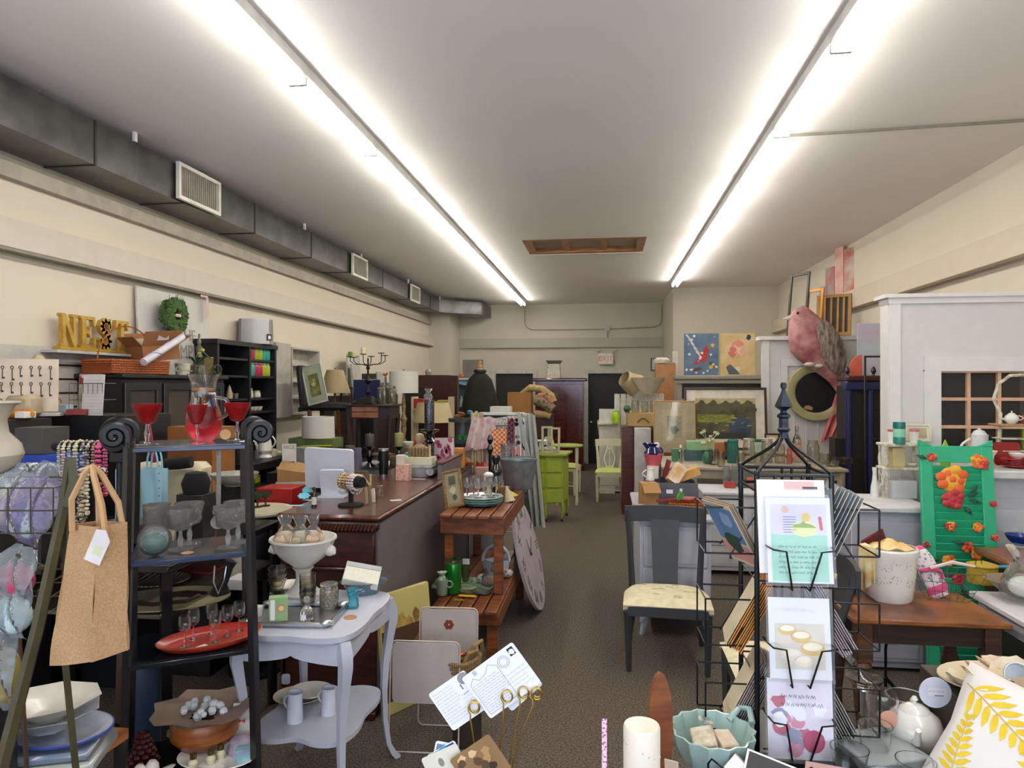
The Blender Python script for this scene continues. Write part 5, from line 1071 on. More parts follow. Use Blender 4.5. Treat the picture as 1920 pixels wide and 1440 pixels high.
for z in(.9,1.2,1.5):part('shelf',MB(m('#2a1a18',.5)).box((.1,-.1,z),(.26,.04,.015)),t)
for i,(z,c_)in enumerate(((1.21,'#7a7a80'),(1.51,'#a39a90'),(.91,'#8a8a96'))):S('glass_goblet',('middle','upper','lower')[i]+' shelf goblet glinting in the dark navy cabinet','glass',MB(smk).lathe([(0,0),(.03,0),(.008,.02),(.008,.08),(.035,.12),(.035,.17)],14),t.location+Vector((.12,-.14,z)),group='goblets in the navy cabinet')
emptyframe(Zd(1648,7.4,.0),.30,2.12,blk,'tall narrow black frame standing in front of the navy cabinet',.02)
S('orange_fan','orange coral half round fan showing above the navy cabinet','fan',MB(m('#c9604a',.6)).prism([(0,0)]+[(-.16*math.sin(R(a)),.26*math.cos(R(a)))for a in range(0,95,8)],.02),WY(1616,708,8.4))
boxt('dark_bin','dark brown square basket below the pink scarf','box',Zd(1580,8.0,.0),(.24,.2,1.2),m('#1c1110',.6))
# MIDDLE RIGHT: cabinet end, picket shelf
t=T('cabinet_end','tall unit end with a reddish brown board and a white side panel beside the aisle','cabinet',(0,0,0))
p1=Zd(1166,9.7,0);p2=Zd(1188,9.7,0);p3=Zd(1219,9.5,0)
part('brown_board',MB(wood('#3d150d','#5f2717',.35)).box(((p1.x+p2.x)/2,p1.y+.3,.61),(p2.x-p1.x,.6,1.22),.004),t);part('white_panel',MB(m('#c4c0bb',.5)).box(((p2.x+p3.x)/2+.005,p3.y+.22,.61),(p3.x-p2.x,.6,1.22),.004),t);part('dark_board',MB(m('#20120d',.5)).box((p3.x+.035,p3.y+.3,.61),(.05,.6,1.22)),t)
hb_=T('hat_box','tan wicker suitcase with a leather handle on top of the tall unit','suitcase',Zd(1205,9.75,1.225));tanm=m('#a08250',.6,col2='#b5985f',kind='checker',scale=60)
part('body',MB(tanm).box((0,0,.10),(.44,.26,.20),.015),hb_);part('handle',MB(m('#5a3a1c',.5)).tube([(-.08+.016*i,-.15,.06+.06*math.sin(PI*i/10))for i in range(11)],.009,6),hb_);part('latch',MB(m('#d8cfae',.4)).ball((.19,-.14,.07),.03),hb_)
for i,(px,r_,h,gl_,lab)in enumerate(((1191,.055,.17,smk,'clear ribbed jar at the left on the wicker suitcase'),(1209,.05,.15,smk,'clear jar in the middle on the wicker suitcase'),(1226,.055,.16,smk,'clear jar at the right on the wicker suitcase'))):jar(Zd(px,9.7,1.427),r_,h,gl_,lab,group='clear jars on the wicker suitcase')
lth('green_ball_vase','small dark green round vase on the left corner of the wicker suitcase','vase',Zd(1176,9.65,1.427),[(0,0),(.03,0),(.055,.05),(.04,.09),(.02,.1),(0,.1)],m('#3c5a3c',.4))
t=T('picket_shelf','white picket fence style shelf unit in front of the back right doorway','shelf',Zd(1198,11.6,0));pkm=m('#cfcabf',.5)
for i in range(8):part('picket',MB(pkm).box((-.36+.103*i,0,.88),(.092,.02,1.56),.006),t)
part('case',MB(pkm).box((0,.2,.80),(.80,.36,1.56)),t)
part('side_shelf',MB(pkm).box((-.53,.05,.70),(.26,.3,1.4)),t);part('ledge',MB(pkm).box((-.53,-.12,1.17),(.30,.14,.03)),t)
lth('lime_jar','lime green glass jar on the ledge of the white picket unit','jar',Zd(1155,11.45,1.185)+Vector((0,-.04,0)),[(0,0),(.06,0),(.07,.05),(.065,.15),(.045,.18),(.05,.2),(0,.2)],m('#a8cc1c',.3))
sh1=T('lamp_shade_round','x','lampshade',(0,0,0));bpy.data.objects.remove(sh1)
shm_=m('#b5a37e',.8,var=.05)
S('lampshade','tan cone lampshade lying on its side on the white picket unit','lampshade',shade(shm_,.20,.13,.26),Zd(1192,11.6,1.80),rot=(R(10),R(-62),R(20)))
S('lampshade','pale flared lampshade upside down on the white picket unit','lampshade',shade(m('#c9bea2',.8),.11,.27,.26),Zd(1216,11.3,1.67))
boxt('orange_board','tall orange brown cabinet side with white cloth on top near the closet corner','cabinet',Zd(1247,12.4,0),(.34,.3,2.20),m('#a8754a',.5))
boxt('white_post','tall white board standing right of the orange brown cabinet','board',Zd(1266,12.6,0),(.10,.06,2.42),m('#cbc6ba',.5))
lth('white_lamp','white cloth bundle on the orange brown cabinet','cloth',Zd(1241,12.35,2.20),[(0,0),(.13,0),(.14,.06),(.08,.10),(0,.1)],m('#cfcabf',.6))
frame(WY(1228,695,YB-.03),.18,.28,blk,'small black framed picture hanging on the back wall by the right corner',None,paper,fw=.02,name='wall_picture')
S('white_drape','cream cloth draped over a chair back by the right doorway','cloth',MB(m('#c2b596',.8)).sheet(lambda u,v:((u-.5)*.25+.05*v,.06*math.sin(u*8),-.42*v+.05*math.sin(u*PI)),10,8,.02),Zd(1133,12.2,1.18));boxt('dark_chair_back','dark chair back under the cream cloth by the right doorway','chair',Zd(1135,12.35,0),(.3,.25,1.12),m('#15120f',.6))
# BLACK SCROLL ETAGERE
fl_=Zd(250,2.45,0);fr_=Zd(458,2.60,0);vx=(fr_-fl_).normalized();vy=Vector((-vx.y,vx.x,0));ang_=math.degrees(math.atan2(vx.y,vx.x));EW=(fr_-fl_).length;ED=.34
E0=(fl_+fr_)/2+vy*ED/2
et=T('etagere','black shelf stand with scrolled post tops and four shelves, left foreground','shelf stand',E0,ang_)
nv=m('#15171c',.25,coat=.5,var=.05);nvs=m('#0d1018',.12,coat=.7)
ztop=1.585
def ex(z):return EW/2+.015+.035*(1-z/ztop)
for s_ in(-1,1):
 for j in(-1,1):
  y=j*ED/2
  q=[(s_*ex(0),y*1.12,0),(s_*ex(.8),y*1.05,.8),(s_*ex(1.5),y,1.5),(s_*ex(1.5),y,1.60)]
  part('post',MB(nv).tube(q,[.020,.019,.016,.015],4),et)
 for j in(-1,1):
  sc2=[(s_*(ex(1.5)+.042-.042*(1-i/34)*math.cos(i*.36)),j*ED/2,1.622+.042*(1-i/34)*math.sin(i*.36))for i in range(30)]
  part('scroll',MB(blk).tube([(s_*ex(1.5),j*ED/2,1.58)]+sc2,.014,6),et)
 b=MB(nv)
 for z in(.345,.78,1.13,1.56):b.box((s_*ex(z),0,z),(.018,ED,.022))
 part('side_rail',b,et)
edge=m('#22304f',.3,coat=.3)  # navy paints in the bluish reflections along the shelf edges
for z,mt,nm in((1.57,edge,'top'),(1.165,edge,'second'),(.80,nvs,'third'),(.365,nvs,'lowest')):
 W_=2*ex(z)-.02;b=MB(mt).box((0,0,z),(W_,ED,.016),.002);b.use(glass('#3a4248',.55,.02,'#14181c')if z<1 else m('#4a4c50',.15)).box((0,0,z+.0095),(W_-.03,ED-.03,.004));part('shelf',b,et,nm+' shelf')
def onE(x,y,z):return E0+vx*x+vy*y+Vector((0,0,z))
t=T('x','x','x');bpy.data.objects.remove(t)
zt_=1.5835
rbowl=[(.18,0),(.5,.10),(.62,.35),(.8,.62),(1,1)]
goblet(onE(-.145,-.09,zt_),.150,.054,redg,'red flashed cut glass goblet on the left of the black stand top','red and clear goblets',liquid=True,bowl=rbowl)
goblet(onE(.02,-.125,zt_),.145,.040,redg,'small clear stemmed red goblet in front of the red pitcher','red and clear goblets',liquid=True,bowl=rbowl)
goblet(onE(.165,-.03,zt_),.150,.052,redg,'red flashed goblet on the right of the black stand top','red and clear goblets',liquid=True,bowl=rbowl)
t=T('glass_pitcher','clear and red glass pitcher between the red goblets on the black stand','pitcher',onE(.045,.03,zt_),0)
part('body',MB(redg).lathe([(0,.004),(.035,0),(.056,.025),(.068,.06),(.064,.10),(.057,.125)],26),t)
part('neck',MB(clear).lathe([(.057,.125),(.048,.16),(.044,.19),(.050,.235),(.062,.262),(.060,.262),(.048,.235),(.042,.19)],26,wob=lambda a,z:1+.25*max(0,math.cos(a-2.4))**5*max(0,z-.22)*20),t)
part('gold_rim',MB(m('#c98a3a',.3,.8)).lathe([(.0455,.2),(.046,.203)],26),t);part('handle',MB(clear).tube([(.06,0,.085),(.10,-.01,.10),(.115,-.01,.135),(.095,-.005,.165),(.05,0,.17)],.007,8),t)
lth('red_tag','round kraft price tag hanging by the right red goblet','tag',onE(.12,-.09,zt_+.03),[(0,0),(.02,0),(.02,.001),(0,.001)],m('#b08a62',.8),18,rot=(R(85),0,R(30)))
boxt('white_tag','white string tag lying by the right red goblet foot','tag',onE(.2,-.10,zt_+.001),(.06,.025,.002),paper,rz=ang_+10,rot=None)
z2=1.1785;cb=[(.2,0),(.7,.12),(.85,.3),(.78,.42),(1,1)]
for x,y,lab in((-.035,-.05,'cut crystal goblet second from the left on the second shelf'),(-.005,.05,'cut crystal goblet behind the centre one on the second shelf'),(.13,-.09,'cut crystal goblet at the front right of the second shelf'),(.17,.0,'cut crystal goblet at the back right of the second shelf')):
 goblet(onE(x,y,z2),.162,.055,crystal,lab,'cut crystal goblets on the second shelf',stem=.45,bowl=cb,foot=.8)
t=goblet(onE(-.12,.01,z2),.17,.05,crystal,'squared crystal vase goblet above the teal glass ball at the left','cut crystal goblets on the second shelf',stem=.4,bowl=[(.8,0),(.9,.1),(.92,.9),(1,1)],foot=.7)
t=T('glass_float','clear glass ball with a teal netted core at the left front of the second shelf','glass ball',onE(-.12,-.10,z2+.058));part('ball',MB(glass('#dff0ee',.12,.02)).ball((0,0,0),.058,22,14),t);part('core',MB(m('#1f5f58',.2)).ball((0,0,-.012),(.042,.042,.034),14,8),t)
t=T('crystal_decanter','faceted crystal candle prism hanging behind the shelf below the pitcher','crystal',onE(.10,.06,1.30));part('prism',MB(crystal).ball((0,0,0),.024,8,6).ball((0,0,-.045),(.032,.032,.03),8,5),t);part('stem',MB(crystal).cyl((0,0,.02),.009,.242,8),t)
lth('kraft_coaster','round kraft price tag lying under the crystal goblets','tag',onE(-.01,-.11,z2),[(0,0),(.022,0),(.022,.0015),(0,.0015)],m('#c49a78',.8),18)
z3=.8135
t=T('oval_tray','red oval tray with a gold rim on the third shelf of the black stand','tray',onE(.07,-.04,z3),ang_+12);rt=m('#b5342a',.35,coat=.3)
part('tray',MB(rt).lathe([(0,0),(.155,0),(.168,.004),(.19,.022),(.19,.026),(.166,.009),(.15,.005),(0,.005)],44,sy=.62),t);part('rim',MB(m('#a0703a',.35,.6)).lathe([(.188,.022),(.193,.026),(.188,.028)],44,sy=.62),t)
cbw=[(.4,0),(.85,.15),(1,.45),(.95,.8),(.9,1)]
for i,(x,y)in enumerate(((-.02,-.075),(.01,-.005),(.075,.035),(.085,-.075),(.13,-.02),(.175,.02))):
 goblet(onE(x,y,z3+.006),.118,.023,clear,('leftmost front','second from left','back left','front middle','back middle','rightmost')[i]+' tiny cordial glass on the red tray','cordial glasses on the red tray',stem=.48,bowl=cbw,foot=.75)
boxt('price_tag','white price tag lying on the front of the red tray','tag',onE(.03,-.105,z3+.008),(.06,.02,.001),paper,rz=ang_+35)
z4=.3785
t=T('wooden_bowl','round carved wooden bowl with paper and white blossoms on the lowest shelf','bowl',onE(.05,.03,z4));part('bowl',MB(wood('#7a3d14','#a05a24',.4)).lathe(shell([(.05,0),(.09,.02),(.125,.06),(.125,.11),(.115,.13)],.006),30),t)
part('wrapping_paper',crumple(MB(m('#8a7466',.7)),.115,.06,.10,12,18,1.6),t);b=MB(m('#cfd2d6',.6));rq=random.Random(6)
for q in range(16):b.ball((rq.uniform(-.08,.08),rq.uniform(-.06,.06),.135+rq.uniform(0,.03)),rq.uniform(.012,.02),7,4)
part('blossoms',b,t)
boxt('gift_card','white card with a tiny red bow standing right of the wooden bowl','card',onE(.185,.0,z4),(.09,.012,.15),m('#cdc9c4',.6),rz=0,rot=(R(-14),0,R(10)));S('red_bow','tiny red bow on the white card beside the wooden bowl','bow',MB(m('#b3201c',.5)).prism([(-.012,-.008),(0,0),(.012,-.008),(.012,.008),(0,0),(-.012,.008)],.003),onE(.183,-.022,z4+.10),10)
lth('snow_globe','small lavender domed ornament in front of the white card on the lowest shelf','ornament',onE(.175,-.07,z4),[(0,0),(.045,0),(.045,.02),(.04,.05),(.02,.065),(0,.07)],m('#8d8496',.3,col2='#b9b3bd',scale=18))
t=T('pine_cone','dark red beaded cone ornament at the left of the lowest shelf','ornament',onE(-.16,-.02,z4));b=MB(m('#3a0d12',.3));
for k_ in range(7):
 for q in range(8):a=q*PI/4+k_*.4;r_=.048*(1-k_/8.5);b.ball((r_*math.cos(a),r_*math.sin(a),.012+.017*k_),.013,6,4)
part('beads',b,t)['kind']='stuff'
plate(onE(.09,-.10,z4),.10,porc,'white oval scalloped dish at the front of the lowest shelf',sx=1.5,name='oval_dish',h=.02)
for i,(x,y)in enumerate(((.01,-.12),(.07,-.115),(.105,-.09))):
 t=T('salt_cellar',('left','middle','right')[i]+' tiny glass shaker with a bronze cap in the oval dish','shaker',onE(x,y,z4+.004),group='little shakers in the oval dish');part('body',MB(m('#cfc4a4',.2)).lathe([(0,0),(.014,0),(.018,.02),(.010,.035),(0,.036)],12),t);part('cap',MB(m('#6a5a3c',.3,.8)).cyl((0,0,.034),.012,.018,12),t)
S('pink_tray','small pink diamond shaped dish at the front left of the lowest shelf','dish',MB(m('#c9a79a',.4)).prism([(-.075,0),(0,-.045),(.075,0),(0,.045)],.008,TR(0,0,.004)@RX(90)),onE(-.135,-.13,z4),ang_)
for i,(x,y)in enumerate(((-.165,-.135),(-.125,-.12))):lth('egg_cup',('left','right')[i]+' white egg shaped shaker on the pink dish','shaker',onE(x,y,z4+.008),[(0,0),(.018,0),(.024,.02),(.022,.04),(.012,.052),(0,.054)],m('#d5cbc0',.35),16,group='white shakers on the pink dish')
boxt('glass_box','small pale blue glass box with turquoise base, right front of the lowest shelf','box',onE(.185,-.14,z4),(.055,.04,.05),m('#8a93ac',.3,col2='#7cc4c4',scale=20),rz=20)
S('feather','white ribbed spoon rest lying behind the egg shaped shakers','spoon rest',MB(m('#bfbab4',.5)).ball((0,0,.008),(.045,.016,.007),14,6),onE(-.085,-.10,z4),ang_+40)
# WHITE CABRIOLE SIDE TABLE
tx0,tx1,ty0,ty1=-1.50,-1.00,2.62,3.26
wt_=T('cabriole_table','pale lavender white side table with curved legs before the counter','table',((tx0+tx1)/2,(ty0+ty1)/2,0));cw=m('#b3b6c3',.42,var=.04);W_,D_=tx1-tx0,ty1-ty0
def topo(n=72,w_=W_,d_=D_,amp=.018):
 o=[]
 for i in range(n):
  a=2*PI*i/n;c,s_=math.cos(a),math.sin(a);k_=(abs(c)**7+abs(s_)**7)**(-1/7);o.append((c*k_*w_/2*(1-amp*math.cos(8*a)),s_*k_*d_/2*(1+amp*math.cos(8*a+PI))))
 return o
Rz_=Matrix(((1,0,0,0),(0,0,1,0),(0,1,0,0),(0,0,0,1)))
part('tabletop',MB(cw).prism(topo(),.022,TR(0,0,.789)@Rz_),wt_);part('moulding',MB(cw).prism(topo(72,W_-.03,D_-.03),.012,TR(0,0,.772)@Rz_),wt_)
lowo=[(a*(.86-.10*abs(math.sin(2*math.atan2(c/D_,a/W_)))*0-.16*(1-abs(a)/(W_/2))*(abs(c)>D_*.3)),c*(.88-.22*(1-abs(c)/(D_/2))*0-.10*math.cos(PI*a/W_)**2*(abs(c)>D_*.3)))for a,c in topo(96,W_,D_,.03)]
part('shelf',MB(cw).prism(lowo,.02,TR(0,0,.35)@Rz_),wt_)
def scal(w_,n=28,h=.085):return[(-w_/2,0),(w_/2,0)]+[(w_/2-w_*i/n,-h*(.62+.38*abs(math.cos(PI*i/n))**.6))for i in range(n+1)]
for s_ in(-1,1):part('apron',MB(cw).prism(scal(W_-.06),.016,TR(0,s_*(D_/2-.03),.768)),wt_);part('apron',MB(cw).prism(scal(D_-.06),.016,TR(s_*(W_/2-.03),0,.768)@RZ(90)),wt_)
for i in(-1,1):
 for j in(-1,1):
  k=[(0,.775,.030),(.012,.73,.034),(.016,.68,.031),(.006,.60,.026),(-.008,.48,.022),(-.014,.34,.019),(-.010,.20,.016),(.004,.08,.015),(.024,.025,.018),(.040,.0,.020)]
  part('leg',MB(cw).tube([(i*(W_/2-.035+o_),j*(D_/2-.035+o_),z)for o_,z,r_ in k],[r_ for o_,z,r_ in k],4),wt_)
zt_=.80
def onW(px,py):return G(px,py,zt_)
t=T('silver_tray','ornate silver plated tray with curled corners on the left of the white side table','tray',onW(560,1160)+Vector((-.02,.02,0)),5);b=MB(steel)
o1=[(x,z)for x,z in rr(.36,.26,.03,4)]
b.prism(o1,.006,TR(0,0,.003)@Rz_);b.tube([(x*1.03,z*1.04,.014+.003*math.sin(i*2.1))for i,(x,z)in enumerate(rr(.36,.26,.03,6))],.010,6,True);part('tray',b,t)
for sx,sy in((-1,1),(1,1),(-1,-1),(1,-1)):part('corner_scroll',MB(steel).ball((sx*.17,sy*.125,.02),(.03,.026,.012),10,5),t)
sb=T('soap_box','mint green soap carton with an orange round seal on the silver tray','box',onW(522,1168)+Vector((0,0,.012)),24);mg=m('#8fae7a',.5);b=MB(mg).box((0,0,.05),(.075,.045,.10),.001);b.use(paper);rect(b,-.022,.05,.018,.085,-.0235);b.use(m('#c98a4a',.6));disc(b,.012,.055,.017,-.0236,18);b.use(m('#e0cda0',.6));disc(b,.012,.055,.011,-.0240,14);part('carton',b,sb)
t=T('perfume_bottle','small clear glass bottle with a ball stopper and white label on the silver tray','bottle',onW(575,1168)+Vector((0,0,.012)));part('body',MB(clear).lathe([(0,0),(.026,.002),(.030,.03),(.022,.05),(.009,.06),(.009,.075),(0,.075)],18),t);part('stopper',MB(crystal).ball((0,0,.088),.014,10,6),t);b=MB(paper);rect(b,0,.022,.022,.02,-.031);part('paper_label',b,t)
pb=T('pedestal_bowl','large white pedestal bowl with face handles holding wrapped shells','bowl',onW(553,1125)+Vector((.0,.09,0)))
pb.scale=(1,1,.76);pc_=m('#cfcdc4',.3,coat=.3,var=.04)
part('bowl',MB(pc_).lathe([(0,.16),(.03,.165),(.055,.19),(.105,.24),(.135,.29),(.15,.34),(.158,.35),(.156,.362),(.146,.36),(.138,.34),(.12,.30),(.08,.25),(0,.215)],40),pb)
part('pedestal',MB(pc_).lathe([(0,0),(.085,0),(.088,.012),(.07,.03),(.045,.06),(.034,.10),(.036,.15),(.05,.17),(0,.18)],28),pb)
for s_ in(-1,1):part('mask_handle',MB(pc_).ball((s_*.138,-.01,.285),(.028,.03,.035),12,8).ball((s_*.158,-.015,.275),(.012,.012,.016),8,5),pb,'face shaped handle')
for i,(x,y,c1,s_,lab)in enumerate(((-.07,-.04,'#c9a37c',.06,'tan scallop shell wrapped in cellophane at the left of the pedestal bowl'),(.0,-.03,'#a39a7c',.055,'grey green urchin shell wrapped in cellophane in the middle of the pedestal bowl'),(.06,-.02,'#b57c5a',.05,'rust striped shell wrapped in cellophane at the right of the pedestal bowl'))):
 t=T('wrapped_shell',lab,'shell',pb.location+Vector((x,y,.262)),20*i,group='wrapped shells in the pedestal bowl');part('shell',MB(m(c1,.6,col2='#e0cfb4',kind='wave',scale=50)).ball((0,0,.012),(s_,s_*.8,s_*.6),16,9),t);part('cellophane',crumple(MB(cello),s_*.8,-.01,.13,30+i,18,.8),t)
for k_ in range(3):S('dessert_glass',('bottom','middle','top')[k_]+' clear glass cup of the stack left of the pedestal bowl','glass',MB(smk).lathe(shell([(.022,0),(.024,.01),(.040,.05),(.046,.062)],.002),24,wob=lambda a,z:1+.015*math.cos(16*a)),onW(520,1118)+Vector((0,.0,.02+.028*k_)),0,'stacked glass cups left of the pedestal bowl')
lth('glass_coaster','round clear glass block under the stacked cups','glass block',onW(520,1118),[(0,0),(.035,0),(.038,.02),(0,.02)],smk)
for k_ in range(4):S('ribbed_glass',('bottom','second','third','top')[k_]+' ribbed clear tumbler of the stack in front of the pedestal','glass',MB(smk).lathe(shell([(.030,0),(.033,.03),(.037,.075)],.002),30,wob=lambda a,z:1+.02*math.cos(15*a)),onW(577,1140)+Vector((0,.0,.026*k_)),0,'ribbed tumblers stacked before the pedestal')
jj=jar(onW(617,1140),.042,.115,smk,'clear glass jar of white beads with a domed glass lid beside the tumbler stack',lid=smk,neck=.85)
b=MB(m('#cdc6bc',.4));rq=random.Random(12)
for k_ in range(7):
 for q in range(11):a=q*2*PI/11+k_*.3;b.ball((.033*math.cos(a),.033*math.sin(a),.009+.0115*k_),.0065,6,4)
part('beads',b,jj,'white beads')['kind']='stuff'
lth('silver_votive','small white votive candle in a silver cup at the back left of the silver tray','candle',Zd(482,3.0,zt_),[(0,0),(.02,0),(.026,.045),(.023,.046),(0,.042)],m('#cfc8ba',.4))
t=T('glass_figurine','turquoise and clear hand blown glass pitcher figurine on the white side table','figurine',onW(662,1140));part('body',MB(glass('#9adfe8',.18,.03,'#8fd4de')).lathe([(0,0),(.024,0),(.026,.015),(.018,.035),(.023,.06),(.03,.085),(.026,.09),(.018,.075)],20),t);part('swirl',MB(m('#2a9cb5',.15)).tube([(.024*math.cos(a*.7),.024*math.sin(a*.7),.03+.006*a)for a in range(10)],.004,6),t);part('spout',MB(clear).tube([(.02,0,.075),(.045,0,.082),(.05,0,.075)],[.008,.006,.004],6),t)
fd=T('oval_baking_dish','clear and blue glass oval baking dish at the back right of the white side table','dish',onW(682,1112),20);part('dish',MB(glass('#a8c4d8',.35,.05,'#9fb6c8')).lathe(shell([(.07,0),(.075,.01),(.10,.05),(.115,.06)],.004),30,sy=.7),fd)
bk=T('wrapped_box','flowered white gift box in cellophane resting tilted on the oval dish','box',fd.location+Vector((-.01,-.005,.072)),rot=(R(28),R(12),R(15)));b=MB(m('#cfccbe',.6,col2='#d8d4c4',kind='noise',scale=60)).box((0,0,.016),(.17,.12,.04),.003);b.use(m('#a4a8a6',.6)).box((0,.045,.0375),(.168,.03,.002));part('box',b,bk)
lth('cork_coaster','round tan wooden coaster on the right of the white side table','coaster',onW(657,1158),[(0,0),(.028,0),(.028,.003),(0,.003)],m('#a9764a',.7))
lth('white_plate_edge','white shell shaped dish behind the ribbed tumblers','dish',onW(545,1105),[(0,0),(.05,0),(.085,.025),(.083,.028),(.05,.006),(0,.005)],pc_)
zs=.36
plate(G(560,1312,zs),.10,m('#b9b5a4',.4),'grey cream oval serving dish at the back of the white table shelf',sx=1.15,name='serving_dish');plate(G(575,1310,zs)+Vector((.02,.0,.02)),.09,porc,'white oval plate on top of the serving dish',sx=1.1)
for px,py,r_,h,lab in((553,1352,.035,.125,'white cream jug with a gold rim and handle at left, front of the lower shelf'),(616,1338,.033,.115,'white cream jug further back on the lower shelf, beside the front leg')):
 pitcher(G(px,py,zs),r_,h,m('#cfd2dc',.2,coat=.4),lab,prof=[(1,0),(1,.1),(.92,.6),(.86,.9),(.92,1)],rz=-20,side=-1,spout=.3,name='cream_jug',group='white jugs on the lower shelf')
S('price_tag','white paper tag standing behind the jugs by the table leg','tag',MB(m('#bcc0c8',.6)).prism(rr(.04,.05,.012),.003,TR(0,0,.03)),G(536,1285,zs),15)
# CABLES & BLUE VASE behind the stand
t=T('tall_vase','tall dull blue floor vase partly hidden behind the black stand','vase',Zd(268,3.3,0));part('body',MB(m('#16304a',.5)).lathe([(0,0),(.08,0),(.10,.2),(.08,.4),(.06,.48),(.07,.5),(0,.5)],20),t)
t=T('table_leg_turned','x','x');bpy.data.objects.remove(t)
# BURLAP BAG, WIRE STAND at the left edge
gz_m=m('#3a3520',.5,.2,col2='#4c4628');
ws=T('basket_stand','tall olive metal easel stand with wire baskets at the left edge','basket stand',Zd(62,1.75,0))
def wl(px,py,d):p_=P(px,py,d)-ws.location;return(p_.x,p_.y,p_.z)
part('leg',MB(gz_m).tube([wl(131,862,1.75),wl(118,960,1.73),wl(70,1180,1.66),wl(5,1430,1.58),tuple(Zd(-150,1.45,0)-ws.location)],[.012,.013,.015,.016,.018],6),ws)
part('leg',MB(gz_m).tube([wl(131,862,1.75),wl(118,1200,1.72),wl(142,1440,1.7),tuple(Zd(190,1.7,0)-ws.location)],[.009,.008,.008,.008],6),ws)
part('leg',MB(m('#3a2412',.5)).tube([wl(36,1190,1.9),wl(50,1440,1.85),tuple(Zd(70,1.85,0)-ws.location)],.006,6),ws)
part('strap',MB(m('#45442a',.6)).tube([wl(134,858,1.75),wl(137,905,1.74),wl(122,950,1.73)],[.013,.014,.012],4),ws)
wm_=m('#4a4536',.4,.5)
def wbasket(py0,py1,d,x0,x1,nm):
 b=MB(wm_)
 for py in(py0,(py0+py1)/2,py1):
  a,e=wl(x0,py,d),wl(x1,py,d);k_=(0,.26,0);b.tube([a,e,(e[0]-.07,e[1]+.20,e[2]),(a[0]-.07,a[1]+.20,a[2])],.0022,5,True)
 for i in range(5):x=x0+(x1-x0)*i/4;b.tube([wl(x,py0,d),wl(x,py1,d)],.0018,5)
 part('wire_basket',b,ws)
wbasket(915,1000,1.74,-70,100,'');wbasket(1108,1165,1.74,-90,70,'')
b=MB(gz_m);b.tube([wl(30,1040,1.72),wl(80,1062,1.76)],.004);b.tube([wl(30,1073,1.72),wl(85,1062,1.76)],.004);part('brace',b,ws)
def cpack(px,py,d,w_,h,mat,inner,lab,rot,grp='cellophane bags in the wire baskets'):
 t=T('cellophane_bag',lab,'bag',P(px,py,d),rot=rot,group=grp)
 part('contents',MB(inner).ball((0,0,h*.36),(w_*.42,.03,h*.33),16,10),t)
 part('film',MB(mat).sheet(lambda u,v:((u-.5)*w_*(1-.5*max(0,v-.7)/.3*(v>.7)),-.036*math.sin(PI*min(1,v*1.2))-.008*math.sin(u*13+v*9),v*h),14,10,.001),t);return t
fm1=glass('#e4dfee',.16,.08,'#b9b0c8');fm2=glass('#e8ecec',.2,.08,'#c4c8cc')
cpack(30,1010,1.80,.15,.17,fm1,m('#77728c',.5,col2='#9aa8a8',kind='voronoi',scale=70),'lavender wrapped bag with teal beads in the upper wire basket',(R(-16),R(24),0))
cpack(-8,990,1.84,.13,.16,fm2,m('#a8a05a',.5,col2='#d6cf9a',kind='voronoi',scale=40),'yellow green filled clear bag at the far left in the upper basket',(R(-16),R(20),0))
cpack(66,985,1.95,.11,.18,fm2,m('#9a948c',.5,col2='#c9c4bc',scale=20),'crinkled clear bag with grey contents standing in the upper basket',(R(-8),R(10),0))
cpack(10,930,1.98,.15,.10,fm2,m('#8f8f92',.5,col2='#c9ccd0',scale=18),'white tissue topped bag at the top left edge',(R(-20),R(8),0))
cpack(16,1122,1.72,.12,.13,fm2,m('#b03055',.5,col2='#e6e0e0',kind='stripe',scale=9,sc3=(0,0,1)),'red and white striped packet in the lower wire basket',(R(-10),R(14),0))
cpack(14,1192,1.70,.12,.14,fm2,m('#9fb8b8',.5,col2='#cfdcdc',scale=14),'pale aqua packet hanging in the lower wire basket',(R(-6),R(10),0))
cpack(5,1330,1.72,.10,.22,fm2,m('#b9a9a4',.6,col2='#8a7a3c',kind='voronoi',scale=26),'pinkish patterned sock packet at the left edge below the baskets',(R(-4),0,0))
lth('white_urn','cream ceramic urn vase at the far left edge above the wire basket','urn',Zd(-22,2.0,1.50),[(0,0),(.07,0),(.065,.012),(.042,.03),(.045,.045),(.075,.07),(.088,.10),(.08,.13),(.05,.165),(.045,.2),(.065,.24),(.08,.25),(.078,.255),(0,.25)],m('#a9a090',.4),30)
t=T('urn_stand','dark pedestal column under the cream urn at the left edge','pedestal',Zd(-22,2.0,.6175));part('column',MB(blk).cyl((0,0,0),.07,.882),t)
bt=m('#a4805a',.9,col2='#b39068',kind='noise',scale=160,bump=.25)
bgp=P(156,1238,1.62);BG=T('burlap_bag','tan burlap bottle bag with a white tag hanging from the stand at left','bag',bgp,rot=(R(0),R(7),R(-4)))
BG.scale=(.9,.9,.9);hb2=.355
def bside(x0,x1,y0,y1):return lambda u,v:((x0+(x1-x0)*u)*(1-.30*v)-.012*v,y0+(y1-y0)*u-.006*math.sin(v*9+u*4)*(1-v),v*hb2+(.035*(1-v)+.012*v)*((x0+(x1-x0)*u)/.1))
b=MB(bt);b.sheet(bside(-.100,.055,0,-.035),10,16,.002);b.sheet(bside(.055,.105,-.035,.03),6,16,.002);b.sheet(bside(.105,-.05,.03,.05),8,12,.002);b.sheet(bside(-.05,-.100,.05,0),4,12,.002);part('body',b,BG)
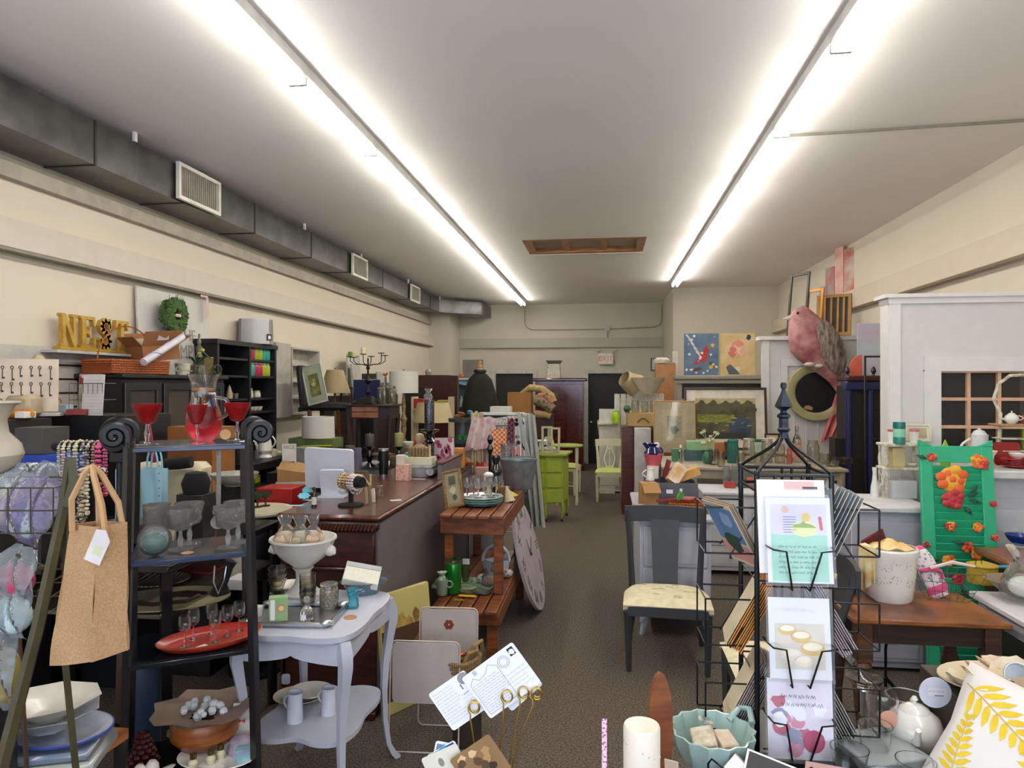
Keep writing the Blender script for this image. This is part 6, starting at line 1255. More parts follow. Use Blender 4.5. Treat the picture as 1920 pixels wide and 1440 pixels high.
for k_,(xa_,xb_,y0)in enumerate(((-.055,.045,-.02),(-.02,.055,.03))):
 part('strap',MB(m('#b08a62',.9)).tube([(xa_,y0,hb2-.02),(xa_-.012,y0,hb2+.06),(-.045,y0*.5,hb2+.13),(-.035,0,hb2+.148),(-.02,y0*.5,hb2+.13),(xb_*.5,y0,hb2+.06),(xb_,y0,hb2-.02)],.008,5),BG)
b=MB(m('#d6cdcb',.6));b.prism([(-.022,-.045),(.018,-.05),(.024,.02),(.006,.045),(-.016,.04)],.002);b.use(m('#c9cba0',.6));rect(b,.002,-.012,.02,.024,-.0016);o=part('paper_tag',b,BG,'white price tag');o.location=(.048,-.046,hb2-.035);o.rotation_euler=(R(8),R(14),R(20))
# LOWER LEFT plates on wooden bench
lb=T('wooden_bench','low orange brown wooden shelf with stacked dishes at the bottom left corner','bench',(-1.85,1.98,0));ow=wood('#7a4318','#a5622c',.5)
pc1=G(215,1352,.62)
part('top',MB(ow).prism([(-.55,-.45),(.02,-.45),(.19,-.28),(.22,.22),(-.55,.22)],.035,TR(0,0,.60)@Rz_),lb)
for x in(-.45,.1):
 for y in(-.35,.12):part('leg',MB(ow).box((x,y,.29),(.06,.06,.58)),lb)
zb=.6175
bl=m('#b9bcc2',.3,col2='#8f98b0',scale=4,coat=.3)
base_=G(80,1432,zb)
boxt('boxed_platter','clear lidded blue rimmed platter box at the bottom of the dish stack','platter',base_,(.36,.24,.045),m('#7d8aa0',.2,col2='#a3a89c',scale=5,coat=.5),rz=20,bev=.012);boxt('glass_platter','second rectangular glass platter on the dish stack','platter',base_+Vector((0,.0,.046)),(.34,.23,.03),m('#8d8f80',.2,coat=.6,col2='#6a7a90',scale=5),rz=20,bev=.01)
plate(base_+Vector((.04,.03,.077)),.125,bl,'blue and white floral oval plate under the octagonal bowl',sx=1.25,name='floral_plate',rim=m('#3a4a8a',.3))
oc=lambda a,z:.94+.08*abs(math.cos(4*a))**.6
for i,(dz,lab)in enumerate(((.10,'lower white octagonal serving bowl'),(.135,'upper cream octagonal bowl with a green leaf detail'))):S('octagonal_bowl',lab+' on the dish stack','bowl',MB(m('#cfcbc0',.25,coat=.4)if i else m('#b9bcc4',.25,coat=.4)).lathe(shell([(.05,0),(.055,.008),(.09,.03),(.135,.06)],.005),8,sx=1.15),base_+Vector((0,.02,dz)),12+8*i,'octagonal bowls on the dish stack')
# JEWELRY TABLES
jt=T('jewelry_table','black framed display table with a lower shelf behind the scroll stand','table',(-2.50,3.24,0));bkt=m('#101013',.25,coat=.4)
part('top_frame',MB(bkt).box((0,0,1.015),(1.32,1.02,.035),.005),jt);part('top_panel',MB(m('#3a342c',.12,coat=.8)).box((0,0,1.034),(1.24,.94,.004)),jt)
part('shelf',MB(m('#4a4438',.3,coat=.5)).box((0,0,.80),(1.26,.96,.02),.004),jt)
for x in(-.63,.63):
 for y in(-.48,.48):part('leg',MB(bkt).tube([(x,y,0),(x,y,1.0)],.030,4),jt)
zj=1.037
pz_=.81
b=MB(m('#8f8468',.35,coat=.4)).lathe([(0,0),(.17,0),(.21,.012),(.21,.017),(.16,.005),(0,.005)],30,sx=1.25,sy=.9)
b.use(m('#2a201a',.4));b.tube([(-.16,-.02,.012),(-.05,-.07,.01),(.08,-.05,.01),(.12,.03,.01),(.02,.06,.01),(-.03,.02,.01)],.011,5);b.tube([(-.05,.08,.012),(.05,.1,.012),(.15,.06,.012)],.008,5)
S('patterned_platter','large olive oval platter with black swirls on the lower shelf of the black table','platter',b,G(318,1128,pz_),20)
lth('zebra_plate','round cream plate with black brush marks on the lower shelf','plate',G(300,1092,pz_),[(0,0),(.10,0),(.14,.015),(.138,.019),(.09,.004),(0,.004)],m('#9a9078',.4,col2='#221d18',kind='wave',scale=14),28)
boxt('red_place_mat','muted red lacquer tray at the back of the lower shelf','tray',G(345,1068,pz_),(.40,.16,.012),m('#7a3026',.4))
S('necklace_bust','slim black velvet neck stand with a silver chain on the lower shelf','display bust',MB(velvet).lathe([(0,0),(.05,0),(.045,.03),(.018,.06),(.02,.14),(.03,.17),(0,.18)],16,sy=.6),G(412,1118,pz_),0,rot=(R(-6),R(16),0))
S('silver_chain','silver chain with a blue drop hung on the slim black neck stand','necklace',MB(steel).tube([(-.028,-.02,.15),(-.02,-.04,.08),(.005,-.045,.03),(.03,-.04,.09),(.03,-.02,.15)],.0035,5),G(412,1118,pz_)+Vector((.02,-.01,0)))
boxt('white_stack','stack of pale linen cards at the right of the lower shelf','cards',G(452,1100,pz_),(.09,.12,.05),m('#b9b6b4',.6));lth('white_tube','short cream ceramic cylinder at the right end of the lower shelf','jar',G(440,1080,pz_),[(0,0),(.04,0),(.04,.16),(0,.16)],m('#a39a8a',.5))
def bead_strand(b,x,y,z0,z1,r_,rnd_,sag=.0):
 n=max(4,int((z0-z1)/(r_*1.9)))
 for i in range(n+1):b.ball((x+sag*math.sin(PI*i/n),y-.004*(i%2),z0+(z1-z0)*i/n),(r_,r_,r_*.9),7,5)
 return b
def tbar(loc,L_,z,label,strands,rz=0,bar_r=.02,grp='necklaces on the long black velvet bar'):
 t=T('jewelry_stand',label,'display stand',loc,rz)
 part('base',MB(velvet).lathe([(0,0),(.08,0),(.08,.012),(.02,.02),(0,.02)],22),t);part('column',MB(velvet).cyl((0,0,0),.012,z),t)
 part('velvet_bar',MB(velvet).at(TR(-L_/2,0,z)@RY(90)).lathe([(0,0),(bar_r*.8,0),(bar_r,.006),(bar_r,L_-.006),(bar_r*.8,L_),(0,L_)],16),t)
 Mz=Matrix.Rotation(R(rz),4,'Z')
 for x,c1,c2,r_,ln,lab in strands:
  r_*=.82
  b=MB(m(c1,.25,coat=.4,col2=c2,kind='noise',scale=45));rn=random.Random(int(x*999))
  for dx in(-r_*.7,r_*.7):
   bead_strand(b,x+dx,-bar_r-r_,.0+.004,-ln,r_,rn)
  for a in range(0,181,30):b.ball((x,-(bar_r+r_)*math.cos(R(a)),(bar_r+r_)*math.sin(R(a))),r_,7,5)
  for q in range(5):b.ball((x+r_*.75*math.cos(PI*q/4),-bar_r-r_,-ln-r_*1.1*math.sin(PI*q/4)),r_,7,5)
  o=S('bead_necklace',lab,'necklace',b,t.location+Mz.to_3x3()@Vector((0,0,z)),rz,grp)
 return t
l1=Zd(168,3.22,zj);z1=1.515-zj
tbar(l1,.37,z1,'long black velvet jewelry bar hung with many bead necklaces',((-.135,'#cfc8a4','#8d9a7a',.006,.21,'pale pistachio seed bead necklace at the left end of the velvet bar'),(-.110,'#b98f6a','#d8d0bc',.008,.20,'brown and cream bead necklace second on the velvet bar'),(-.082,'#d9d2c0','#8f9a84',.007,.22,'white and green stone necklace third on the velvet bar'),(-.048,'#cfc7aa','#b9a988',.010,.20,'large cream bead necklace left of the middle of the velvet bar'),(-.012,'#2a2422','#d8d4cc',.009,.20,'black and white disc necklace in the middle of the velvet bar'),(.012,'#3a2a26','#e0d4cc',.008,.21,'brown and ivory disc necklace just right of the middle'),(.042,'#d9a890','#5a3a30',.008,.19,'peach and brown disc necklace beside the hot pink beads'),(.070,'#c23a6c','#d2568a',.0125,.21,'hot pink round bead necklace, the biggest beads on the velvet bar'),(.102,'#a8325e','#c25a84',.009,.21,'raspberry pink necklace with a white tag at the right end of the velvet bar')))
S('round_tag','round white price tag on the raspberry pink necklace','tag',MB(paper).at(RX(90)).lathe([(0,0),(.013,0),(.013,.001),(0,.001)],18),l1+Vector((.105,-.045,z1-.10)))
l2=Zd(172,2.92,zj)
tbar(l2,.115,1.425-zj,'short black velvet bar with gold and ivory bead necklaces, in front of the long bar',((-.030,'#5a3a2c','#c9b89a',.007,.16,'brown bead necklace at the left of the short velvet bar'),(-.004,'#cfc4a4','#8a6a3a',.011,.18,'chunky ivory and gold bead necklace in the middle of the short velvet bar'),(.024,'#b9a070','#d9d2c4',.009,.15,'gold and pearl necklace at the right of the short velvet bar')),rz=-18,bar_r=.026,grp='necklaces on the short black velvet bar')
S('oval_bangle','ivory oval bangle resting on top of the short velvet bar','bangle',MB(m('#d9cba8',.4)).at(RY(-14)).lathe([(.034,0),(.040,.002),(.040,.006),(.034,.008),(.034,0)],28,sy=.4),l2+Vector((.0,-.03,1.452-zj)))
l3=Zd(75,2.9,zj)
S('bracelet_form','black velvet hump with grey pearl bracelets at the left behind the clear bags','display form',MB(velvet).at(RY(90)).ball((0,0,0),(.05,.05,.085),16,9),Zd(72,2.85,1.42));boxt('riser_box','black riser block under the velvet hump','riser',Zd(72,2.85,zj),(.12,.10,.335),blk)
for i,(dx,c_)in enumerate(((-.05,'#8d8f92'),(-.02,'#c9c7c0'),(.012,'#6d7074'),(.045,'#b5b7ba'))):
 b=MB(m(c_,.2,coat=.5))
 for a in range(-10,191,14):b.ball((dx*math.cos(0),.056*math.cos(R(a))*(-1),.056*math.sin(R(a))),.0085,6,4)
 S('pearl_bracelet',('leftmost silver','second ivory','third gunmetal','rightmost pale grey')[i]+' bead bracelet on the velvet hump','bracelet',b,Zd(72,2.85,1.42),0,'bracelets on the velvet hump')
boxt('blue_box','bright blue box behind the jewelry bars with a pale blue lid edge','box',Zd(90,3.6,1.278),(.30,.18,.17),m('#143a9a',.5));boxt('blue_box_stack','black equipment case under the bright blue box','case',Zd(90,3.6,zj),(.36,.24,.24),blk)
boxt('receipt_printer','charcoal grey receipt printer with a white sticker, on the dark cabinet','printer',Zd(80,3.62,1.4495),(.16,.18,.135),m('#3c3c3a',.5));boxt('printer_slot','x','x',(0,0,-9),(.1,.1,.1),blk)
bpy.data.objects.remove(bpy.data.objects['printer_slot'])
boxt('dark_monitor_case','black till cabinet behind the long necklace bar','cabinet',Zd(150,4.4,0),(.95,.44,1.62),m('#0e0f11',.5))
t=T('web_camera','small black ring shaped desk lamp at the left of the scroll stand top','lamp',Zd(225,3.0,zj));part('stem',MB(blk).cyl((0,0,0),.014,.46),t);part('head',MB(blkm).at(TR(0,0,.55)@RX(90)).lathe([(.025,0),(.075,0),(.08,.02),(.07,.04),(.025,.035),(.025,0)],24),t);part('collar',MB(blk).box((0,0,.455),(.07,.05,.05),.006),t)
zp=1.623
def clut(px,d,z,sz,c_,lab,nm='paper_stack',cat='papers',rz=0,rot=None,c2=None,k_='noise',s_=14):return boxt(nm,lab,cat,Zd(px,d,z),sz,m(c_,.6,col2=c2,kind=k_,scale=s_),rz=rz,rot=rot)
for i,(px,rz,c_)in enumerate(((30,-20,'#b9701c'),(52,-32,'#c07a22'))):S('toy_carrot',('left','right')[i]+' orange knitted carrot lying on the dark till cabinet','toy',MB(m(c_,.8,bump=.4,scale=60)).at(RY(90)).lathe([(0,-.085),(.012,-.08),(.028,-.03),(.026,.03),(.014,.075),(0,.08)],14),Zd(px,3.85,1.625+.018),rz,'orange carrots')
clut(48,3.8,zp,(.06,.08,.035),'#cfc9be','small white card beside the orange carrots',cat='card',nm='gift_card')
clut(95,4.35,zp,(.40,.22,.014),'#b5ad9c','pile of loose cream papers on the dark till cabinet',c2='#8d8674');clut(115,4.3,1.638,(.10,.09,.045),'#9fb0ba','pale blue folded pack on the loose papers','folded_pack','package',rz=15);clut(75,4.35,1.638,(.18,.12,.07),'#a3987c','crumpled beige cloth pile on the loose papers','cloth_pile','cloth',c2='#c2ba9e')
clut(150,4.2,zp-.0,(.11,.12,.035),'#7d2a24','dark red and grey bowl of cloth on the till cabinet','red_cloth','cloth',rz=20)
t=T('file_basket','wire file basket with magazines and lined white paper behind the goblets','file holder',Zd(172,4.25,zp));b=MB(wirem)
for z in(0,.09,.19):b.tube([(-.11,-.05,z),(.11,-.05,z),(.11,.07,z),(-.11,.07,z)],.002,5,True)
for i in range(8):x=-.11+.22*i/7;b.tube([(x,-.05,0),(x,-.05,.19)],.0015,5)
part('wire',b,t)
b=MB(m('#a39d90',.6,col2='#6b6a35',scale=12)).box((-.04,0,.125),(.15,.012,.25));b.use(m('#8f2424',.5));rect(b,-.04,.21,.145,.05,-.007);b.use(m('#c9a0a0',.5));rect(b,-.04,.235,.12,.02,-.0075);S('magazine','red topped magazine standing in the wire file basket','magazine',b,t.location+Vector((0,.02,0)),rot=(R(-6),0,0))
b=MB(m('#b9b5ae',.7)).box((0,0,.14),(.14,.004,.25));b.use(m('#8d8a84',.7));[rect(b,0,.03+.02*i,.13,.0012,-.0026)for i in range(11)];S('lined_paper','white lined sheet standing at the right of the wire file basket','paper',b,t.location+Vector((.05,-.062,-.02)),rot=(R(-5),0,0))
zb_=1.037
t=bag(Zd(290,3.55,zb_),.13,.34,m('#8fb9cc',.6,var=.03),'light blue gift bag with red dots hanging behind the second shelf',.05,-6,m('#7fb0cc',.6),hang=.12,pic=lambda b,w_,h:[(b.use(m('#a83040',.5)),disc(b,w_*.42,h*(i/9-.45),.004,0,8))for i in range(10)],name='gift_bag')
bag(Zd(238,3.7,zb_),.10,.32,m('#9fc4d6',.6),'second pale blue dotted bag half hidden by the left post',.05,8,m('#7fb0cc',.6),hang=.10,name='gift_bag')
boxt('red_strap','narrow dark red strap hanging beside the blue gift bag handle','strap',Zd(289,3.6,1.40),(.03,.006,.20),m('#8f1b26',.6),rot=(0,R(-10),0))
S('oval_hand_mirror','oval gold beaded mirror leaning behind the crystal goblets','mirror',MB(m('#b5a184',.4)).at(RX(90)).lathe([(.05,0),(.062,.004),(.062,.012),(.05,.016),(.05,0)],28,sy=1.5).use(m('#9a7a66',.15,col2='#c2907a',scale=30)).lathe([(0,.004),(.052,.004),(0,.006)],24,sy=1.5),Zd(325,3.3,1.13),rot=(0,0,R(-48)))
lth('black_velvet_form','round black velvet bracelet form under the crystal prism','display form',Zd(368,3.5,1.26),[(0,0),(.06,0),(.07,.05),(.05,.10),(0,.11)],velvet);boxt('velvet_riser','black riser under the round velvet form','riser',Zd(368,3.5,zb_),(.14,.12,.22),blk)
lth('velvet_roll','black velvet roll lying beside the oval mirror','display form',Zd(335,3.75,1.38),[(0,-.07),(.03,-.07),(.034,0),(.03,.07),(0,.07)],velvet,rot=(0,R(85),R(10)))
boxt('folded_fabric','heap of cream folded fabric on the counter behind the blue gift bag','fabric',Zd(320,3.9,zb_),(.40,.20,.33),m('#a89a80',.8,col2='#c4b99e',scale=8),rz=10,bev=.03)
boxt('orange_tote','orange tan open crate behind the top shelf','crate',Zd(378,4.45,1.1),(.36,.2,.44),m('#7a4a20',.6,col2='#8f5a2a',scale=5),rz=-12);boxt('crate_support','dark cabinet under the orange tan crate','cabinet',Zd(378,4.45,0),(.3,.3,1.098),blk)
bowl(G(232,1018,zb_),.13,.10,m('#5a5c60',.3,.5),'large pewter grey bowl half hidden behind the left post',name='pewter_bowl');bowl(Zd(440,3.9,1.238),.13,.07,m('#8d8a80',.3),'pale grey shallow bowl on a riser right of the black velvet form',name='grey_bowl');boxt('bowl_riser','dark riser under the pale grey shallow bowl','riser',Zd(440,4.0,zb_),(.16,.12,.20),blk)
boxt('tan_envelope','flat tan wrapped package on the black table left of the burlap bag','package',G(45,1040,zb_),(.30,.22,.03),m('#9a7a4a',.7),rz=14);S('ribbon_bow','cream ribbon bow on the flat tan package','bow',MB(m('#cfc4a8',.6)).tube([(-.12,.02,0),(-.04,0,.01),(0,0,.015),(.04,.02,.04),(.06,0,.02),(0,0,.012),(-.03,-.05,.0)],.005,5),G(60,1025,zb_)+Vector((0,0,.03)))
for i,(px,py,c1,c2,r_,lab)in enumerate(((140,960,'#8d7a5a','#c9b080',.035,'heap of amber bracelets at the foot of the short velvet bar'),(205,985,'#4a3a30','#b98f5a',.035,'heap of brown bead bracelets beside the pewter bowl'),(115,915,'#d0cdc6','#6a6a68',.035,'heap of black and white bead bracelets below the blue box'))):
 b=MB(m(c1,.3,col2=c2,scale=60,coat=.3));rn=random.Random(i+60)
 for q in range(46):b.ball((rn.uniform(-1,1)*r_*1.6,rn.uniform(-1,1)*r_,.008+rn.uniform(0,1)**2*.04),.008,6,4)
 S('bracelet_heap',lab,'bracelets',b,Zd(px,3.1,zj+(.13 if i==2 else 0)),kind='stuff')
boxt('heap_riser','black riser under the black and white bracelet heap','riser',Zd(115,3.1,zj),(.12,.08,.128),blk)
# LEFT WALL: slatwall, key board, letters, sign
sw_=T('slatwall','white grooved slatwall panel on the left wall below the gold letters','wall panel',(0,0,0));slm=m('#b5b1ab',.5)
zt,zb2=2.07,1.3
b=MB(m('#3a302a',.6)).box((XL+.012,3.95,(zt+zb2)/2),(.02,2.6,zt-zb2));part('groove_backing',b,sw_)
z=zt-.06;first=True
while z>zb2:
 h=.12 if first else .088
 part('slat',MB(slm).box((XL+.03,3.95,z),(.02,2.6,h),.003),sw_);z-=.055+h/2 if first else .10;first=False
kb_=T('key_board','white board displaying rows of dark antique keys at the left edge','board',WX(22,763,-3.40));kb_.rotation_euler=(0,0,R(30));kb_.location.z=1.645
part('board',MB(m('#c9b8a4',.6)).box((0,.006,.155),(.46,.01,.31),.002),kb_);rk_=random.Random(15)
for q in range(26):
 r0,c0=divmod(q,9);x=-.19+.047*c0+rk_.uniform(-.006,.006);z=.26-.095*r0;L_=rk_.uniform(.045,.075);b=MB(m('#3d342c',.5,.6))
 b.tube([(x+.007*math.cos(a*.785),-.003,z+.009*math.sin(a*.785))for a in range(8)],.002,4,True);b.tube([(x,-.003,z-.01),(x,-.003,z-L_)],.0022,4);b.box((x+.006,-.003,z-L_+.006),(.010,.003,.010));o=part('key',b,kb_)
boxt('board_ledge','white ledge under the board of keys','ledge',WX(22,763,-3.42)*1,(.5,.1,.02),slm,rz=30).location.z=1.62
boxt('ledge_cabinet','dark side cabinet under the board of keys','cabinet',(-3.45,3.35,0),(.6,.5,1.615),m('#16120f',.6),rz=0)
S('dried_bouquet','dried tan grass swag with red bows hanging at the slatwall','swag',MB(m('#b09a78',.8,col2='#c4b394',scale=30,bump=.4)).lathe([(0,-.56),(.12,-.52),(.09,-.42),(.04,-.3),(.03,-.15),(.035,-.05),(.05,.06),(.02,.10),(0,.1)],14,wob=lambda a,z:1+.2*math.sin(5*a+z*30)),WX(72,695,-3.62))
for i,(px,py)in enumerate(((77,693),(105,752))):S('fabric_bow',('upper','lower')[i]+' faded red fabric bow on the dried tan swag','bow',MB(m('#9a4a3a',.8)).ball((0,0,0),(.035,.03,.026),10,6),WX(px,py,-3.52)+Vector((0,0,0)))
boxt('cream_package','crumpled tan paper package behind the orange carrots','package',Zd(45,4.0,zp),(.16,.12,.12),m('#9a8a70',.8,col2='#b5a688',scale=8),bev=.02)
gold=m('#a8822a',.4,.25,col2='#bf9a3e',scale=12)
nest=T('word_sign','gold wooden cut out word NEST standing on a ledge of the left wall','sign',(0,0,0))
pL,pR=WX(107,650,-3.80),WX(241,655,-3.80);LW=pR.y-pL.y;bz=1.8+(723-649)*mpp(pL);LH=.235
nest.location=(-3.80,(pL.y+pR.y)/2,bz);nest.rotation_euler=(0,0,R(90))
part('base_bar',MB(gold).box((0,0,-.012),(LW,.06,.024),.003),nest)
th=.035;lw_=LW/4.1
def letter(ch,cx):
 b=MB(gold);h=LH;w_=lw_*.86;s_=w_*.20;t_=h*.09
 P_=lambda pts:b.prism([(cx+x*w_,z*h)for x,z in pts],th)
 if ch=='N':
  P_([(-.5,0),(-.1,0),(-.1,.08),(-.2,.1),(-.2,.7),(.3,0),(.42,0),(.42,.9),(.5,.92),(.5,1),(.18,1),(.18,.92),(.26,.9),(.26,.38),(-.2,1),(-.5,1),(-.5,.92),(-.4,.9),(-.4,.1),(-.5,.08)])
 elif ch=='E':
  P_([(-.48,0),(.46,0),(.48,.34),(.40,.34),(.32,.1),(-.12,.1),(-.12,.45),(.08,.45),(.14,.34),(.2,.34),(.2,.68),(.14,.68),(.08,.56),(-.12,.56),(-.12,.9),(.3,.9),(.38,.7),(.46,.7),(.44,1),(-.48,1),(-.48,.92),(-.38,.9),(-.38,.1),(-.48,.08)])
 elif ch=='T':
  P_([(-.2,0),(.2,0),(.2,.08),(.12,.1),(.12,.9),(.3,.9),(.4,.68),(.48,.68),(.46,1),(-.46,1),(-.48,.68),(-.4,.68),(-.3,.9),(-.12,.9),(-.12,.1),(-.2,.08)])
 else:
  pts=[(.30,.74),(.2,.88),(0,.93),(-.2,.86),(-.28,.74),(-.2,.62),(0,.52),(.2,.42),(.29,.27),(.2,.12),(0,.07),(-.2,.12),(-.32,.28)]
  b.v=b.v
  for k_ in range(len(pts)-1):
   (x0,z0),(x1,z1)=pts[k_],pts[k_+1];b.at(TR(cx+(x0+x1)/2*w_,0,(z0+z1)/2*h)@RY(-math.degrees(math.atan2((z1-z0)*h,(x1-x0)*w_)))).box((0,0,0),(math.hypot((x1-x0)*w_,(z1-z0)*h)+.022,th,h*(.13+.06*math.sin(PI*k_/11))))
  b.at();P_([(.26,.66),(.36,.66),(.36,1),(.28,.96)]);P_([(-.38,0),(-.3,.05),(-.28,.36),(-.38,.36)])
 return part('letter',b,nest,'gold letter '+ch)
for i,ch in enumerate('NEST'):letter(ch,(-1.5+i)*lw_*1.02)
S('letter_ledge','thin white shelf under the gold word','shelf',MB(slm).box((0,0,-.012),(.16,LW+.2,.02)),(-3.79,(pL.y+pR.y)/2,bz-.026))
p0,p1=WX(258,700,-3.83),WX(392,700,-3.83);zs0,zs1=1.86,1.8+(723-549)*mpp(p0)+.06
sg=T('lettered_sign','tall white wooden sign reading THE SIMPLE with a green moss wreath at its top','sign',(-3.81,(p0.y+p1.y)/2,zs0));sg.rotation_euler=(R(-3),0,R(90));SW_,SH_=p1.y-p0.y,zs1-zs0
part('board',MB(m('#c4c1bb',.6,var=.03)).box((0,0,SH_/2),(SW_,.025,SH_),.004),sg)
ltm=m('#8d8a86',.6);b=MB(ltm);b.text('THE',.15,TR(WX(352,628,-3.81).y-(p0.y+p1.y)/2,-.016,.40),.001);part('lettering',b,sg,'grey word THE');b=MB(ltm);b.text('SIMPLE',.19,TR(WX(352,655,-3.81).y-(p0.y+p1.y)/2,-.016,.24),.001,sx=.82);part('lettering',b,sg,'grey word SIMPLE')
wz=SH_*.73
wr=T('moss_wreath','green moss wreath with two pale pink eggs hung on the white sign','wreath',sg.matrix_world@Vector((0,0,0)));wr.location=WX(322,592,-3.74);wr.scale=(1.2,1.2,1.2);wr.rotation_euler=(0,0,R(90));rw=random.Random(77)
b=MB(m('#2f4a20',.9,col2='#4e6a34',scale=60,bump=.6));
for q in range(11):ph_=rw.uniform(0,6);b.tube([((.085+.035*math.cos(q*1.7+5*a))*math.cos(a),-.02+.03*math.sin(q+4*a),(.085+.035*math.cos(q*1.7+5*a))*math.sin(a))for a in[2*PI*i/26 for i in range(26)]],.018,5,True)
part('moss',b,wr);b=MB(m('#3c5228',.9))
for q in range(60):a=rw.uniform(0,6.28);r_=rw.uniform(.10,.125);a2=a+rw.uniform(-.9,.9);b.tube([(r_*math.cos(a),-.03,r_*math.sin(a)),(r_*math.cos(a)+.045*math.cos(a2),-.035,r_*math.sin(a)+.045*math.sin(a2))],.0016,3)
part('twig',b,wr)['kind']='stuff'
for i in(-1,1):part('egg',MB(m('#d3b0a4',.6)).ball((i*.015,-.05,0),(.017,.012,.014),8,5),wr)
S('pink_ribbon','pale pink ribbon trailing from the top right of the white sign','ribbon',MB(m('#cfa8a4',.6)).box((.0,0,-.09),(.04,.004,.20)).box((-.05,0,.02),(.12,.004,.02)),(-3.77,p1.y-.13,zs1+.0),rot=(0,0,R(90)))
# BLACK HUTCH along left wall
hx,hy0_,hy1_=-3.47,4.62,5.98;hz_=1.87;hb3=m('#15161a',.45,var=.08)
hu=T('hutch','long black hutch with glass doors against the left wall under the wicker basket','hutch',((XL+.03+hx)/2,(hy0_+hy1_)/2,0));hu.rotation_euler=(0,0,R(90));HW,HD=hy1_-hy0_,hx-XL-.03
part('case',MB(hb3).box((0,0,hz_/2-.01),(HW,HD-.03,hz_-.02)),hu);part('top',MB(hb3).box((0,-.01,hz_-.0),(HW+.06,HD+.03,.035),.008),hu)
for i in range(3):
 x=-HW/2+HW*(i+.5)/3;w_=HW/3-.03;b=MB(hb3)
 for s_ in(-1,1):b.box((x+s_*(w_/2-.03),-HD/2+.005,1.46),(.06,.025,.72),.004);b.box((x,-HD/2+.005,1.46+s_*.33),(w_-.1,.025,.06),.004)
 d_=part('door',b,hu);part('pane',MB(m('#26282a',.12,col2='#3a3630',scale=3,coat=.8)).box((x,-HD/2+.010,1.46),(w_-.1,.006,.62)),d_);part('knob',MB(m('#8a8578',.3,.8)).ball((x-w_/2+.03,-HD/2-.02,1.45),.012),d_)
zh=hz_+.018
bk_=basket(Vector((-3.60,4.84,zh)),.54,.26,.105,wicker,'long orange brown wicker basket with a tall handle on the black hutch',rz=82,hd=.28,flare=1.03,name='wicker_basket')
cbx=T('cardboard_box','open brown cardboard shipping box in the wicker basket with a white bird logo','box',(-3.60,5.16,zh+.113),rot=(0,R(-6),R(66)));cbx.scale=(.86,.86,.86);cb_=m('#8f5f3a',.8,var=.06)
part('carton',MB(cb_).box((0,0,.07),(.36,.26,.14),.002),cbx)
for(a,b_,c,rx,ry)in((0,-.13,.15,30,0),(0,.13,.15,-35,0)):part('flap',MB(cb_).at(TR(a,b_,.14)@RX(rx)).box((0,0,c/2),(.36,.003,c)),cbx)
part('flap',MB(cb_).at(TR(.18,0,.14)@RY(60)).box((0,0,.08),(.003,.26,.16)),cbx);part('flap',MB(cb_).at(TR(-.18,0,.14)@RY(-40)).box((0,0,.06),(.003,.26,.12)),cbx)
b=MB(m('#c9c4bc',.6)).at(TR(0,-.13,.14)@RX(30)@TR(0,-.003,.075));b.add([(-.055,0,-.02),(.06,0,-.02),(.055,0,.03),(.03,0,.0),(-.005,0,.012),(-.045,0,.035)],[(0,1,2,3,4,5)]);part('logo',b,cbx,'white bird shaped logo')
for i,(x,y)in enumerate(((-.1,.03),(.12,.0))):part('packing_paper',MB(m('#c2b59c',.8)).ball((x,y,.17),(.08,.06,.045),10,6),cbx)
S('paper_roll','white roll of wrapping paper with purple script leaning out of the wicker basket','paper roll',MB(m('#c9c6cf',.5)).cyl((0,0,0),.028,.52,20).use(m('#9a8ab0',.5)).tube([(.029*math.cos(i*.55-2.4),.029*math.sin(i*.55-2.4),.08+.022*i)for i in range(14)],.004,4),(-3.38,4.72,zh+.085),rot=(R(-65),R(9),R(4)))
t=T('potted_orchid','small leafy plant with yellow green flowers in a birch bark pot on the hutch','plant',(-3.52,5.62,zh));part('pot',MB(m('#4a433a',.8,col2='#6a6256',kind='wave',scale=8)).box((0,0,.045),(.11,.10,.09),.012),t);b=MB(m('#33502a',.6))
for q in range(7):a=q*.9;b.sheet(lambda u,v:(.13*u*math.cos(a)+.016*(v-.5)*math.sin(PI*u)*math.sin(a)*2,.13*u*math.sin(a)-.016*(v-.5)*math.sin(PI*u)*math.cos(a)*2,.09+.07*math.sin(u*2.2)),6,2,.002)
part('leaf',b,t)['kind']='stuff';part('flower',MB(m('#b5b050',.6)).tube([(0,0,.09),(.02,0,.17),(.05,0,.22)],.003,5).ball((.05,0,.22),(.022,.02,.018),8,5).ball((.02,0,.19),(.018,.016,.014),8,5),t)
lth('cream_pot','cream cylindrical planter left of the birch bark pot on the hutch','planter',(-3.55,5.46,zh),shell([(.055,0),(.062,.10)],.004),m('#b9b2a0',.5),22)
t=T('scissors','pale green handled scissors on the edge of the hutch top','scissors',(-3.42,5.24,zh));b=MB(m('#b9c0a0',.5));b.tube([(.03*math.cos(a*.63)-.02,.0,.045+.02*math.sin(a*.63))for a in range(10)],.005,5,True);b.tube([(.01,0,.04),(.10,0,.03)],.004);part('handle',b,t);S('pink_cloth','pale pink cloth behind the green scissors','cloth',MB(m('#b59a90',.8)).box((0,0,.035),(.06,.09,.07),.012),(-3.56,5.22,zh),40)
t=T('gold_canister','olive gold square canister with a keyhole badge on the hutch end','canister',(-3.56,5.83,zh),60);part('body',MB(m('#6a5f38',.45,.3)).box((0,0,.085),(.09,.09,.17),.004),t);b=MB(m('#a8945a',.4,.4));b.tube([(.02*math.cos(a*.52),-.047,.09+.03*math.sin(a*.52))for a in range(12)],.003,4,True);part('badge',b,t)
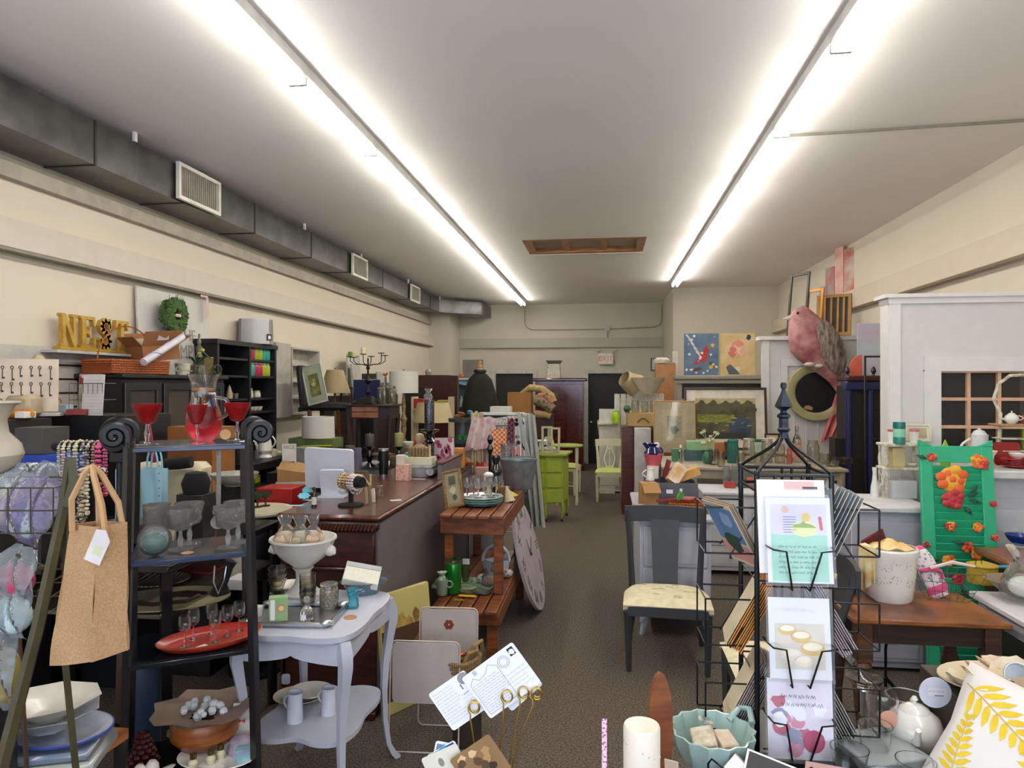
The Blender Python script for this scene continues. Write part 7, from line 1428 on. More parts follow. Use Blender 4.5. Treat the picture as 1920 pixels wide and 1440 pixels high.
t=T('tall_ewer','antique silver glass ewer with a pointed stopper behind the gold canister','ewer',(-3.66,5.88,zh));part('body',MB(m('#7a7768',.3,.4)).lathe([(0,0),(.04,0),(.03,.02),(.055,.08),(.05,.13),(.02,.2),(.03,.26),(.012,.28),(.02,.31),(.008,.34),(.012,.37),(0,.39)],18),t);part('handle',handle(MB(m('#a8a598',.2,.7)),.035,.08,.22,.06,.005,1),t)
S('wire_wreath','small grapevine ring ornament beside the gold canister','ornament',MB(m('#3a4028',.8)).tube([(.04*math.cos(a*.45),.01*math.sin(a*3),.05+.045*math.sin(a*.45))for a in range(14)],.012,5,True),(-3.47,5.86,zh),70)
lth('glass_votive_row','small clear glass cup between the plant and pitcher on the hutch','glass',(-3.46,5.56,zh),shell([(.025,0),(.03,.06)],.002),clear)
# BLACK BOOKCASE
by0,by1,bx,bz_=6.04,7.22,-3.58,2.235
bc=T('bookcase','tall black two bay bookcase on the left wall with coloured jars','bookcase',((XL+bx)/2,(by0+by1)/2,0));bc.rotation_euler=(0,0,R(90));BW,BD=by1-by0,bx-XL
bkm=m('#111216',.5,var=.08);b=MB(bkm)
b.box((0,BD/2-.01,bz_/2),(BW,.015,bz_));b.box((0,0,bz_-.02),(BW+.03,BD+.02,.045));b.box((0,0,.04),(BW,BD,.08));part('case',b,bc)
for x in(-BW/2+.02,.02,BW/2-.02):part('upright',MB(bkm).box((x,0,bz_/2),(.035,BD,bz_-.04)),bc)
shz=[2.06,1.89,1.66,1.52,1.32,1.05,.8]
for z in shz:
 for s_ in(-1,1):part('shelf',MB(bkm).box((s_*BW/4+.01,0,z),(BW/2-.05,BD-.02,.022)),bc)
def onB(x,y,z):return Vector((bc.location.x+.0,bc.location.y,0))+Vector((-y,x,z))
jc={'pink':'#a8184a','lime':'#9aa818','teal':'#1f9a84'}
protoJ={}
for row,(z,seq)in enumerate(((2.073,('pink','pink','lime','lime','teal','teal')),(1.903,('teal','teal','pink','pink','lime','lime')))):
 for i,c_ in enumerate(seq):
  x=.075+i*.084;lab='%s painted mason jar, %s in the %s row of the black bookcase'%({'pink':'deep pink','lime':'lime green','teal':'turquoise'}[c_],('first','second','third','fourth','fifth','sixth')[i],('upper','lower')[row])
  p_=onB(x,-BD/2+.07,z)
  if c_ not in protoJ:protoJ[c_]=jar(p_,.039,.14,m(jc[c_],.25,coat=.4),lab,lid=m('#b9b4ac',.4),group='painted mason jars in the bookcase',neck=.75)
  else:dup(protoJ[c_],p_,lab)
mugw=m('#c4beae',.3)
pitcher(onB(.22,-.02,1.672),.05,.10,mugw,'cream round mug shaped jug on the bookcase shelf below the jars',rz=90,name='mug_jug',side=1);pitcher(onB(.36,-.04,1.672),.04,.075,mugw,'smaller cream mug beside the cream jug in the bookcase',rz=90,name='mug',side=1);boxt('white_loaf_dish','low white rectangular dish on the bookcase shelf below the jars','dish',onB(.13,-.03,1.672),(.10,.16,.04),mugw)
for i in range(4):pitcher(onB(.10+.085*i,-.05,1.335+.195),.034,.045,mugw,('first','second','third','fourth')[i]+' cream teacup in the row under the jugs',rz=90,name='teacup',group='teacups in the bookcase',side=1)if 0 else None
for i in range(4):S('teacup',('first','second','third','fourth')[i]+' cream teacup in the row on the bookcase shelf under the mugs','cup',MB(mugw).lathe(shell([(.02,0),(.034,.02),(.04,.045)],.003),16),onB(.10+.095*i,-.05,1.533),group='teacups in the bookcase')
S('cream_bow_ornament','crumpled white cup on the left bay edge under the mugs','ornament',MB(mugw).ball((0,0,.035),(.05,.04,.035),8,5),onB(-.30,-.06,1.533))
t=T('santa_figurine','small cream and red pointed figurine in the left bay of the bookcase','figurine',onB(-.22,-.06,1.672));part('body',MB(m('#a8977c',.5)).lathe([(0,0),(.03,0),(.032,.04),(.02,.08),(.012,.11),(0,.14)],12),t);part('coat',MB(m('#7a2a20',.5)).ball((.01,.01,.04),(.025,.025,.03),8,5),t)
lth('grey_cup','small grey cup beside the pointed figurine in the bookcase','cup',onB(-.10,-.06,1.672),shell([(.02,0),(.026,.05)],.003),m('#6a6a64',.4))
plate(onB(.22,-.05,1.332),.12,mugw,'cream oval platter with a leaf shaped spoon on the bookcase shelf',name='platter');S('leaf_spoon','white leaf shaped spoon standing on the cream platter','spoon',MB(mugw).ball((0,0,.035),(.03,.012,.04),10,6),onB(.3,-.06,1.352))
t=T('coffee_pot','tall white porcelain coffee pot with a long spout on the low bookcase shelf','coffee pot',Zd(486,6.9,1.062));t.location=onB(.12,-.20,1.062)+Vector((.06,0,0))
part('body',MB(porc).lathe([(0,0),(.07,0),(.05,.03),(.075,.07),(.06,.16),(.045,.23),(.05,.26),(.03,.29),(.008,.31),(.014,.33),(0,.345)],22),t);part('spout',MB(porc).tube([(-.05,0,.07),(-.10,0,.13),(-.12,0,.20),(-.14,0,.22)],[.022,.015,.011,.010],8),t);part('handle',handle(MB(porc),.05,.08,.24,.06,.008,1),t)
boxt('low_shelf_board','black display board under the porcelain coffee pot','shelf',onB(-.08,-.24,.99)+Vector((.06,0,0)),(.34,.9,.07),blk)
for i,(x,lab)in enumerate(((.22,'small cream sugar bowl right of the porcelain coffee pot'),(.33,'stack of cream saucers right of the sugar bowl'))):lth('sugar_bowl' if i==0 else 'saucer_stack',lab,'bowl' if i==0 else 'saucers',onB(x,-.22,1.062)+Vector((.06,0,0)),[(0,0),(.05,0),(.06,.03),(.055,.07-.03*i),(.02,.08-.03*i),(0,.08-.03*i)],m('#c2bca0',.4))
for i,(x,h,c_)in enumerate(((-.42,.16,'#3a3a38'),(-.34,.20,'#5a5a58'),(-.26,.14,'#8a8c88'),(-.18,.17,'#4a4c4a'),(-.06,.12,'#9a9c98'))):bottle(onB(x,-.20,1.062)+Vector((.06,0,0)),.028,h,glass('#c8ccc8',.3,.05,c_),('leftmost short dark','tall dark','clear short','grey middle','small pale')[i]+' glass bottle on the low bookcase shelf',cap=m('#8a8c8a',.4),group='glass bottles beside the coffee pot')
boxt('yellow_tape','two bright yellow labels in the dark shelf below the coffee pot','label',onB(-.1,-.22,.83)+Vector((.06,0,0)),(.03,.10,.08),m('#b5b51c',.5));boxt('low_shelf_lower','black lower display board with the yellow labels','shelf',onB(-.08,-.22,.76)+Vector((.06,0,0)),(.34,.9,.07),blk)
t=T('lampshade','white drum lampshade wrapped in clear plastic on top of the black bookcase','lampshade',(-3.70,6.98,bz_+.005));part('shade',shade(m('#b9b6b2',.6),.175,.165,.26),t);part('plastic',shade(glass('#ffffff',.25,.12),.182,.172,.265,wob=lambda a,z:1+.02*math.sin(17*a+z*20)),t);part('sticker',MB(m('#16181c',.5)).at(TR(.176,-.04,.07)@RZ(76)).box((0,0,0),(.07,.004,.07)).use(paper).box((0,-.003,0),(.035,.002,.035)),t,'black square sticker')
w0,w1=WX(511,700,-3.86),WX(573,700,-3.66)
ws_=T('wall_shelf','white painted wall shelf with open compartments right of the black bookcase','shelf',(-3.77,8.2,1.46));ws_.rotation_euler=(0,0,R(90));wsm=m('#b5afa4',.5)
part('side_panel',MB(m('#a8a296',.5)).box((-.62,0,.40),(.36,.20,.86),.003),ws_)
part('back',MB(wsm).box((.02,.085,.40),(.82,.015,.80)),ws_)
for x in(-.38,.42):part('side',MB(wsm).box((x,0,.40),(.025,.18,.80)),ws_)
for z in(0,.19,.39,.59,.79):part('board',MB(wsm).box((.02,0,z),(.80,.18,.022)),ws_)
# SALES COUNTER
cx0,cx1,cy0,cy1,ch_=-1.80,-1.225,3.67,6.35,1.09
mw_=wood('#3a170d','#5f2a17',.3,s=(14,2,2),coat=.5);mv_=wood('#2a0f09','#4a1e12',.35,s=(2,2,10),coat=.4);sidem=m('#6a6062',.45,var=.05)
co=T('sales_counter','long dark wooden sales counter with carved front edge and plain brown side panel','counter',((cx0+cx1)/2,cy0,0));CWd=cx1-cx0;CD=cy1-cy0
part('top',MB(mw_).box((0,CD/2-.01,ch_-.018),(CWd+.03,CD+.04,.036),.014),co)
part('front_panel',MB(mv_).box((0,.02,.52),(CWd-.03,.04,1.03),.003).box((0,-.004,.90),(CWd-.05,.02,.20),.006).box((0,-.008,.79),(CWd-.03,.03,.02),.006),co)
b=MB(m('#25100a',.4)).box((0,-.012,ch_-.062),(CWd,.05,.052),.01);b.use(m('#5a2c1a',.35))
for i in range(26):x=-CWd/2+.02+(CWd-.04)*i/25;b.tube([(x-.008,-.040,ch_-.082),(x+.008,-.040,ch_-.046)],.0055,5)
part('carved_moulding',b,co,'carved rope moulding')
part('side_panel',MB(sidem).box((CWd/2-.012,CD/2+.01,.52),(.03,CD,1.04)),co,'plain brown grey side panel');part('left_panel',MB(mv_).box((-CWd/2+.02,CD/2,.52),(.03,CD,1.04)),co)
b=MB(m('#3a120c',.45))
for k_,(o_,h)in enumerate(((.0,.12),(.035,.08),(.07,.04))):b.box((0,.02-o_,h/2),(CWd+.0,.06,h),.004)
part('plinth',b,co)
part('raised_end',MB(sidem).box((CWd/2-.012,2.05,1.13),(.03,1.2,.16)).use(mw_).box((CWd/2-.012,2.05,1.215),(.06,1.22,.02),.004),co,'raised side board at the far end')
part('back_panel',MB(mv_).box((0,CD-.02,.52),(CWd-.03,.03,1.03)),co)
zc=ch_+.0005
def C(px,py):return G(px,py,zc)
mo=T('monitor','white all in one monitor seen from behind on the sales counter','monitor',C(622,930),6);wm2=m('#c9cbd4',.3,var=.02,coat=.3)
part('screen_back',MB(wm2).at(TR(-.02,.02,.175)@RX(14)@RY(3)).prism(rr(.315,.27,.022),.022),mo);part('stand',MB(wm2).at(TR(.02,-.045,.085)@RX(14)).prism(rr(.15,.19,.01),.03),mo);part('foot',MB(wm2).at(TR(.02,-.02,.006)).prism(rr(.17,.012,.003),.14),mo)
bd=T('bracelet_stand','black velvet T bar with stacked pearl and gold bracelets on the counter','display stand',C(658,948),-28)
part('base',MB(velvet).lathe([(0,0),(.075,0),(.075,.010),(.02,.02),(0,.02)],24),bd);part('column',MB(velvet).cyl((0,0,0),.015,.13),bd);part('bar',MB(velvet).at(TR(-.085,0,.145)@RY(90)).lathe([(0,0),(.028,0),(.033,.006),(.033,.176),(.03,.184),(0,.184)],22),bd)
bcs=[('#5a3a1a','#c9a878','leftmost brown and gold'),('#c9a24a','#e0cfa0','second gold'),('#3a2a22','#c9b49a','third dark spotted'),('#a8742a','#d9b878','fourth amber'),('#1c1614','#b9a998','fifth black banded'),('#d6c4bc','#b98a7a','sixth pale rose'),('#e0d2ca','#c9b4ac','seventh blush pearl'),('#d9cfc9','#b9a49c','eighth pearl'),('#e6e0da','#c9c0ba','rightmost white pearl')]
Mb=Matrix.Rotation(R(-28),3,'Z')
for i,(c1,c2,nm)in enumerate(bcs):
 x=-.068+.0155*i;r_=.0078;b=MB(m(c1,.2,col2=c2,scale=70,coat=.5));RR=.041+.001*(i%3)
 for q in range(16):a=q*2*PI/16;b.ball((0,RR*math.cos(a),RR*math.sin(a)-.004),r_,7,5)
 S('bracelet',nm+' bead bracelet on the counter velvet bar','bracelet',b,bd.location+Mb@Vector((x,0,.145)),-28,'bracelets on the counter bar')
b=MB(m('#4a4a48',.3,col2='#d0cdc8',scale=80))
for q in range(12):a=PI+q*PI/11;b.ball((.045*math.cos(a)*.5,.03*math.cos(a),.05*math.sin(a)),.0075,7,5)
S('bracelet','grey and white braided bracelet hanging loose under the velvet bar','bracelet',b,bd.location+Mb@Vector((.055,-.01,.125)),-28,'bracelets on the counter bar')
for i in range(3):S('metal_charm',('left','middle','right')[i]+' round silver charm dangling under the bracelets','charm',MB(steel).at(RX(90)).lathe([(0,0),(.010,0),(.010,.001),(0,.001)],14),bd.location+Mb@Vector((-.045+.02*i,-.045,.082-.006*(i%2))),group='silver charms')
t=bottle(C(589,950),.015,.115,m('#16110d',.2,coat=.5),'small dark spray bottle with a white label on the counter front',cap=blk,lab=m('#c9c9c4',.5),name='spray_bottle')
for i,(px,py,rz)in enumerate(((570,938,20),(576,926,-10))):S('blue_tag',('lower','upper')[i]+' light blue scalloped paper tag left of the monitor','tag',MB(m('#5ab0c8',.7)).prism([(.035*(1+.12*math.cos(8*a))*math.cos(a),.025*(1+.12*math.cos(8*a))*math.sin(a))for a in[i_*PI/20 for i_ in range(40)]],.002),C(px,py)+Vector((0,0,.028+.0*i)),group='blue tags',rot=(R(-50+10*i),0,R(rz)))
for i,(px,py,c_,w_,d_,rz,lab)in enumerate(((552,948,'#9fc4cf',.10,.035,10,'pale blue ticket lying at the left corner of the counter'),(582,938,'#a8a49c',.10,.05,-15,'printed striped paper under the blue tags'),(742,938,'#b9b9b4',.07,.05,30,'crumpled white receipt behind the small glass jar'),(774,898,'#c9c6c4',.20,.025,-3,'long white paper strip in front of the grey pedestal'))):boxt('paper_slip',lab,'paper',C(px,py),(w_,d_,.0012),m(c_,.7),rz=rz)
boxt('sage_tag_holder','leaning tan paper tag right of the bracelet stand','tag',C(688,945),(.022,.004,.10),m('#b5a078',.6),rot=(R(-8),R(-14),R(-25)));boxt('nail_file_card','white slanted card holder with a dark stripe beside the tan tag','card',C(701,942),(.028,.006,.085),m('#c9c2ba',.5),rot=(R(-10),R(-16),R(-25)))
jar(C(712,932),.022,.075,smk,'small glass apothecary jar with a domed lid on the counter',lid=smk,neck=.75)
t=T('travel_mug','black insulated tumbler with steel rims on the counter','tumbler',C(719,893));part('body',MB(m('#0d1016',.35)).lathe([(0,0),(.034,.008),(.040,.15),(.0405,.20),(0,.20)],26),t);part('rim',MB(steel).lathe([(.036,.198),(.041,.2),(.041,.216),(.036,.218),(0,.212)],26),t);part('base_ring',MB(steel).lathe([(0,0),(.034,0),(.0355,.016),(.034,.017)],26),t);part('logo',MB(paper).at(TR(-.030,-.026,.11)@RZ(-48)).box((0,0,0),(.012,.001,.018)),t)
t=T('plaster_capital','grey plaster ionic capital pedestal on the counter','pedestal',C(786,893),-2);pls=m('#8f9296',.6,col2='#a9aaac',scale=20,bump=.2)
part('body',MB(pls).lathe([(0,0),(.07,0),(.085,.03),(.095,.06),(.10,.07),(0,.07)],28,sx=1.1,sy=.8),t);part('abacus',MB(pls).box((0,0,.082),(.25,.15,.022),.004),t)
for s_ in(-1,1):part('volute',MB(pls).at(TR(s_*.105,0,.045)@RX(90)).lathe([(0,-.065),(.03,-.065),(.034,-.05),(.026,0),(.034,.05),(.03,.065),(0,.065)],16),t)
zz=.094
boxt('card_box','cream box of tickets on the grey plaster capital','box',t.location+Vector((0,0,zz)),(.24,.13,.06),m('#c2bfa4',.6),rz=-2)
for i in range(14):boxt('hang_tag','thin cream tag, %s from the left in the row standing on the ticket box'%ordn[i],'tag',t.location+Vector((-.075+.0125*i,-.01,zz+.0605)),(.003,.06,.07+.008*((i*5)%3)),m('#c7ad8c',.7)if i%2 else m('#a98a68',.7),rz=-2,group='tags standing on the ticket box')
t=T('candle_holder','tall glossy black turned wooden candle holder on the counter','candle holder',Zd(805,5.6,zc));gb=m('#060608',.12,coat=.8)
part('base',MB(gb).lathe([(0,0),(.07,0),(.075,.02),(.03,.05),(.05,.09),(.075,.11),(.05,.15),(.02,.17),(.035,.2),(.025,.24),(.045,.26),(.025,.29),(.03,.32),(.08,.345),(.082,.355),(0,.352)],26),t)
candle(Zd(805,5.6,zc)+Vector((0,0,.356)),.040,.24,m('#8d9298',.25,.8,col2='#3a3e44',kind='voronoi',scale=120),'silver glitter pillar candle on the tall black holder')
S('cello_bow','cellophane bow twist on top of the silver glitter candle','bow',crumple(MB(cello),.035,0,.085,9,14),Zd(803,5.6,zc+.60),0)
bag(Zd(833,5.75,zc+.075),.17,.20,m('#cfc2bd',.6,var=.03),'white gift bag printed with pink leaves, right of the black candle holder',.05,0,hang=0,name='floral_bag',pic=lambda b,w_,h:(b.use(m('#b04064',.6)),[leaf(b,w_*x,h*z,.08,.024,a,0)for x,z,a in((.05,.2,-70),(.18,.3,-60),(.0,-.1,-80),(.28,.1,-75),(.12,-.15,70),(-.05,.1,-95))],[blob(b,w_*x,h*z,.022,0,random.Random(5))for x,z in((-.3,.32),(-.2,.18),(-.32,-.28),(-.2,-.35),(.35,.42),(.3,-.4))])).scale=(.95,1,1)
boxt('bag_riser','low glass riser under the pink leaf bag','riser',Zd(833,5.75,zc),(.14,.10,.073),m('#5a5450',.3))
t=T('cherub_bust','small cream plaster bust behind the ticket box','bust',Zd(787,5.7,zc+.12));cbm=m('#b5a184',.6);part('bust',MB(cbm).lathe([(0,0),(.05,0),(.04,.03),(.055,.06),(.05,.09),(.02,.11),(.03,.13),(.038,.16),(.03,.19),(0,.2)],16,wob=lambda a,z:1+.06*math.sin(3*a+z*40)),t);boxt('bust_riser','dark riser under the plaster bust','riser',Zd(787,5.7,zc),(.1,.1,.118),darkw)
for i,(px,z,s_,lab)in enumerate(((757,.0,(.10,.08,.12),'pink patterned wrapped soap stack left of the ticket box'),(752,.12,(.06,.06,.07),'white and coral small box above the pink soap stack'))):boxt('pink_soap_box',lab,'box',Zd(px,5.2,zc+z),s_,m('#b87a6c',.6,col2='#cba394',kind='voronoi',scale=40)if i==0 else m('#c9c0b4',.6))
t=T('orange_tissue_bag','x','x');bpy.data.objects.remove(t)
boxt('orange_gift_box','orange patterned box with tissue behind the pink leaf bag','box',Zd(855,6.0,zc),(.14,.10,.17),m('#a8662e',.6,col2='#c98a4a',scale=12));S('tissue_paper','crumpled rust tissue at the corner of the counter end','tissue',MB(m('#9a5a30',.7)).ball((0,0,.04),(.08,.06,.045),9,6),Zd(868,6.1,zc+0),0)
# behind counter left: NICE box, red box, black table with glasses
rt_=T('round_table','round pale topped side table with green wine glasses left of the counter','table',Zd(480,4.38,0));part('top',MB(m('#b9b39a',.4)).lathe([(0,1.0),(.22,1.0),(.225,1.012),(.22,1.025),(0,1.025)],36),rt_);part('pedestal',MB(m('#16171a',.4)).lathe([(.20,.62),(.20,1.0),(0,1.0),(0,.62)],30),rt_);part('column',MB(blk).cyl((0,0,0),.04,.65),rt_);part('foot',MB(blk).cyl((0,0,0),.16,.03,20),rt_)
for i,(px,d,lab)in enumerate(((465,4.35,'left'),(483,4.42,'middle'),(498,4.46,'right'))):goblet(Zd(px,d,1.026),.095,.040,glass('#9fb09a',.3,.04,'#5f6e58'),lab+' green stemmed wine glass on the round side table','green wine glasses',bowl=[(.2,0),(.7,.3),(.95,.7),(1,1)],stem=.5)
boxt('red_box','bright red lacquer box behind the round table','box',Zd(528,4.75,.87),(.25,.22,.24),m('#a01418',.35,coat=.3));boxt('red_box_stand','dark cabinet supporting the red lacquer box','cabinet',Zd(520,4.8,0),(.42,.4,.868),m('#121214',.5))
for i,(px,lab,txt_,w_)in enumerate(((570,'tan wooden sign board with white letters N left of the monitor','NE',.17),(672,'tan sign board end with white letters WN right of the monitor','WN',.14))):
 t=T('letter_sign',lab,'sign',Zd(px,4.95,.98 if i==0 else 1.02),4);part('board',MB(m('#5a4630',.7)).box((0,0,.09),(w_,.02,.22 if i==0 else .16),.002),t);part('lettering',MB(m('#c9b98c',.6)).text(txt_,.13,TR(0,-.012,.10),.001,sx=.9),t,'cream letters')
boxt('sign_support','dark filing case under the lettered sign boards','case',Zd(600,5.2,0),(.50,.30,.975),m('#141416',.5))
kc=m('#8f6f3e',.7);t=T('kraft_display_box','stepped kraft cardboard display box with a white NICE header card','display box',Zd(552,5.0,1.12),14)
part('carton',MB(kc).add([(-.10,-.09,0),(.10,-.09,0),(.10,.09,0),(-.10,.09,0),(-.10,-.09,.09),(.10,-.09,.06),(.10,.09,.10),(-.10,.09,.14)],[(0,3,2,1),(0,1,5,4),(1,2,6,5),(2,3,7,6),(3,0,4,7),(4,5,6,7)]),t);b=MB(m('#c9c4bc',.7)).box((-.05,.07,.17),(.10,.004,.17));b.use(m('#6b6b70',.6)).text('NICE',.035,TR(-.05,.066,.23),.0005);b.use(m('#3a6a9a',.6));rect(b,-.05,.115,.08,.025,.0675);part('header_card',b,t)
boxt('white_paper_case','white paper tray under the kraft display box','case',Zd(552,5.0,1.07),(.22,.2,.048),m('#a8a49e',.6),rz=14);boxt('box_stand','dark stand under the white paper tray','stand',Zd(552,5.0,0),(.24,.22,1.068),m('#121214',.5))
boxt('grey_frame_box','grey plastic box with a pale oval behind the kraft display box','box',Zd(570,5.6,1.10),(.20,.12,.20),m('#6f6f70',.5,col2='#8f8c88',scale=6));boxt('box_stand','dark cabinet under the grey plastic box','cabinet',Zd(570,5.7,0),(.5,.3,1.098),m('#101012',.5))
# POTTING BENCH
bx1,byf=-.665,4.30;BWd=.44
bn=T('potting_bench','two tier reddish brown slatted wooden plant bench beside the counter','bench',(0,0,0));cd_=wood('#5a2c12','#84461d',.45,s=(2,12,2));cdv=wood('#5a2c12','#8a4a20',.45,s=(3,3,12))
xa_,xb_=bx1-BWd,bx1
for i in range(5):
 w5=BWd/5;x=xa_+w5*(i+.5);front=.035*math.sin(PI*(i+.5)/5)
 part('slat',MB(cd_).box((x,4.55-front+.62,.925),(w5-.012,1.24,.024),.005),bn)
 if i>0 or 1:part('slat',MB(cd_).box((x,byf-front+.80,.375),(w5-.012,1.62,.024),.005),bn)
part('apron',MB(cdv).box(((xa_+xb_)/2,4.60,.855),(BWd,.024,.115),.004),bn);part('apron',MB(cd_).box((xb_-.012,5.17,.86),(.024,1.16,.11),.004),bn);part('apron',MB(cdv).box(((xa_+xb_)/2,byf+.05,.32),(BWd,.024,.085),.004),bn);part('side_rail',MB(cd_).box((xb_-.012,byf+.85,.31),(.026,1.55,.10),.004),bn)
for x in(xa_+.05,xb_-.05):
 part('leg',MB(cdv).box((x,4.66,.64),(.06,.06,.50),.004),bn);part('leg',MB(cdv).box((x,5.70,.64),(.06,.06,.50),.004),bn);part('leg',MB(cdv).box((x,byf+.10,.18),(.07,.05,.36),.004),bn);part('leg',MB(cdv).box((x,5.85,.18),(.07,.05,.36),.004),bn)
zu,zl=.938,.388
def U(px,py):return G(px,py,zu)
sca=lambda a,z:1+.03*math.cos(10*a)
for i,(c_,r_,lab)in enumerate((('#2a3a5a',.135,'navy bottom'),('#a9b4b4',.155,'second pale'),('#b4bfbe',.158,'third pale'),('#b9c4c4',.16,'top pale'))):S('scalloped_plate',lab+' scalloped plate with teal rim in the stack on the bench','plate',MB(m(c_,.3,coat=.4)).lathe([(0,0),(.10,0),(.11,.006),(r_,.018),(r_,.021),(.108,.010),(0,.005)],40,wob=sca).use(m('#2f6a62',.4)).lathe([(r_*1.003,.012),(r_*1.006,.0185)],40,wob=sca),U(901,948)+Vector((0,.02,.001+.0155*i)),0,'scalloped plates on the bench')
pl0=U(901,948)+Vector((0,.02,.061))
gi=('front left','front middle','front right','back left','back middle','back right')
for i,(x,y)in enumerate(((-.095,-.03),(-.01,-.055),(.075,-.02),(-.065,.06),(.02,.055),(.10,.06))):goblet(pl0+Vector((x,y,0)),.145,.038,clear,gi[i]+' clear wine glass on the scalloped plates','wine glasses on the scalloped plates',stem=.45,bowl=[(.3,0),(.8,.2),(1,.5),(.95,.8),(.88,1)],foot=.85)
frame(U(855,953)+Vector((-.01,.03,0)),.15,.27,wood('#6a4a28','#8a6638',.5),'small wooden frame with a faded vintage photo leaning against the counter',lambda b,w_,h:(b.use(m('#55513c',.6)),rect(b,0,h*.28,w_*.6,h*.3,-.0004),b.use(m('#b5ab90',.6)),blob(b,0,-h*.05,w_*.3,-.0006,random.Random(3)),b.use(m('#4a4a3c',.6)),blob(b,w_*.1,-h*.3,w_*.25,-.0008,random.Random(4))),m('#8f8468',.7),fw=.018,rz=-6,rot=(R(-14),R(-14),R(-10)),mw=.012,inner=m('#8d8668',.6))
t=T('galvanized_tub','galvanized steel tub with a rolled rim at the far end of the bench','tub',Zd(972,5.85,zu),0);gt_=m('#7a8084',.35,.6,col2='#8d9396',scale=14);part('body',MB(gt_).lathe(shell([(.115,0),(.12,.01),(.155,.235),(.162,.24),(.162,.25)],.004),36),t);part('handle',MB(gt_).tube([(-.158,-.03,.19),(-.185,-.02,.16),(-.185,.02,.16),(-.158,.03,.19)],.005),t)
lth('candle_holder','glossy black turned candle holder in front of the steel tub','candle holder',Zd(930,5.4,zu),[(0,0),(.055,0),(.055,.015),(.02,.04),(.045,.09),(.03,.13),(.05,.19),(.042,.22),(.02,.25),(.035,.29),(.03,.32),(0,.32)],gb,24)
lth('black_lamp_finial','slim black turned candlestick behind the white horn','candlestick',Zd(919,5.7,zu),[(0,0),(.05,0),(.015,.04),(.012,.3),(.03,.34),(.012,.38),(.028,.42),(.01,.46),(0,.46)],gb,18)
t=T('horn_candlestick','cream and silver trumpet shaped candlestick with an oval top behind the wine glasses','candlestick',Zd(916,5.15,zu));part('body',MB(m('#b5ab94',.3)).lathe([(0,0),(.05,0),(.03,.04),(.014,.10),(.010,.19),(0,.19)],18),t);part('oval_top',MB(porc).ball((0,0,.20),(.038,.03,.022),14,8),t)
lth('cream_cone','cream paper cone leaning behind the plates on the bench','cone',Zd(956,5.15,zu),[(0,0),(.045,0),(.004,.12),(0,.12)],m('#b9a888',.7),14,rot=(R(-8),R(-14),0))
boxt('brown_card_box','brown card box behind the cream cone','box',Zd(945,5.3,zu),(.09,.06,.09),m('#7a4f2a',.7));S('cloth_napkin','yellow green flowered napkin draped over the bench edge by the plates','napkin',MB(m('#7f8a2a',.7,col2='#c9b84a',kind='voronoi',scale=55)).sheet(lambda u,v:(-.06+.14*u,-.05+.11*v,.055*(1-u)*(1+.3*math.sin(v*9))+.012),10,10,.004),U(948,932),-20)
lth('white_knob_ball','small white ceramic ball beside the napkin','ball',U(935,925),[(0,0),(.016,.003),(.026,.022),(.018,.042),(0,.048)],porc,14)
def Lw(px,py):return G(px,py,zl)
tr=T('leaf_tray','green and white palm leaf pattern tray on the lower bench tier','tray',Lw(870,1103),3);lfm=m('#2f6a3a',.4,col2='#b9c4a4',kind='noise',scale=22,coat=.3);tw,td=.42,.30
b=MB(lfm);o1=rr(tw-.06,td-.06,.03,2);o2=rr(tw,td,.05,2)
b.add([(x,y,.008)for x,y in o1],[tuple(range(len(o1)))]);n_=len(o1);b.add([(x,y,.008)for x,y in o1]+[(x,y,.036)for x,y in o2],[(i,(i+1)%n_,(i+1)%n_+n_,i+n_)for i in range(n_)]);b.add([(x,y,.0)for x,y in o1]+[(x*1.01,y*1.01,.036)for x,y in o2],[(i+n_,(i+1)%n_+n_,(i+1)%n_,i)for i in range(n_)]);b.add([(x,y,0)for x,y in o1],[tuple(range(n_))[::-1]]);part('tray',b,tr)
zt3=zl+.0085
t=T('green_shaker','tall metallic green insulated tumbler on the leaf tray','tumbler',G(850,1110,zt3));gg=m('#0a7a1c',.18,.5,coat=.5);part('body',MB(gg).lathe([(0,0),(.052,0),(.054,.01),(.056,.19),(.052,.20),(0,.2)],30),t);part('clear_lid',MB(clear).lathe([(.052,.2),(.058,.21),(.055,.225),(.02,.235),(0,.235)],26),t)
t=T('mug','pale grey green mug stuffed with a green patterned cloth on the leaf tray','mug',G(829,1115,zt3));mgm=m('#8a9488',.4);part('body',MB(mgm).lathe(shell([(.032,0),(.036,.01),(.040,.105)],.003),24),t);part('handle',MB(mgm).tube([(.052+.022*math.cos(a*.63),-.01,.075+.022*math.sin(a*.63))for a in range(10)],.005,6,True),t)
S('patterned_napkin','green and white leaf napkin rolled inside the pale mug','napkin',crumple(MB(m('#3a7a4a',.7,col2='#c9d0bc',scale=50)),.034,0,.075,3,12),G(829,1115,zt3)+Vector((0,0,.078)),0)
t=T('glass_vase','greenish clear glass tumbler with a white tag behind the green one','glass',G(873,1090,zt3));part('body',MB(glass('#c9d0a8',.25,.04,'#8a9068')).lathe(shell([(.026,0),(.032,.13)],.003),20),t);part('tag',MB(paper).box((.01,-.03,.15),(.05,.002,.04)),t)
t=T('potpourri_bag','clear bag of brown potpourri tied at the neck on the leaf tray','bag',G(917,1098,zt3));part('contents',MB(m('#3a2418',.8,col2='#8a6a4a',kind='voronoi',scale=70)).ball((0,0,.034),(.055,.045,.034),14,8),t);part('film',crumple(MB(cello),.055,0,.16,19,16,.6),t)
S('slate_coaster','dark grey patterned square coaster on the leaf tray','coaster',MB(m('#2c2c2c',.5,col2='#5a5a58',kind='voronoi',scale=90)).box((0,0,.006),(.13,.10,.012),.002),G(902,1110,zt3),-25)
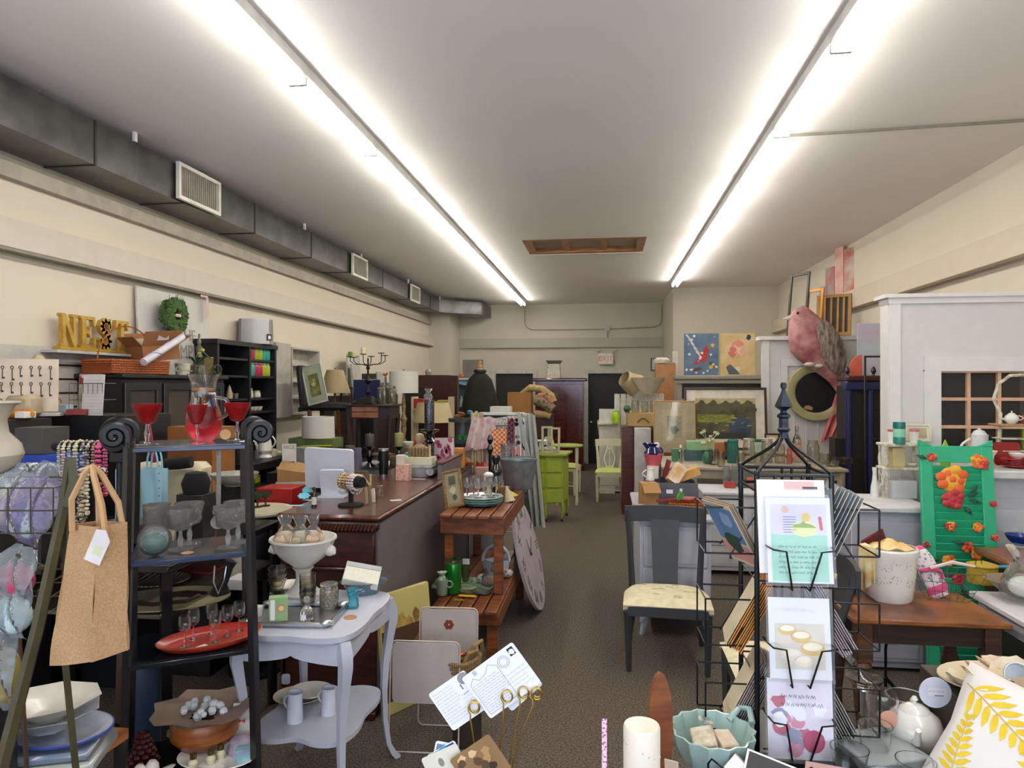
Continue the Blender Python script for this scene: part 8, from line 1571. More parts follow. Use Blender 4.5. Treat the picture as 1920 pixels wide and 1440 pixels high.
boxt('yellow_card','yellow flat packet on the front of the leaf tray','packet',G(876,1118,zt3),(.12,.035,.006),m('#c9a21c',.5),rz=-4);boxt('yellow_sticker','yellow sticker strip on the front rim of the leaf tray','sticker',G(862,1129,zt3)+Vector((0,-.01,.012)),(.07,.003,.012),m('#c9a82a',.5),rot=(R(35),0,R(3)))
t=T('ceramic_basket','white glazed ceramic basket with a tall handle under the upper bench tier','basket',Zd(930,5.15,zl));wb2=m('#a9b0bc',.25,coat=.4);part('body',MB(wb2).lathe(shell([(.06,0),(.055,.01),(.075,.06),(.085,.12)],.005),4,sx=1.25),t);part('handle',MB(wb2).tube([(-.10*math.cos(i*PI/12),0,.11+.12*math.sin(i*PI/12))for i in range(13)],.012,8),t)
for i,(px,d,c_,lab)in enumerate(((950,5.1,'#7a1c1c','small red and clear wrapped sweets bag under the upper tier'),(905,4.95,'#6a6a70','small clear wrapped bag left of the front upper leg'))):S('sweets_bag',lab,'bag',MB(m(c_,.3,col2='#a9a4a0',kind='voronoi',scale=50,coat=.5)).ball((0,0,.035),(.05,.04,.035),12,7),Zd(px,d,zl))
ck=T('wall_clock','large round pale wooden clock with roman numerals leaning on the bench side','clock',(-.50,5.55,.02));ck.rotation_euler=(R(0),R(-14),R(84-90+4))
cm_=m('#a3979a',.6,col2='#b3a8aa',scale=6);b=MB(cm_);RRk=.435
b.at(TR(0,0,RRk)@RY(90)).lathe([(0,-.012),(RRk,-.012),(RRk,.012),(0,.012)],56);part('face',b,ck)
b=MB(m('#4a4244',.6));NUM=['XII','I','II','III','IIII','V','VI','VII','VIII','IX','X','XI']
for i,s__ in enumerate(NUM):a=-R(30*i);b.text(s__,.13,TR(.0135,0,RRk)@RZ(90)@RY(-math.degrees(a))@TR(0,0,RRk*.78),.0005,sx=.8)
part('numerals',b,ck,'dark roman numerals')['kind']='stuff'
b=MB(m('#3a3234',.5)).at(TR(.016,0,RRk)@RZ(90));b.prism([(-.006,0),(0,.20),(.006,0)],.003,RY(60));b.prism([(-.008,0),(0,.14),(.008,0)],.003,RY(-20));b.at().ball((.016,0,RRk),.014);part('hand',b,ck)
boxt('dark_board','dark framed board leaning behind the round clock','board',(-.62,6.30,0),(.04,.55,.80),m('#1d1f26',.5),rot=(0,R(-8),0))
canvas(G(762,1212,.30)*1,.30,.40,m('#b9ab6a',.6,var=.05),'yellowish canvas print of a town skyline leaning against the counter side',lambda b,w_,h:(b.use(m('#7a5a24',.7,col2='#c9a850',scale=14)),[blob(b,w_*(x-.5),h*.25-.02*(q%2),w_*.09,-.0004-q*.00002,random.Random(q))for q,x in enumerate((.1,.25,.4,.55,.7,.85))],b.use(m('#4a2f1c',.7)),rect(b,0,-h*.10,w_*.98,h*.58,-.0012),b.use(m('#7a5240',.7)),flat(b,[(-w_*.5,-h*.2),(-w_*.1,-h*.2),(w_*.5,h*.10),(w_*.5,h*.20)],-.0016)),rz=58,tilt=6,name='canvas_print')
bpy.data.objects['canvas_print'].location=(-1.085,3.80,0.0);bpy.data.objects['canvas_print'].scale=(1.25,1,1.62)
wb4=m('#b3a9a4',.4,var=.03,coat=.2)
for i,(px,d,w_,z0_,h,lab)in enumerate(((842,3.72,.30,.25,.42,'tall white enamel board with a small rust flower standing behind the first'),(798,3.45,.335,.0,.0,'front white enamel board in a white wire stand on the carpet'))):
 t=T('enamel_board',lab,'board',Zd(px,d,0),3,'white enamel boards')
 if i==0:z0_,z1_=.12,.60
 else:z0_,z1_=.22,.52
 part('board',MB(wb4).prism(rr(w_,z1_-z0_,.025,5),.008,TR(0,0,(z0_+z1_)/2)),t)
 q=[(x,0,z)for x,z in rr(w_+.012,z1_+.006,.03,5,0,(z1_+.006)/2)];part('wire_stand',MB(m('#b9aca0',.4)).tube([(x,-.004-(.05 if z<.05 else 0),z+.004)for x,_,z in q],.004,6,True),t)
 if i==0:b=MB(m('#7a3020',.6));[disc(b.at(TR(.0,-.0055,.52)),.016*math.cos(a),.016*math.sin(a),.012,-.0001*k_,8)for k_,a in enumerate([k_*1.05 for k_ in range(6)])];part('flower_motif',b,t,'small rust flower')
rb2=T('rope_basket','seagrass basket with thick rope handles in front of the enamel board','basket',Zd(868,3.50,.0),20)
part('stand',MB(m('#2a221c',.5)).box((.02,.0,.14),(.13,.13,.28),.004),rb2);b=MB(m('#7a5f3c',.8,col2='#9a7c50',kind='wave',scale=30,bump=.6))
for k_ in range(7):z=.285+.022*k_;a=.066+.004*k_;b.tube([(a*math.cos(q*PI/8),a*.8*math.sin(q*PI/8),z+.03*max(0,math.cos(q*PI/8))*k_/7)for q in range(16)],.012,6,True)
part('woven_body',b,rb2);part('rope_handle',MB(m('#8a6c44',.8)).tube([(.03,-.03,.43),(.05,-.04,.50),(.09,-.03,.515),(.10,0,.46),(.075,.02,.42)],.012,8),rb2);part('rope_handle',MB(m('#8a6c44',.8)).tube([(-.0,-.05,.42),(.02,-.06,.47),(.06,-.05,.475),(.08,-.03,.43)],.010,8),rb2)
S('wrapped_sweet','small shiny red wrapped sweet in the rope basket','sweet',MB(m('#b0302c',.2,coat=.5)).ball((0,0,0),(.025,.02,.012),9,6),rb2.location+Vector((-.01,-.02,.455)))
# BACK LEFT: furniture stacked behind the counter
dt=table((-2.75,7.95,0),1.75,1.35,.93,m('#241a15',.5),'large dark display table behind the counter stacked with lamps and furniture',name='display_table',lw=.08)
dz=.9305
boxt('trunk','dark reddish wooden trunk at the left of the large dark display table','trunk',Zd(596,7.3,dz),(.62,.36,.17),m('#2c1512',.5));boxt('grey_case','dark grey flat case on the reddish trunk','case',Zd(592,7.2,dz+.171),(.48,.30,.07),m('#3c4038',.6));boxt('green_box','distressed green wooden box carrying a white drum lampshade','box',Zd(593,7.1,dz+.242),(.47,.28,.095),m('#3f5a34',.6,col2='#5f6a3c',scale=7))
S('yellow_strap','bright lime yellow strap lying along the green box','strap',MB(m('#a8b81c',.5)).tube([(-.24,0,-.03),(-.12,0,0),(.18,0,.01)],.008,5),Zd(590,6.92,dz+.262))
S('lampshade','plain white drum lampshade sitting on the green box','lampshade',shade(m('#c6c3bb',.7,var=.02),.165,.160,.215),Zd(597,7.1,dz+.338))
ck_=T('wooden_chair','dark seated wooden chair standing on the display table with a portrait on its seat','chair',Zd(620,8.0,dz));br=wood('#4a2412','#6d3a1e',.45);bks=m('#0f1110',.7)
for x in(-.2,.14):
 for y in(-.17,.17):part('leg',MB(br).tube([(x+.04,y,0),(x+.02,y,.60)],[.026,.026],4),ck_)
b=MB(br)
for z in(.18,.34):b.box((0,-.17,z),(.34,.02,.035));b.box((0,.17,z),(.34,.02,.035))
part('stretcher',b,ck_);part('seat',MB(bks).sheet(lambda u,v:((u-.5)*.60,(v-.5)*.42,.62+.06*max(0,(1-abs(2*u-1)**3)*(1-abs(2*v-1)**3))**.5),12,10,.05),ck_);part('backrest',MB(bks).at(TR(-.28,0,.84)@RY(-6)).box((0,0,0),(.06,.42,.52),.02),ck_)
frame(Zd(597,7.8,dz+.665),.24,.46,m('#a9ad9c',.5),'pale green framed portrait print leaning on the dark chair seat',lambda b,w_,h:(b.use(m('#8a8a4a',.6,col2='#4a4a2c',scale=10)),rect(b,0,-h*.03,w_*.7,h*.66,-.0004),b.use(m('#b5a85a',.6)),blob(b,-.01,h*.0,w_*.16,-.0008,random.Random(5)),b.use(m('#b9a078',.6)),blob(b,0,h*.12,w_*.09,-.0012,random.Random(6))),m('#a3a88e',.6),fw=.014,rot=(R(-8),R(-15),R(0)),mw=.02,inner=m('#9aa08a',.6))
lamp(Zd(628,8.45,dz+.0),'beige bell shaded table lamp behind the dark chair seat',1.06,.19,.10,.28,m('#9c8866',.8,var=.04),m('#6a5638',.4),br=.07)
emptyframe(Zd(650,8.6,dz),.16,.85,m('#2c1710',.5),'tall dark wooden mirror frame right of the beige lamp',.022)
frame(WX(662,735,-3.72)*1,.50,.60,m('#a7a49a',.5),'white framed print leaning on the left wall behind the candelabra',lambda b,w_,h:(b.use(m('#7d8aa0',.6)),disc(b,0,h*.2,w_*.16,-.0005,10)),m('#b9b7ae',.7),fw=.015,rz=90,mw=.1,name='white_framed_print').location.z=1.66
boxt('wall_console','narrow dark cabinet along the left wall under the white framed print','cabinet',(-3.66,10.3,0),(.36,2.2,1.655),m('#2a1f1a',.6))
for i,(y,w_,c_)in enumerate(((9.8,.26,'#a9a69c'),(10.9,.30,'#a3a097'))):canvas(Vector((-3.6,y,1.66)),.34,.46-.1*i,m(c_,.6),('tall','low')[i]+' blank white canvas leaning at the left wall behind the blue canvas',rz=90,tilt=5)
canvas(Zd(688,8.35,dz+.69),.33,.25,m('#101b4a',.6,var=.05),'plain navy blue canvas behind the candelabra',name='blue_canvas');boxt('canvas_stand','dark box stand holding the navy canvas','stand',Zd(688,8.42,dz),(.22,.14,.688),m('#1c1512',.6));boxt('small_slate','small dark brown plaque above the navy canvas','plaque',Zd(692,8.42,dz+.69+.255),(.18,.02,.07),m('#2f2a22',.6))
en=T('end_table','dark end table with two copper coloured drawers standing on the display table','end table',Zd(700,7.75,dz));em=m('#2c2020',.45)
part('tabletop',MB(em).box((0,0,.652),(.56,.42,.022),.004),en);part('body',MB(em).box((0,.0,.575),(.50,.36,.135)),en)
for i in(-1,1):
 for j in(-1,1):part('leg',MB(em).tube([(i*.22,j*.155,0),(i*.235,j*.165,.55)],[.014,.028],4),en)
for z in(.548,.612):part('drawer',MB(m('#8a5a3c',.35,.3,col2='#a8745a',scale=12)).box((-.03,-.185,z),(.30,.015,.058),.003),en,'copper coloured drawer')
et_z=dz+.664
cn=T('candelabra','black wrought iron candelabra with six curved arms on the dark end table','candelabra',Zd(690,7.7,et_z));irn=m('#1d1916',.5,.4)
part('base',MB(irn).sheet(lambda u,v:((u-.5)*.34,(v-.5)*.16,.001+.09*max(0,math.cos((u-.5)*PI))*(1-(2*v-1)**2)+.01*math.sin(u*12)),14,8,.004),cn);part('stem',MB(irn).lathe([(0,.05),(.02,.06),(.012,.1),(.03,.13),(.015,.17),(.012,.22),(.045,.26),(.012,.30),(.01,.38),(.025,.40),(.008,.43),(.01,.50),(0,.52)],14),cn)
for i,(x,z)in enumerate(((-.22,.52),(-.15,.51),(-.07,.55),(.05,.52),(.14,.56),(.21,.53))):
 y=-.04 if i%2 else .04;s_=1 if x>0 else-1;part('arm',MB(irn).tube([(0,0,.42),(x*.3,y*.3,.44),(x*.75,y,.445),(x,y,.475),(x,y,z)],.005,6).lathe([(0,0),(.036,.004),(.040,.010),(0,.008)],16,(x,y,z)),cn)
 if i<3:candle(cn.location+Vector((x,y,z+.0095)),.026,.055+.012*(i==2),m(('#7a9a2a','#c9c27a','#d0c79a')[i],.6),('lime green','pale yellow','tall cream')[i]+' stub candle on a left arm of the candelabra','candles on the candelabra')
for i,(px,d,r_,h,lab)in enumerate(((713,7.6,.035,.19,'oval framed crystal ornament at the left of the glass group on the end table'),(721,7.7,.055,.24,'large clear apothecary jar with a pointed lid on the end table'),(735,7.65,.05,.20,'clear lidded jar with dark top on the end table'))):jar(Zd(px,d,et_z),r_,h,smk,lab,lid=smk,group='clear jars on the end table')
S('red_bird','tiny red cardinal ornament above the clear jars','ornament',MB(m('#b0341c',.5)).ball((0,0,0),(.03,.012,.014),8,5).ball((.025,0,.012),(.012,.01,.012),6,4),Zd(722,7.9,et_z+.33));lth('bird_bottle','slim clear bottle under the tiny red cardinal','bottle',Zd(723,7.9,et_z),[(0,0),(.04,0),(.04,.2),(.012,.25),(.012,.32),(0,.32)],smk,14)
lp=lamp(Zd(757,7.9,dz+.0),'white drum shade lamp on a turned brass column right of the end table',1.03,.165,.165,.245,m('#cfcac0',.7,var=.02),wood('#6a5630','#8d7848',.4),prof=[(0,0),(1,0),(1,.04),(.3,.08),(.5,.14),(.25,.2),(.45,.3),(.2,.36),(.4,.48),(.3,.56),(.5,.62),(.2,.7),(.3,.8),(.15,1),(0,1)],br=.08)
lamp(Zd(812,8.95,.0),'wide beige lampshade floor lamp behind the glitter candle',1.58,.27,.20,.25,m('#b9a880',.8,var=.03),m('#3a2c20',.5),br=.12)
def cl(nm,px,d,z,sz,c_,lab,cat=None,c2=None,k_='noise',s_=14,rz=0):return boxt(nm,lab,cat or nm.replace('_',' '),Zd(px,d,z),sz,m(c_,.6,col2=c2,kind=k_,scale=s_),rz=rz)
mt_=table((-2.0,6.95,0),1.0,.42,1.0,m('#9fa1a4',.5),'white painted table with candle holders between counter and dark display table',name='painted_table',lw=.05)
mz=1.0005
for i,(px,c1,h,lab)in enumerate(((693,'#4a463e',.12,'dark grey candle on a black stand in the middle of the white table'),(748,'#8f8a5a',.13,'olive cream candle on a black stand beside the lamp column'))):
 t=T('candle_holder','black turned stand under the '+lab.split(' on a')[0],'candle holder',Zd(px,6.85,mz));part('stand',MB(gb).lathe([(0,0),(.06,0),(.02,.04),(.035,.10),(.015,.16),(.06,.20),(0,.2)],18),t);candle(Zd(px,6.85,mz+.2005),.042,h,m(c1,.6),lab)
lth('copper_plate','flat copper dish between the candle stands on the white table','dish',Zd(712,6.95,mz),[(0,0),(.02,0),(.02,.1),(.13,.11),(.13,.118),(0,.112)],m('#7a4a2a',.35,.4),24)
cl('teal_box',775,6.95,mz+.0,(.16,.12,.13),'#2f8ca3','bright turquoise box on the white table behind the bust');bowl(Zd(765,7.1,mz+.17),.06,.055,porc,'small white cup on a tan stand beside the turquoise box',name='teacup');cl('tan_stand',765,7.1,mz,(.2,.12,.168),'#7a5c30','tan wooden stand under the small white cup')
cl('orange_tissue',788,7.2,mz+.0,(.12,.10,.24),'#9a3a1c','orange red tissue pack behind the cream bust','tissue')
for i,(px,c_,lab)in enumerate(((738,'#7a6a4a','left small gold rimmed jar'),(752,'#8a7a5c','middle small gold rimmed jar'),(764,'#6f7a7c','right greyish gold rimmed jar'))):jar(Zd(px,6.75,mz),.035,.11,glass('#d8d4c4',.3,.05,c_),lab+' in front of the candle stands',lid=m('#8a6a3a',.3,.6),group='gold rimmed jars on the white table')
goblet(Zd(722,6.1,ch_+.0),.12,.035,smk,'small clear goblet behind the black tumbler',bowl=[(.3,0),(.9,.3),(1,1)]).location=Zd(722,6.8,mz)
cl('olive_box',694,5.9,.84,(.30,.22,.19),'#3c3824','olive green gift box with a cord handle behind the black tumbler','gift box');cl('trolley',696,5.95,0,(.34,.3,.838),'#1a1614','dark trolley under the olive gift box')
cl('potpourri_bundle',636,5.9,.93,(.13,.08,.11),'#a08a70','crumpled cream dried flower bundle above the white monitor','bundle','#8a5a50',s_=30,rz=20);cl('bundle_stand',632,5.95,0,(.16,.2,.928),'#2a1814','dark stand under the dried flower bundle')
S('frost_vase','pale lavender iridescent vase under the end table edge','vase',MB(m('#7d7a92',.3,coat=.4)).lathe([(0,0),(.04,0),(.05,.1),(.04,.2),(.045,.24),(0,.24)],16),Zd(670,7.0,dz));lth('silver_vase','mottled silver glass vase left of the lavender one','vase',Zd(656,7.05,dz),[(0,0),(.04,0),(.055,.08),(.035,.2),(.05,.26),(0,.26)],m('#6a6860',.3,.4,col2='#9a968c',scale=20),16)
td_=T('tiered_tray','grey galvanized three tier stand beside the hanging tea towels','tiered stand',Zd(868,6.9,.0));gm_=m('#54585a',.45,.5)
part('column',MB(gm_).cyl((0,0,0),.07,1.46,16),td_)
for z,r_ in((1.02,.20),(1.24,.20),(1.44,.14)):part('tier',MB(gm_).lathe([(0,z),(r_,z),(r_+.006,z+.035),(r_,z+.035),(r_-.004,z+.006),(0,z+.006)],30,wob=lambda a,q:1+.012*math.cos(24*a)),td_)
for i in(0,1):lth('green_spool',('left','right')[i]+' bright green thread spool on the middle tier of the grey stand','spool',td_.location+Vector((.0+.055*i,-.13,1.247)),[(0,0),(.026,0),(.026,.008),(.022,.01),(.022,.055),(.026,.058),(.026,.065),(0,.065)],m('#1a7a34',.5,col2='#2a8a44',scale=4),16,group='green spools')
S('dried_pod','curly brown dried pod on the top tier of the grey stand','pod',MB(m('#7a4f34',.8)).tube([(.05*math.cos(i),.03*math.sin(i*1.3),.02+.008*i)for i in range(9)],.012,5),td_.location+Vector((-.03,-.02,1.448)));lth('blue_blossom','small turquoise paper blossom on a stick on the top tier','ornament',td_.location+Vector((.07,0,1.448)),[(0,0),(.003,0),(.003,.06),(.03,.07),(.03,.1),(0,.11)],m('#1c6a8a',.6),10)
S('tan_fan','round tan paper fan at the left of the top tier','fan',MB(m('#b08a64',.7)).at(RX(90)).cyl((0,0,0),.045,.004,20),Zd(848,6.8,1.51))if 0 else None
S('dark_figure','small dark brown figurine on the lowest tier of the grey stand','figurine',MB(m('#3a241a',.5)).ball((0,0,.04),(.03,.03,.04),8,6),td_.location+Vector((.09,-.08,1.028)))
tw_=T('towel_rack','white wire rack hung with patterned tea towels in the middle of the shop','rack',Zd(945,6.75,.0));wr_=m('#b9b9b4',.4);b=MB(wr_)
for x in(-.26,.26):
 for y in(-.12,.12):b.tube([(x,y,0),(x,y,1.52)],.008,6)
for z in(.4,.9,1.25,1.52):b.tube([(-.26,-.12,z),(.26,-.12,z),(.26,.12,z),(-.26,.12,z)],.006,6,True)
part('frame',b,tw_);part('header_bar',MB(m('#c2c2bc',.5)).box((0,-.12,1.53),(.44,.02,.03),.004),tw_);b=MB(wirem)
for z in(1.12,1.3,1.42):b.tube([(-.12,-.15,z),(.12,-.15,z),(.12,-.22,z),(-.12,-.22,z)],.003,5,True)
for x in(-.12,-.04,.04,.12):b.tube([(x,-.22,1.12),(x,-.22,1.42)],.0025,5)
part('wire_pocket',b,tw_)
def towel(x,y,z,w_,h,mat,lab,taper=0,skew=0,fold=.02,rz=0,wv=3):
 def f(u,v):k=1-taper*v;return((u-.5)*w_*k+skew*v,fold*math.sin(u*wv*2*PI)*(.3+v)-.03*math.sin(PI*min(1,v*4))*0,-h*v+.01*math.cos(u*9))
 return S('tea_towel',lab,'towel',MB(mat).sheet(f,18,8,.006),tw_.location+Vector((x,y,z)),rz,'tea towels on the wire rack')
towel(-.0,-.135,1.50,.50,.70,m('#5f5e60',.8,col2='#c2bdb8',kind='voronoi',scale=60),'grey and white leaf print towels filling the front of the rack')
towel(-.155,-.24,1.50,.22,.30,m('#b9949a',.8,col2='#c9b3b0',kind='voronoi',scale=14),'pale pink towel with large circles at the upper left of the rack',taper=-.3,skew=-.04)
towel(-.25,-.20,1.55,.08,.62,m('#a59a6a',.8,col2='#b9b48c',scale=20),'olive cream towel hanging at the far left of the rack',fold=.012)
towel(-.205,-.20,1.54,.07,.66,m('#b58080',.8,col2='#a59a70',scale=12),'dusty pink and olive towel second from the left of the rack',fold=.012)
towel(-.015,-.255,1.395,.15,.15,m('#c4582a',.8,col2='#d8b08a',kind='checker',scale=45),'orange gingham towel folded in the upper wire pocket',fold=.004);towel(-.04,-.255,1.25,.09,.10,m('#c05a2c',.8,col2='#d8b08a',kind='checker',scale=45),'lower orange gingham corner in the wire pocket',fold=.003)
towel(.165,-.22,1.50,.12,.45,m('#121214',.8,col2='#cfcac6',kind='voronoi',scale=16),'black towel with big white dots at the upper right of the rack',skew=.02,fold=.02);towel(.10,-.245,1.49,.06,.22,m('#4a1420',.8,col2='#7a4a50',kind='checker',scale=40),'burgundy checked towel left of the dotted one')
towel(.165,-.235,1.22,.10,.36,m('#a83238',.8,col2='#c9bab2',kind='stripe',scale=22,sc3=(1,0,1)),'red and white striped towel under the dotted one',skew=.0);towel(.17,-.23,.98,.11,.22,m('#141820',.8,col2='#8a8a88',kind='voronoi',scale=40),'navy and white dotted towel under the striped one')
towel(.255,-.2,1.53,.13,1.05,m('#9a9d94',.8,var=.05),'long sage grey towel hanging down the right side of the rack',taper=-.25,skew=.08,fold=.03);towel(.17,-.26,1.55,.035,.5,m('#9aa09c',.8),'narrow pale grey towel strap crossing the dotted towel',skew=.12,fold=.004)
towel(-.17,-.27,1.08,.10,.32,m('#b5201c',.7,var=.06),'bright red towel with a pink stripe hanging low left of the rack',fold=.008,skew=-.03);towel(-.125,-.28,1.08,.05,.34,m('#b56a70',.7),'pink translucent ribbon towel over the red one',fold=.004)
bag(tw_.location+Vector((.0,-.27,1.02)),.09,.12,m('#8f7458',.7),'small kraft bag with red label clipped to the grey towels',.03,hang=0,name='kraft_bag');boxt('white_jar_pack','tiny white jar hung beside the small kraft bag','jar',tw_.location+Vector((.075,-.26,1.04)),(.045,.03,.06),m('#b5b0a8',.5))
boxt('white_boxes','white box with a paper bundle on top of the towel rack','box',tw_.location+Vector((-.03,.02,1.526)),(.20,.14,.07),m('#b9b6ae',.6));boxt('pink_basket','pinkish rectangular basket behind the wine glasses at the counter end','basket',Zd(905,6.3,.93),(.12,.10,.13),m('#b08a84',.6));boxt('low_stand','white low stand under the pinkish basket','stand',Zd(905,6.35,0),(.22,.2,.928),m('#b5b2ac',.5))
# FAR LEFT-BACK: shelves, headboard, hutch, mannequin
S('headboard','wide dark mahogany headboard standing in front of the left pier','headboard',MB(wood('#2a100a','#451c10',.35,s=(12,2,2))).box((0,0,.99),(.82,.08,1.98),.01),(-2.78-.1,11.6,0))
boxt('dark_wardrobe_panel','black brown panel at the left end of the mahogany headboard','panel',Zd(780,10.6,0),(.34,.2,1.78),m('#18100e',.5))
t=T('book_shelf','cream shelf with red and yellow folded cloths behind the glitter candle','shelf',Zd(812,10.0,0));csm=m('#b5a88c',.5);b=MB(csm)
for x in(-.27,.27):b.box((x,0,.82),(.025,.3,1.64))
part('case',b,t)
for z in(1.30,1.46,1.0):part('board',MB(csm).box((0,0,z),(.54,.3,.02)),t)
for i,(x,w_,h,c_,c2,lab)in enumerate(((-.18,.14,.14,'#9a1c1c','#b53a2c','red folded cloth at the left of the cream shelf'),(.02,.22,.10,'#b5a03a','#6a7a7a','yellow and grey striped cloths on the cream shelf'),(.17,.16,.12,'#a89a34','#8a7c5a','mustard folded cloth at the right of the cream shelf'))):boxt('folded_cloth',lab,'cloth',t.location+Vector((x,-.02,1.471)),(w_,.2,h),m(c_,.7,col2=c2,kind='stripe',scale=12,sc3=(0,0,1)),group='folded cloths on the cream shelf')
t=T('blue_hutch','light blue painted hutch with a scalloped top left of the dark cape','hutch',Zd(866,12.6,0));lbm=m('#7fa0ac',.5,var=.04);
part('case',MB(lbm).box((0,.12,.95),(.44,.02,1.9)).box((-.21,0,.95),(.03,.26,1.9)).box((.21,0,.95),(.03,.26,1.9)),t);part('cornice',MB(m('#a9bcc0',.5)).box((0,-.01,1.915),(.54,.32,.04),.006),t);part('scalloped_trim',MB(m('#93adb5',.5)).prism([(-.2,1.9),(.2,1.9),(.2,1.76),(.14,1.82),(.07,1.80),(0,1.83),(-.07,1.80),(-.14,1.82),(-.2,1.76)],.02,TR(0,-.12,0)),t)
for z in(.75,1.1,1.42):part('board',MB(lbm).box((0,0,z),(.40,.24,.02)),t)
for i in range(4):bottle(t.location+Vector((-.14+.07*i,-.04,1.431)),.028,.18,m(('#2f6a5a','#a9b0ac','#b5b9b4','#8a9a96')[i],.4),('green','first white','second white','grey')[i]+' pump bottle in the light blue hutch',cap=paper,group='bottles in the light blue hutch')
S('orange_pumpkin','small orange gourd on top of the light blue hutch','gourd',MB(m('#b0501c',.6)).ball((0,0,.04),(.06,.05,.045),10,6),t.location+Vector((-.02,0,1.936)));boxt('grey_picture_back','grey canvas back leaning behind the cape shoulder','canvas',Zd(887,13.4,0),(.40,.05,2.30),m('#6e6a64',.7))
mn=T('dress_form','dress form wearing a dark green black cape with a wooden neck cap','dress form',Zd(900,12.0,0));capm_=m('#15180f',.9,col2='#1f2218',scale=6)
part('cape',MB(capm_).lathe([(.33,1.16),(.325,1.26),(.29,1.45),(.25,1.65),(.215,1.80),(.18,1.91),(.12,1.985),(.075,2.02),(.08,2.06),(.07,2.075),(.0,2.07)],40,sx=1.12,sy=.72,wob=lambda a,z:1+.035*math.sin(9*a)*max(0,2-z)),mn);part('collar',MB(capm_).tube([(.085*math.cos(a*.45),.06*math.sin(a*.45),2.045+.01*math.sin(a))for a in range(14)],.028,8,True),mn)
part('neck',MB(m('#b9b09c',.5)).cyl((0,0,2.04),.05,.07,18),mn);part('neck_cap',MB(wood('#a8702c','#c48a42',.4)).lathe([(.052,2.10),(.055,2.13),(.03,2.14),(.02,2.17),(.028,2.19),(.022,2.22),(0,2.23)],18),mn,'orange wooden neck cap');part('stand',MB(blk).cyl((0,0,0),.02,1.3,10).cyl((0,0,0),.2,.03,20),mn)
ar=T('armoire','large mahogany armoire with two panelled doors between the back doorways','armoire',Zd(1050,15.0,0));am=wood('#3c100a','#5c1c10',.18,s=(2,2,9),coat=.7)
part('case',MB(am).box((0,0,.95),(1.02,.55,1.90)),ar);part('cornice',MB(am).box((0,-.03,1.925),(1.16,.66,.07),.02),ar);part('plinth',MB(am).box((0,-.02,.07),(1.08,.6,.14),.01),ar)
for s_ in(-1,1):
 b=MB(am).box((s_*.255,-.285,1.0),(.48,.025,1.66),.004);b.use(m('#451410',.15,coat=.8)).box((s_*.255,-.30,1.0),(.30,.01,1.40),.004);part('door',b,ar)
S('lampshade','square silver patterned lampshade on top of the armoire','lampshade',shade(m('#9a9684',.5,col2='#c4c0ae',kind='voronoi',scale=24),.20,.17,.30,n=4),Zd(1039,14.9,1.962),45);S('shade_tray','grey folded shade top resting on the silver lampshade','tray',MB(m('#6f695e',.6)).lathe([(.17,0),(.24,.07),(.235,.072),(.165,.005)],4),Zd(1039,14.9,2.263),45)
boxt('moving_box','plain orange brown cardboard box right of the cape','box',Zd(976,12.4,.0),(.42,.36,1.68),m('#9a6a34',.7,var=.04));rg=T('rolled_rug','bundle of rolled tan floral rugs flopping over the cardboard box','rug',Zd(1005,12.2,.0));rgm=m('#9a8050',.9,col2='#b39a68',scale=14)
part('roll',MB(rgm).tube([(-.25,.1,1.66),(-.10,0,1.76),(.10,0,1.74),(.28,-.05,1.62),(.32,-.05,1.52)],[.05,.065,.065,.06,.055],12),rg);part('roll',MB(m('#4a4a38',.9,col2='#8a7a5a',kind='voronoi',scale=14)).tube([(-.0,0,1.55),(.14,-.05,1.52),(.30,-.08,1.38)],[.10,.11,.09],12),rg);part('roll',MB(m('#2f4a4a',.9,col2='#a8705a',kind='voronoi',scale=12)).tube([(.05,-.05,1.62),(.18,-.08,1.62),(.3,-.1,1.5)],[.05,.07,.06],10),rg);part('roll',MB(rgm).tube([(.0,0,1.30),(.18,-.05,1.29),(.26,-.05,1.26)],[.07,.065,.06],10),rg);part('stand',MB(m('#34120c',.5)).box((.12,.12,.65),(.36,.3,1.30)),rg,'dark red cabinet below the rugs')
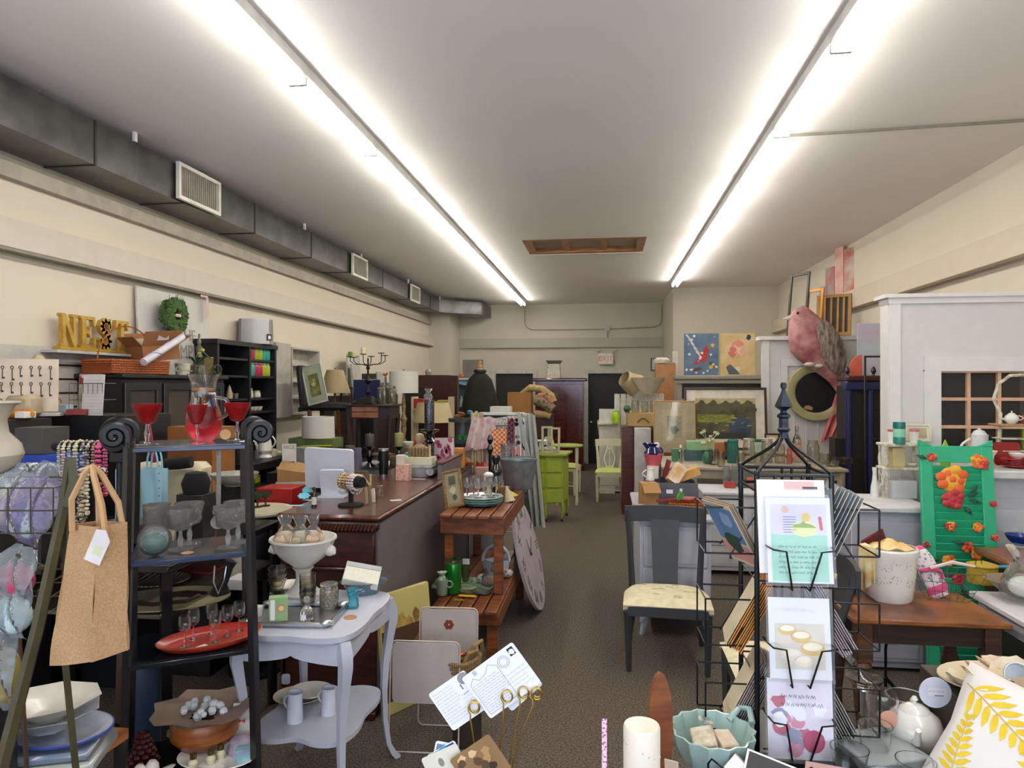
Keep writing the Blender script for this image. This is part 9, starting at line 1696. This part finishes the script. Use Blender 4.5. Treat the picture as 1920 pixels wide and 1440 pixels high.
# LIME CHEST
lmg=m('#93a32e',.5,var=.07);lc=T('lime_chest','lime green painted chest of drawers with curved legs on casters beside the aisle','chest of drawers',Zd(1032,9.35,0),-6)
part('body',MB(lmg).prism([(-.20,-.16),(-.02,-.24),(.20,-.16),(.20,.30),(-.20,.30)],.62,TR(0,0,.56)@Rz_),lc);part('top',MB(m('#8a9a34',.45)).prism([(-.24,-.19),(-.02,-.28),(.24,-.19),(.25,.34),(-.24,.34)],.025,TR(0,0,.885)@Rz_),lc)
for(x,y)in((-.18,-.14),(.18,-.14),(-.18,.27),(.18,.27),(-.02,-.21)):
 part('leg',MB(lmg).tube([(x,y,.26),(x*1.08,y-.01,.16),(x,y,.05)],[.032,.022,.014],8),lc);part('caster',MB(blk).ball((x,y,.022),.02,8,5),lc)
for z in(.34,.54,.74):
 for(x0,y0,x1,y1)in((-.185,-.165,-.035,-.232),(-.005,-.235,.185,-.165)):part('drawer',MB(lmg).at(TR((x0+x1)/2,(y0+y1)/2-.008,z)@RZ(math.degrees(math.atan2(y1-y0,x1-x0)))).box((0,0,0),(math.hypot(x1-x0,y1-y0),.014,.165),.004),lc)
for i in range(3):boxt('book',('bottom cream','middle pink','top white')[i]+' flat book stacked on the lime chest','book',lc.location+Vector((-.06,.02,.898+.022*i)),(.26,.2,.02),m(('#b5a890','#b09088','#c2bdb4')[i],.6),rz=4*i,group='books on the lime chest')
plate(lc.location+Vector((-.12,-.02,1.04)),.10,porc,'white saucer on a little white stand on the lime chest');boxt('white_stand','little white stand under the saucer','stand',lc.location+Vector((-.12,-.02,.965)),(.06,.06,.074),porc)
for i,(px,w_,h,rz)in enumerate(((1026,.15,.36,10),(1038,.17,.34,-4))):emptyframe(Zd(px,9.2+.1*i,.9),w_,h,m('#a9a488',.5),('taller back','front')[i]+' cream louvred frame leaning on the lime chest',.03,6,rz)
lg=T('green_table','low table with a pale lime top and cream turned legs right behind the lime chest','table',Zd(1063,10.6,0));part('tabletop',MB(m('#8d9a44',.5)).lathe([(0,.87),(.24,.87),(.25,.885),(.24,.90),(0,.90)],28),lg)
for x in(-.15,.15):
 for y in(-.13,.13):part('leg',MB(lm).lathe([(0,0),(.02,0),(.014,.2),(.024,.4),(.014,.5),(.025,.87),(0,.87)],10,(x,y,0)),lg)
lth('wall_figurine','tiny silver figurine on the headboard ledge','figurine',(-3.0,11.6,1.981),[(0,0),(.05,0),(.06,.06),(.03,.1),(0,.12)],m('#8a8678',.5),10)
boxt('door_box','white cable box at the foot of the back right doorway','box',WY(1088,866,YB-.1),(.10,.06,.10),paper)
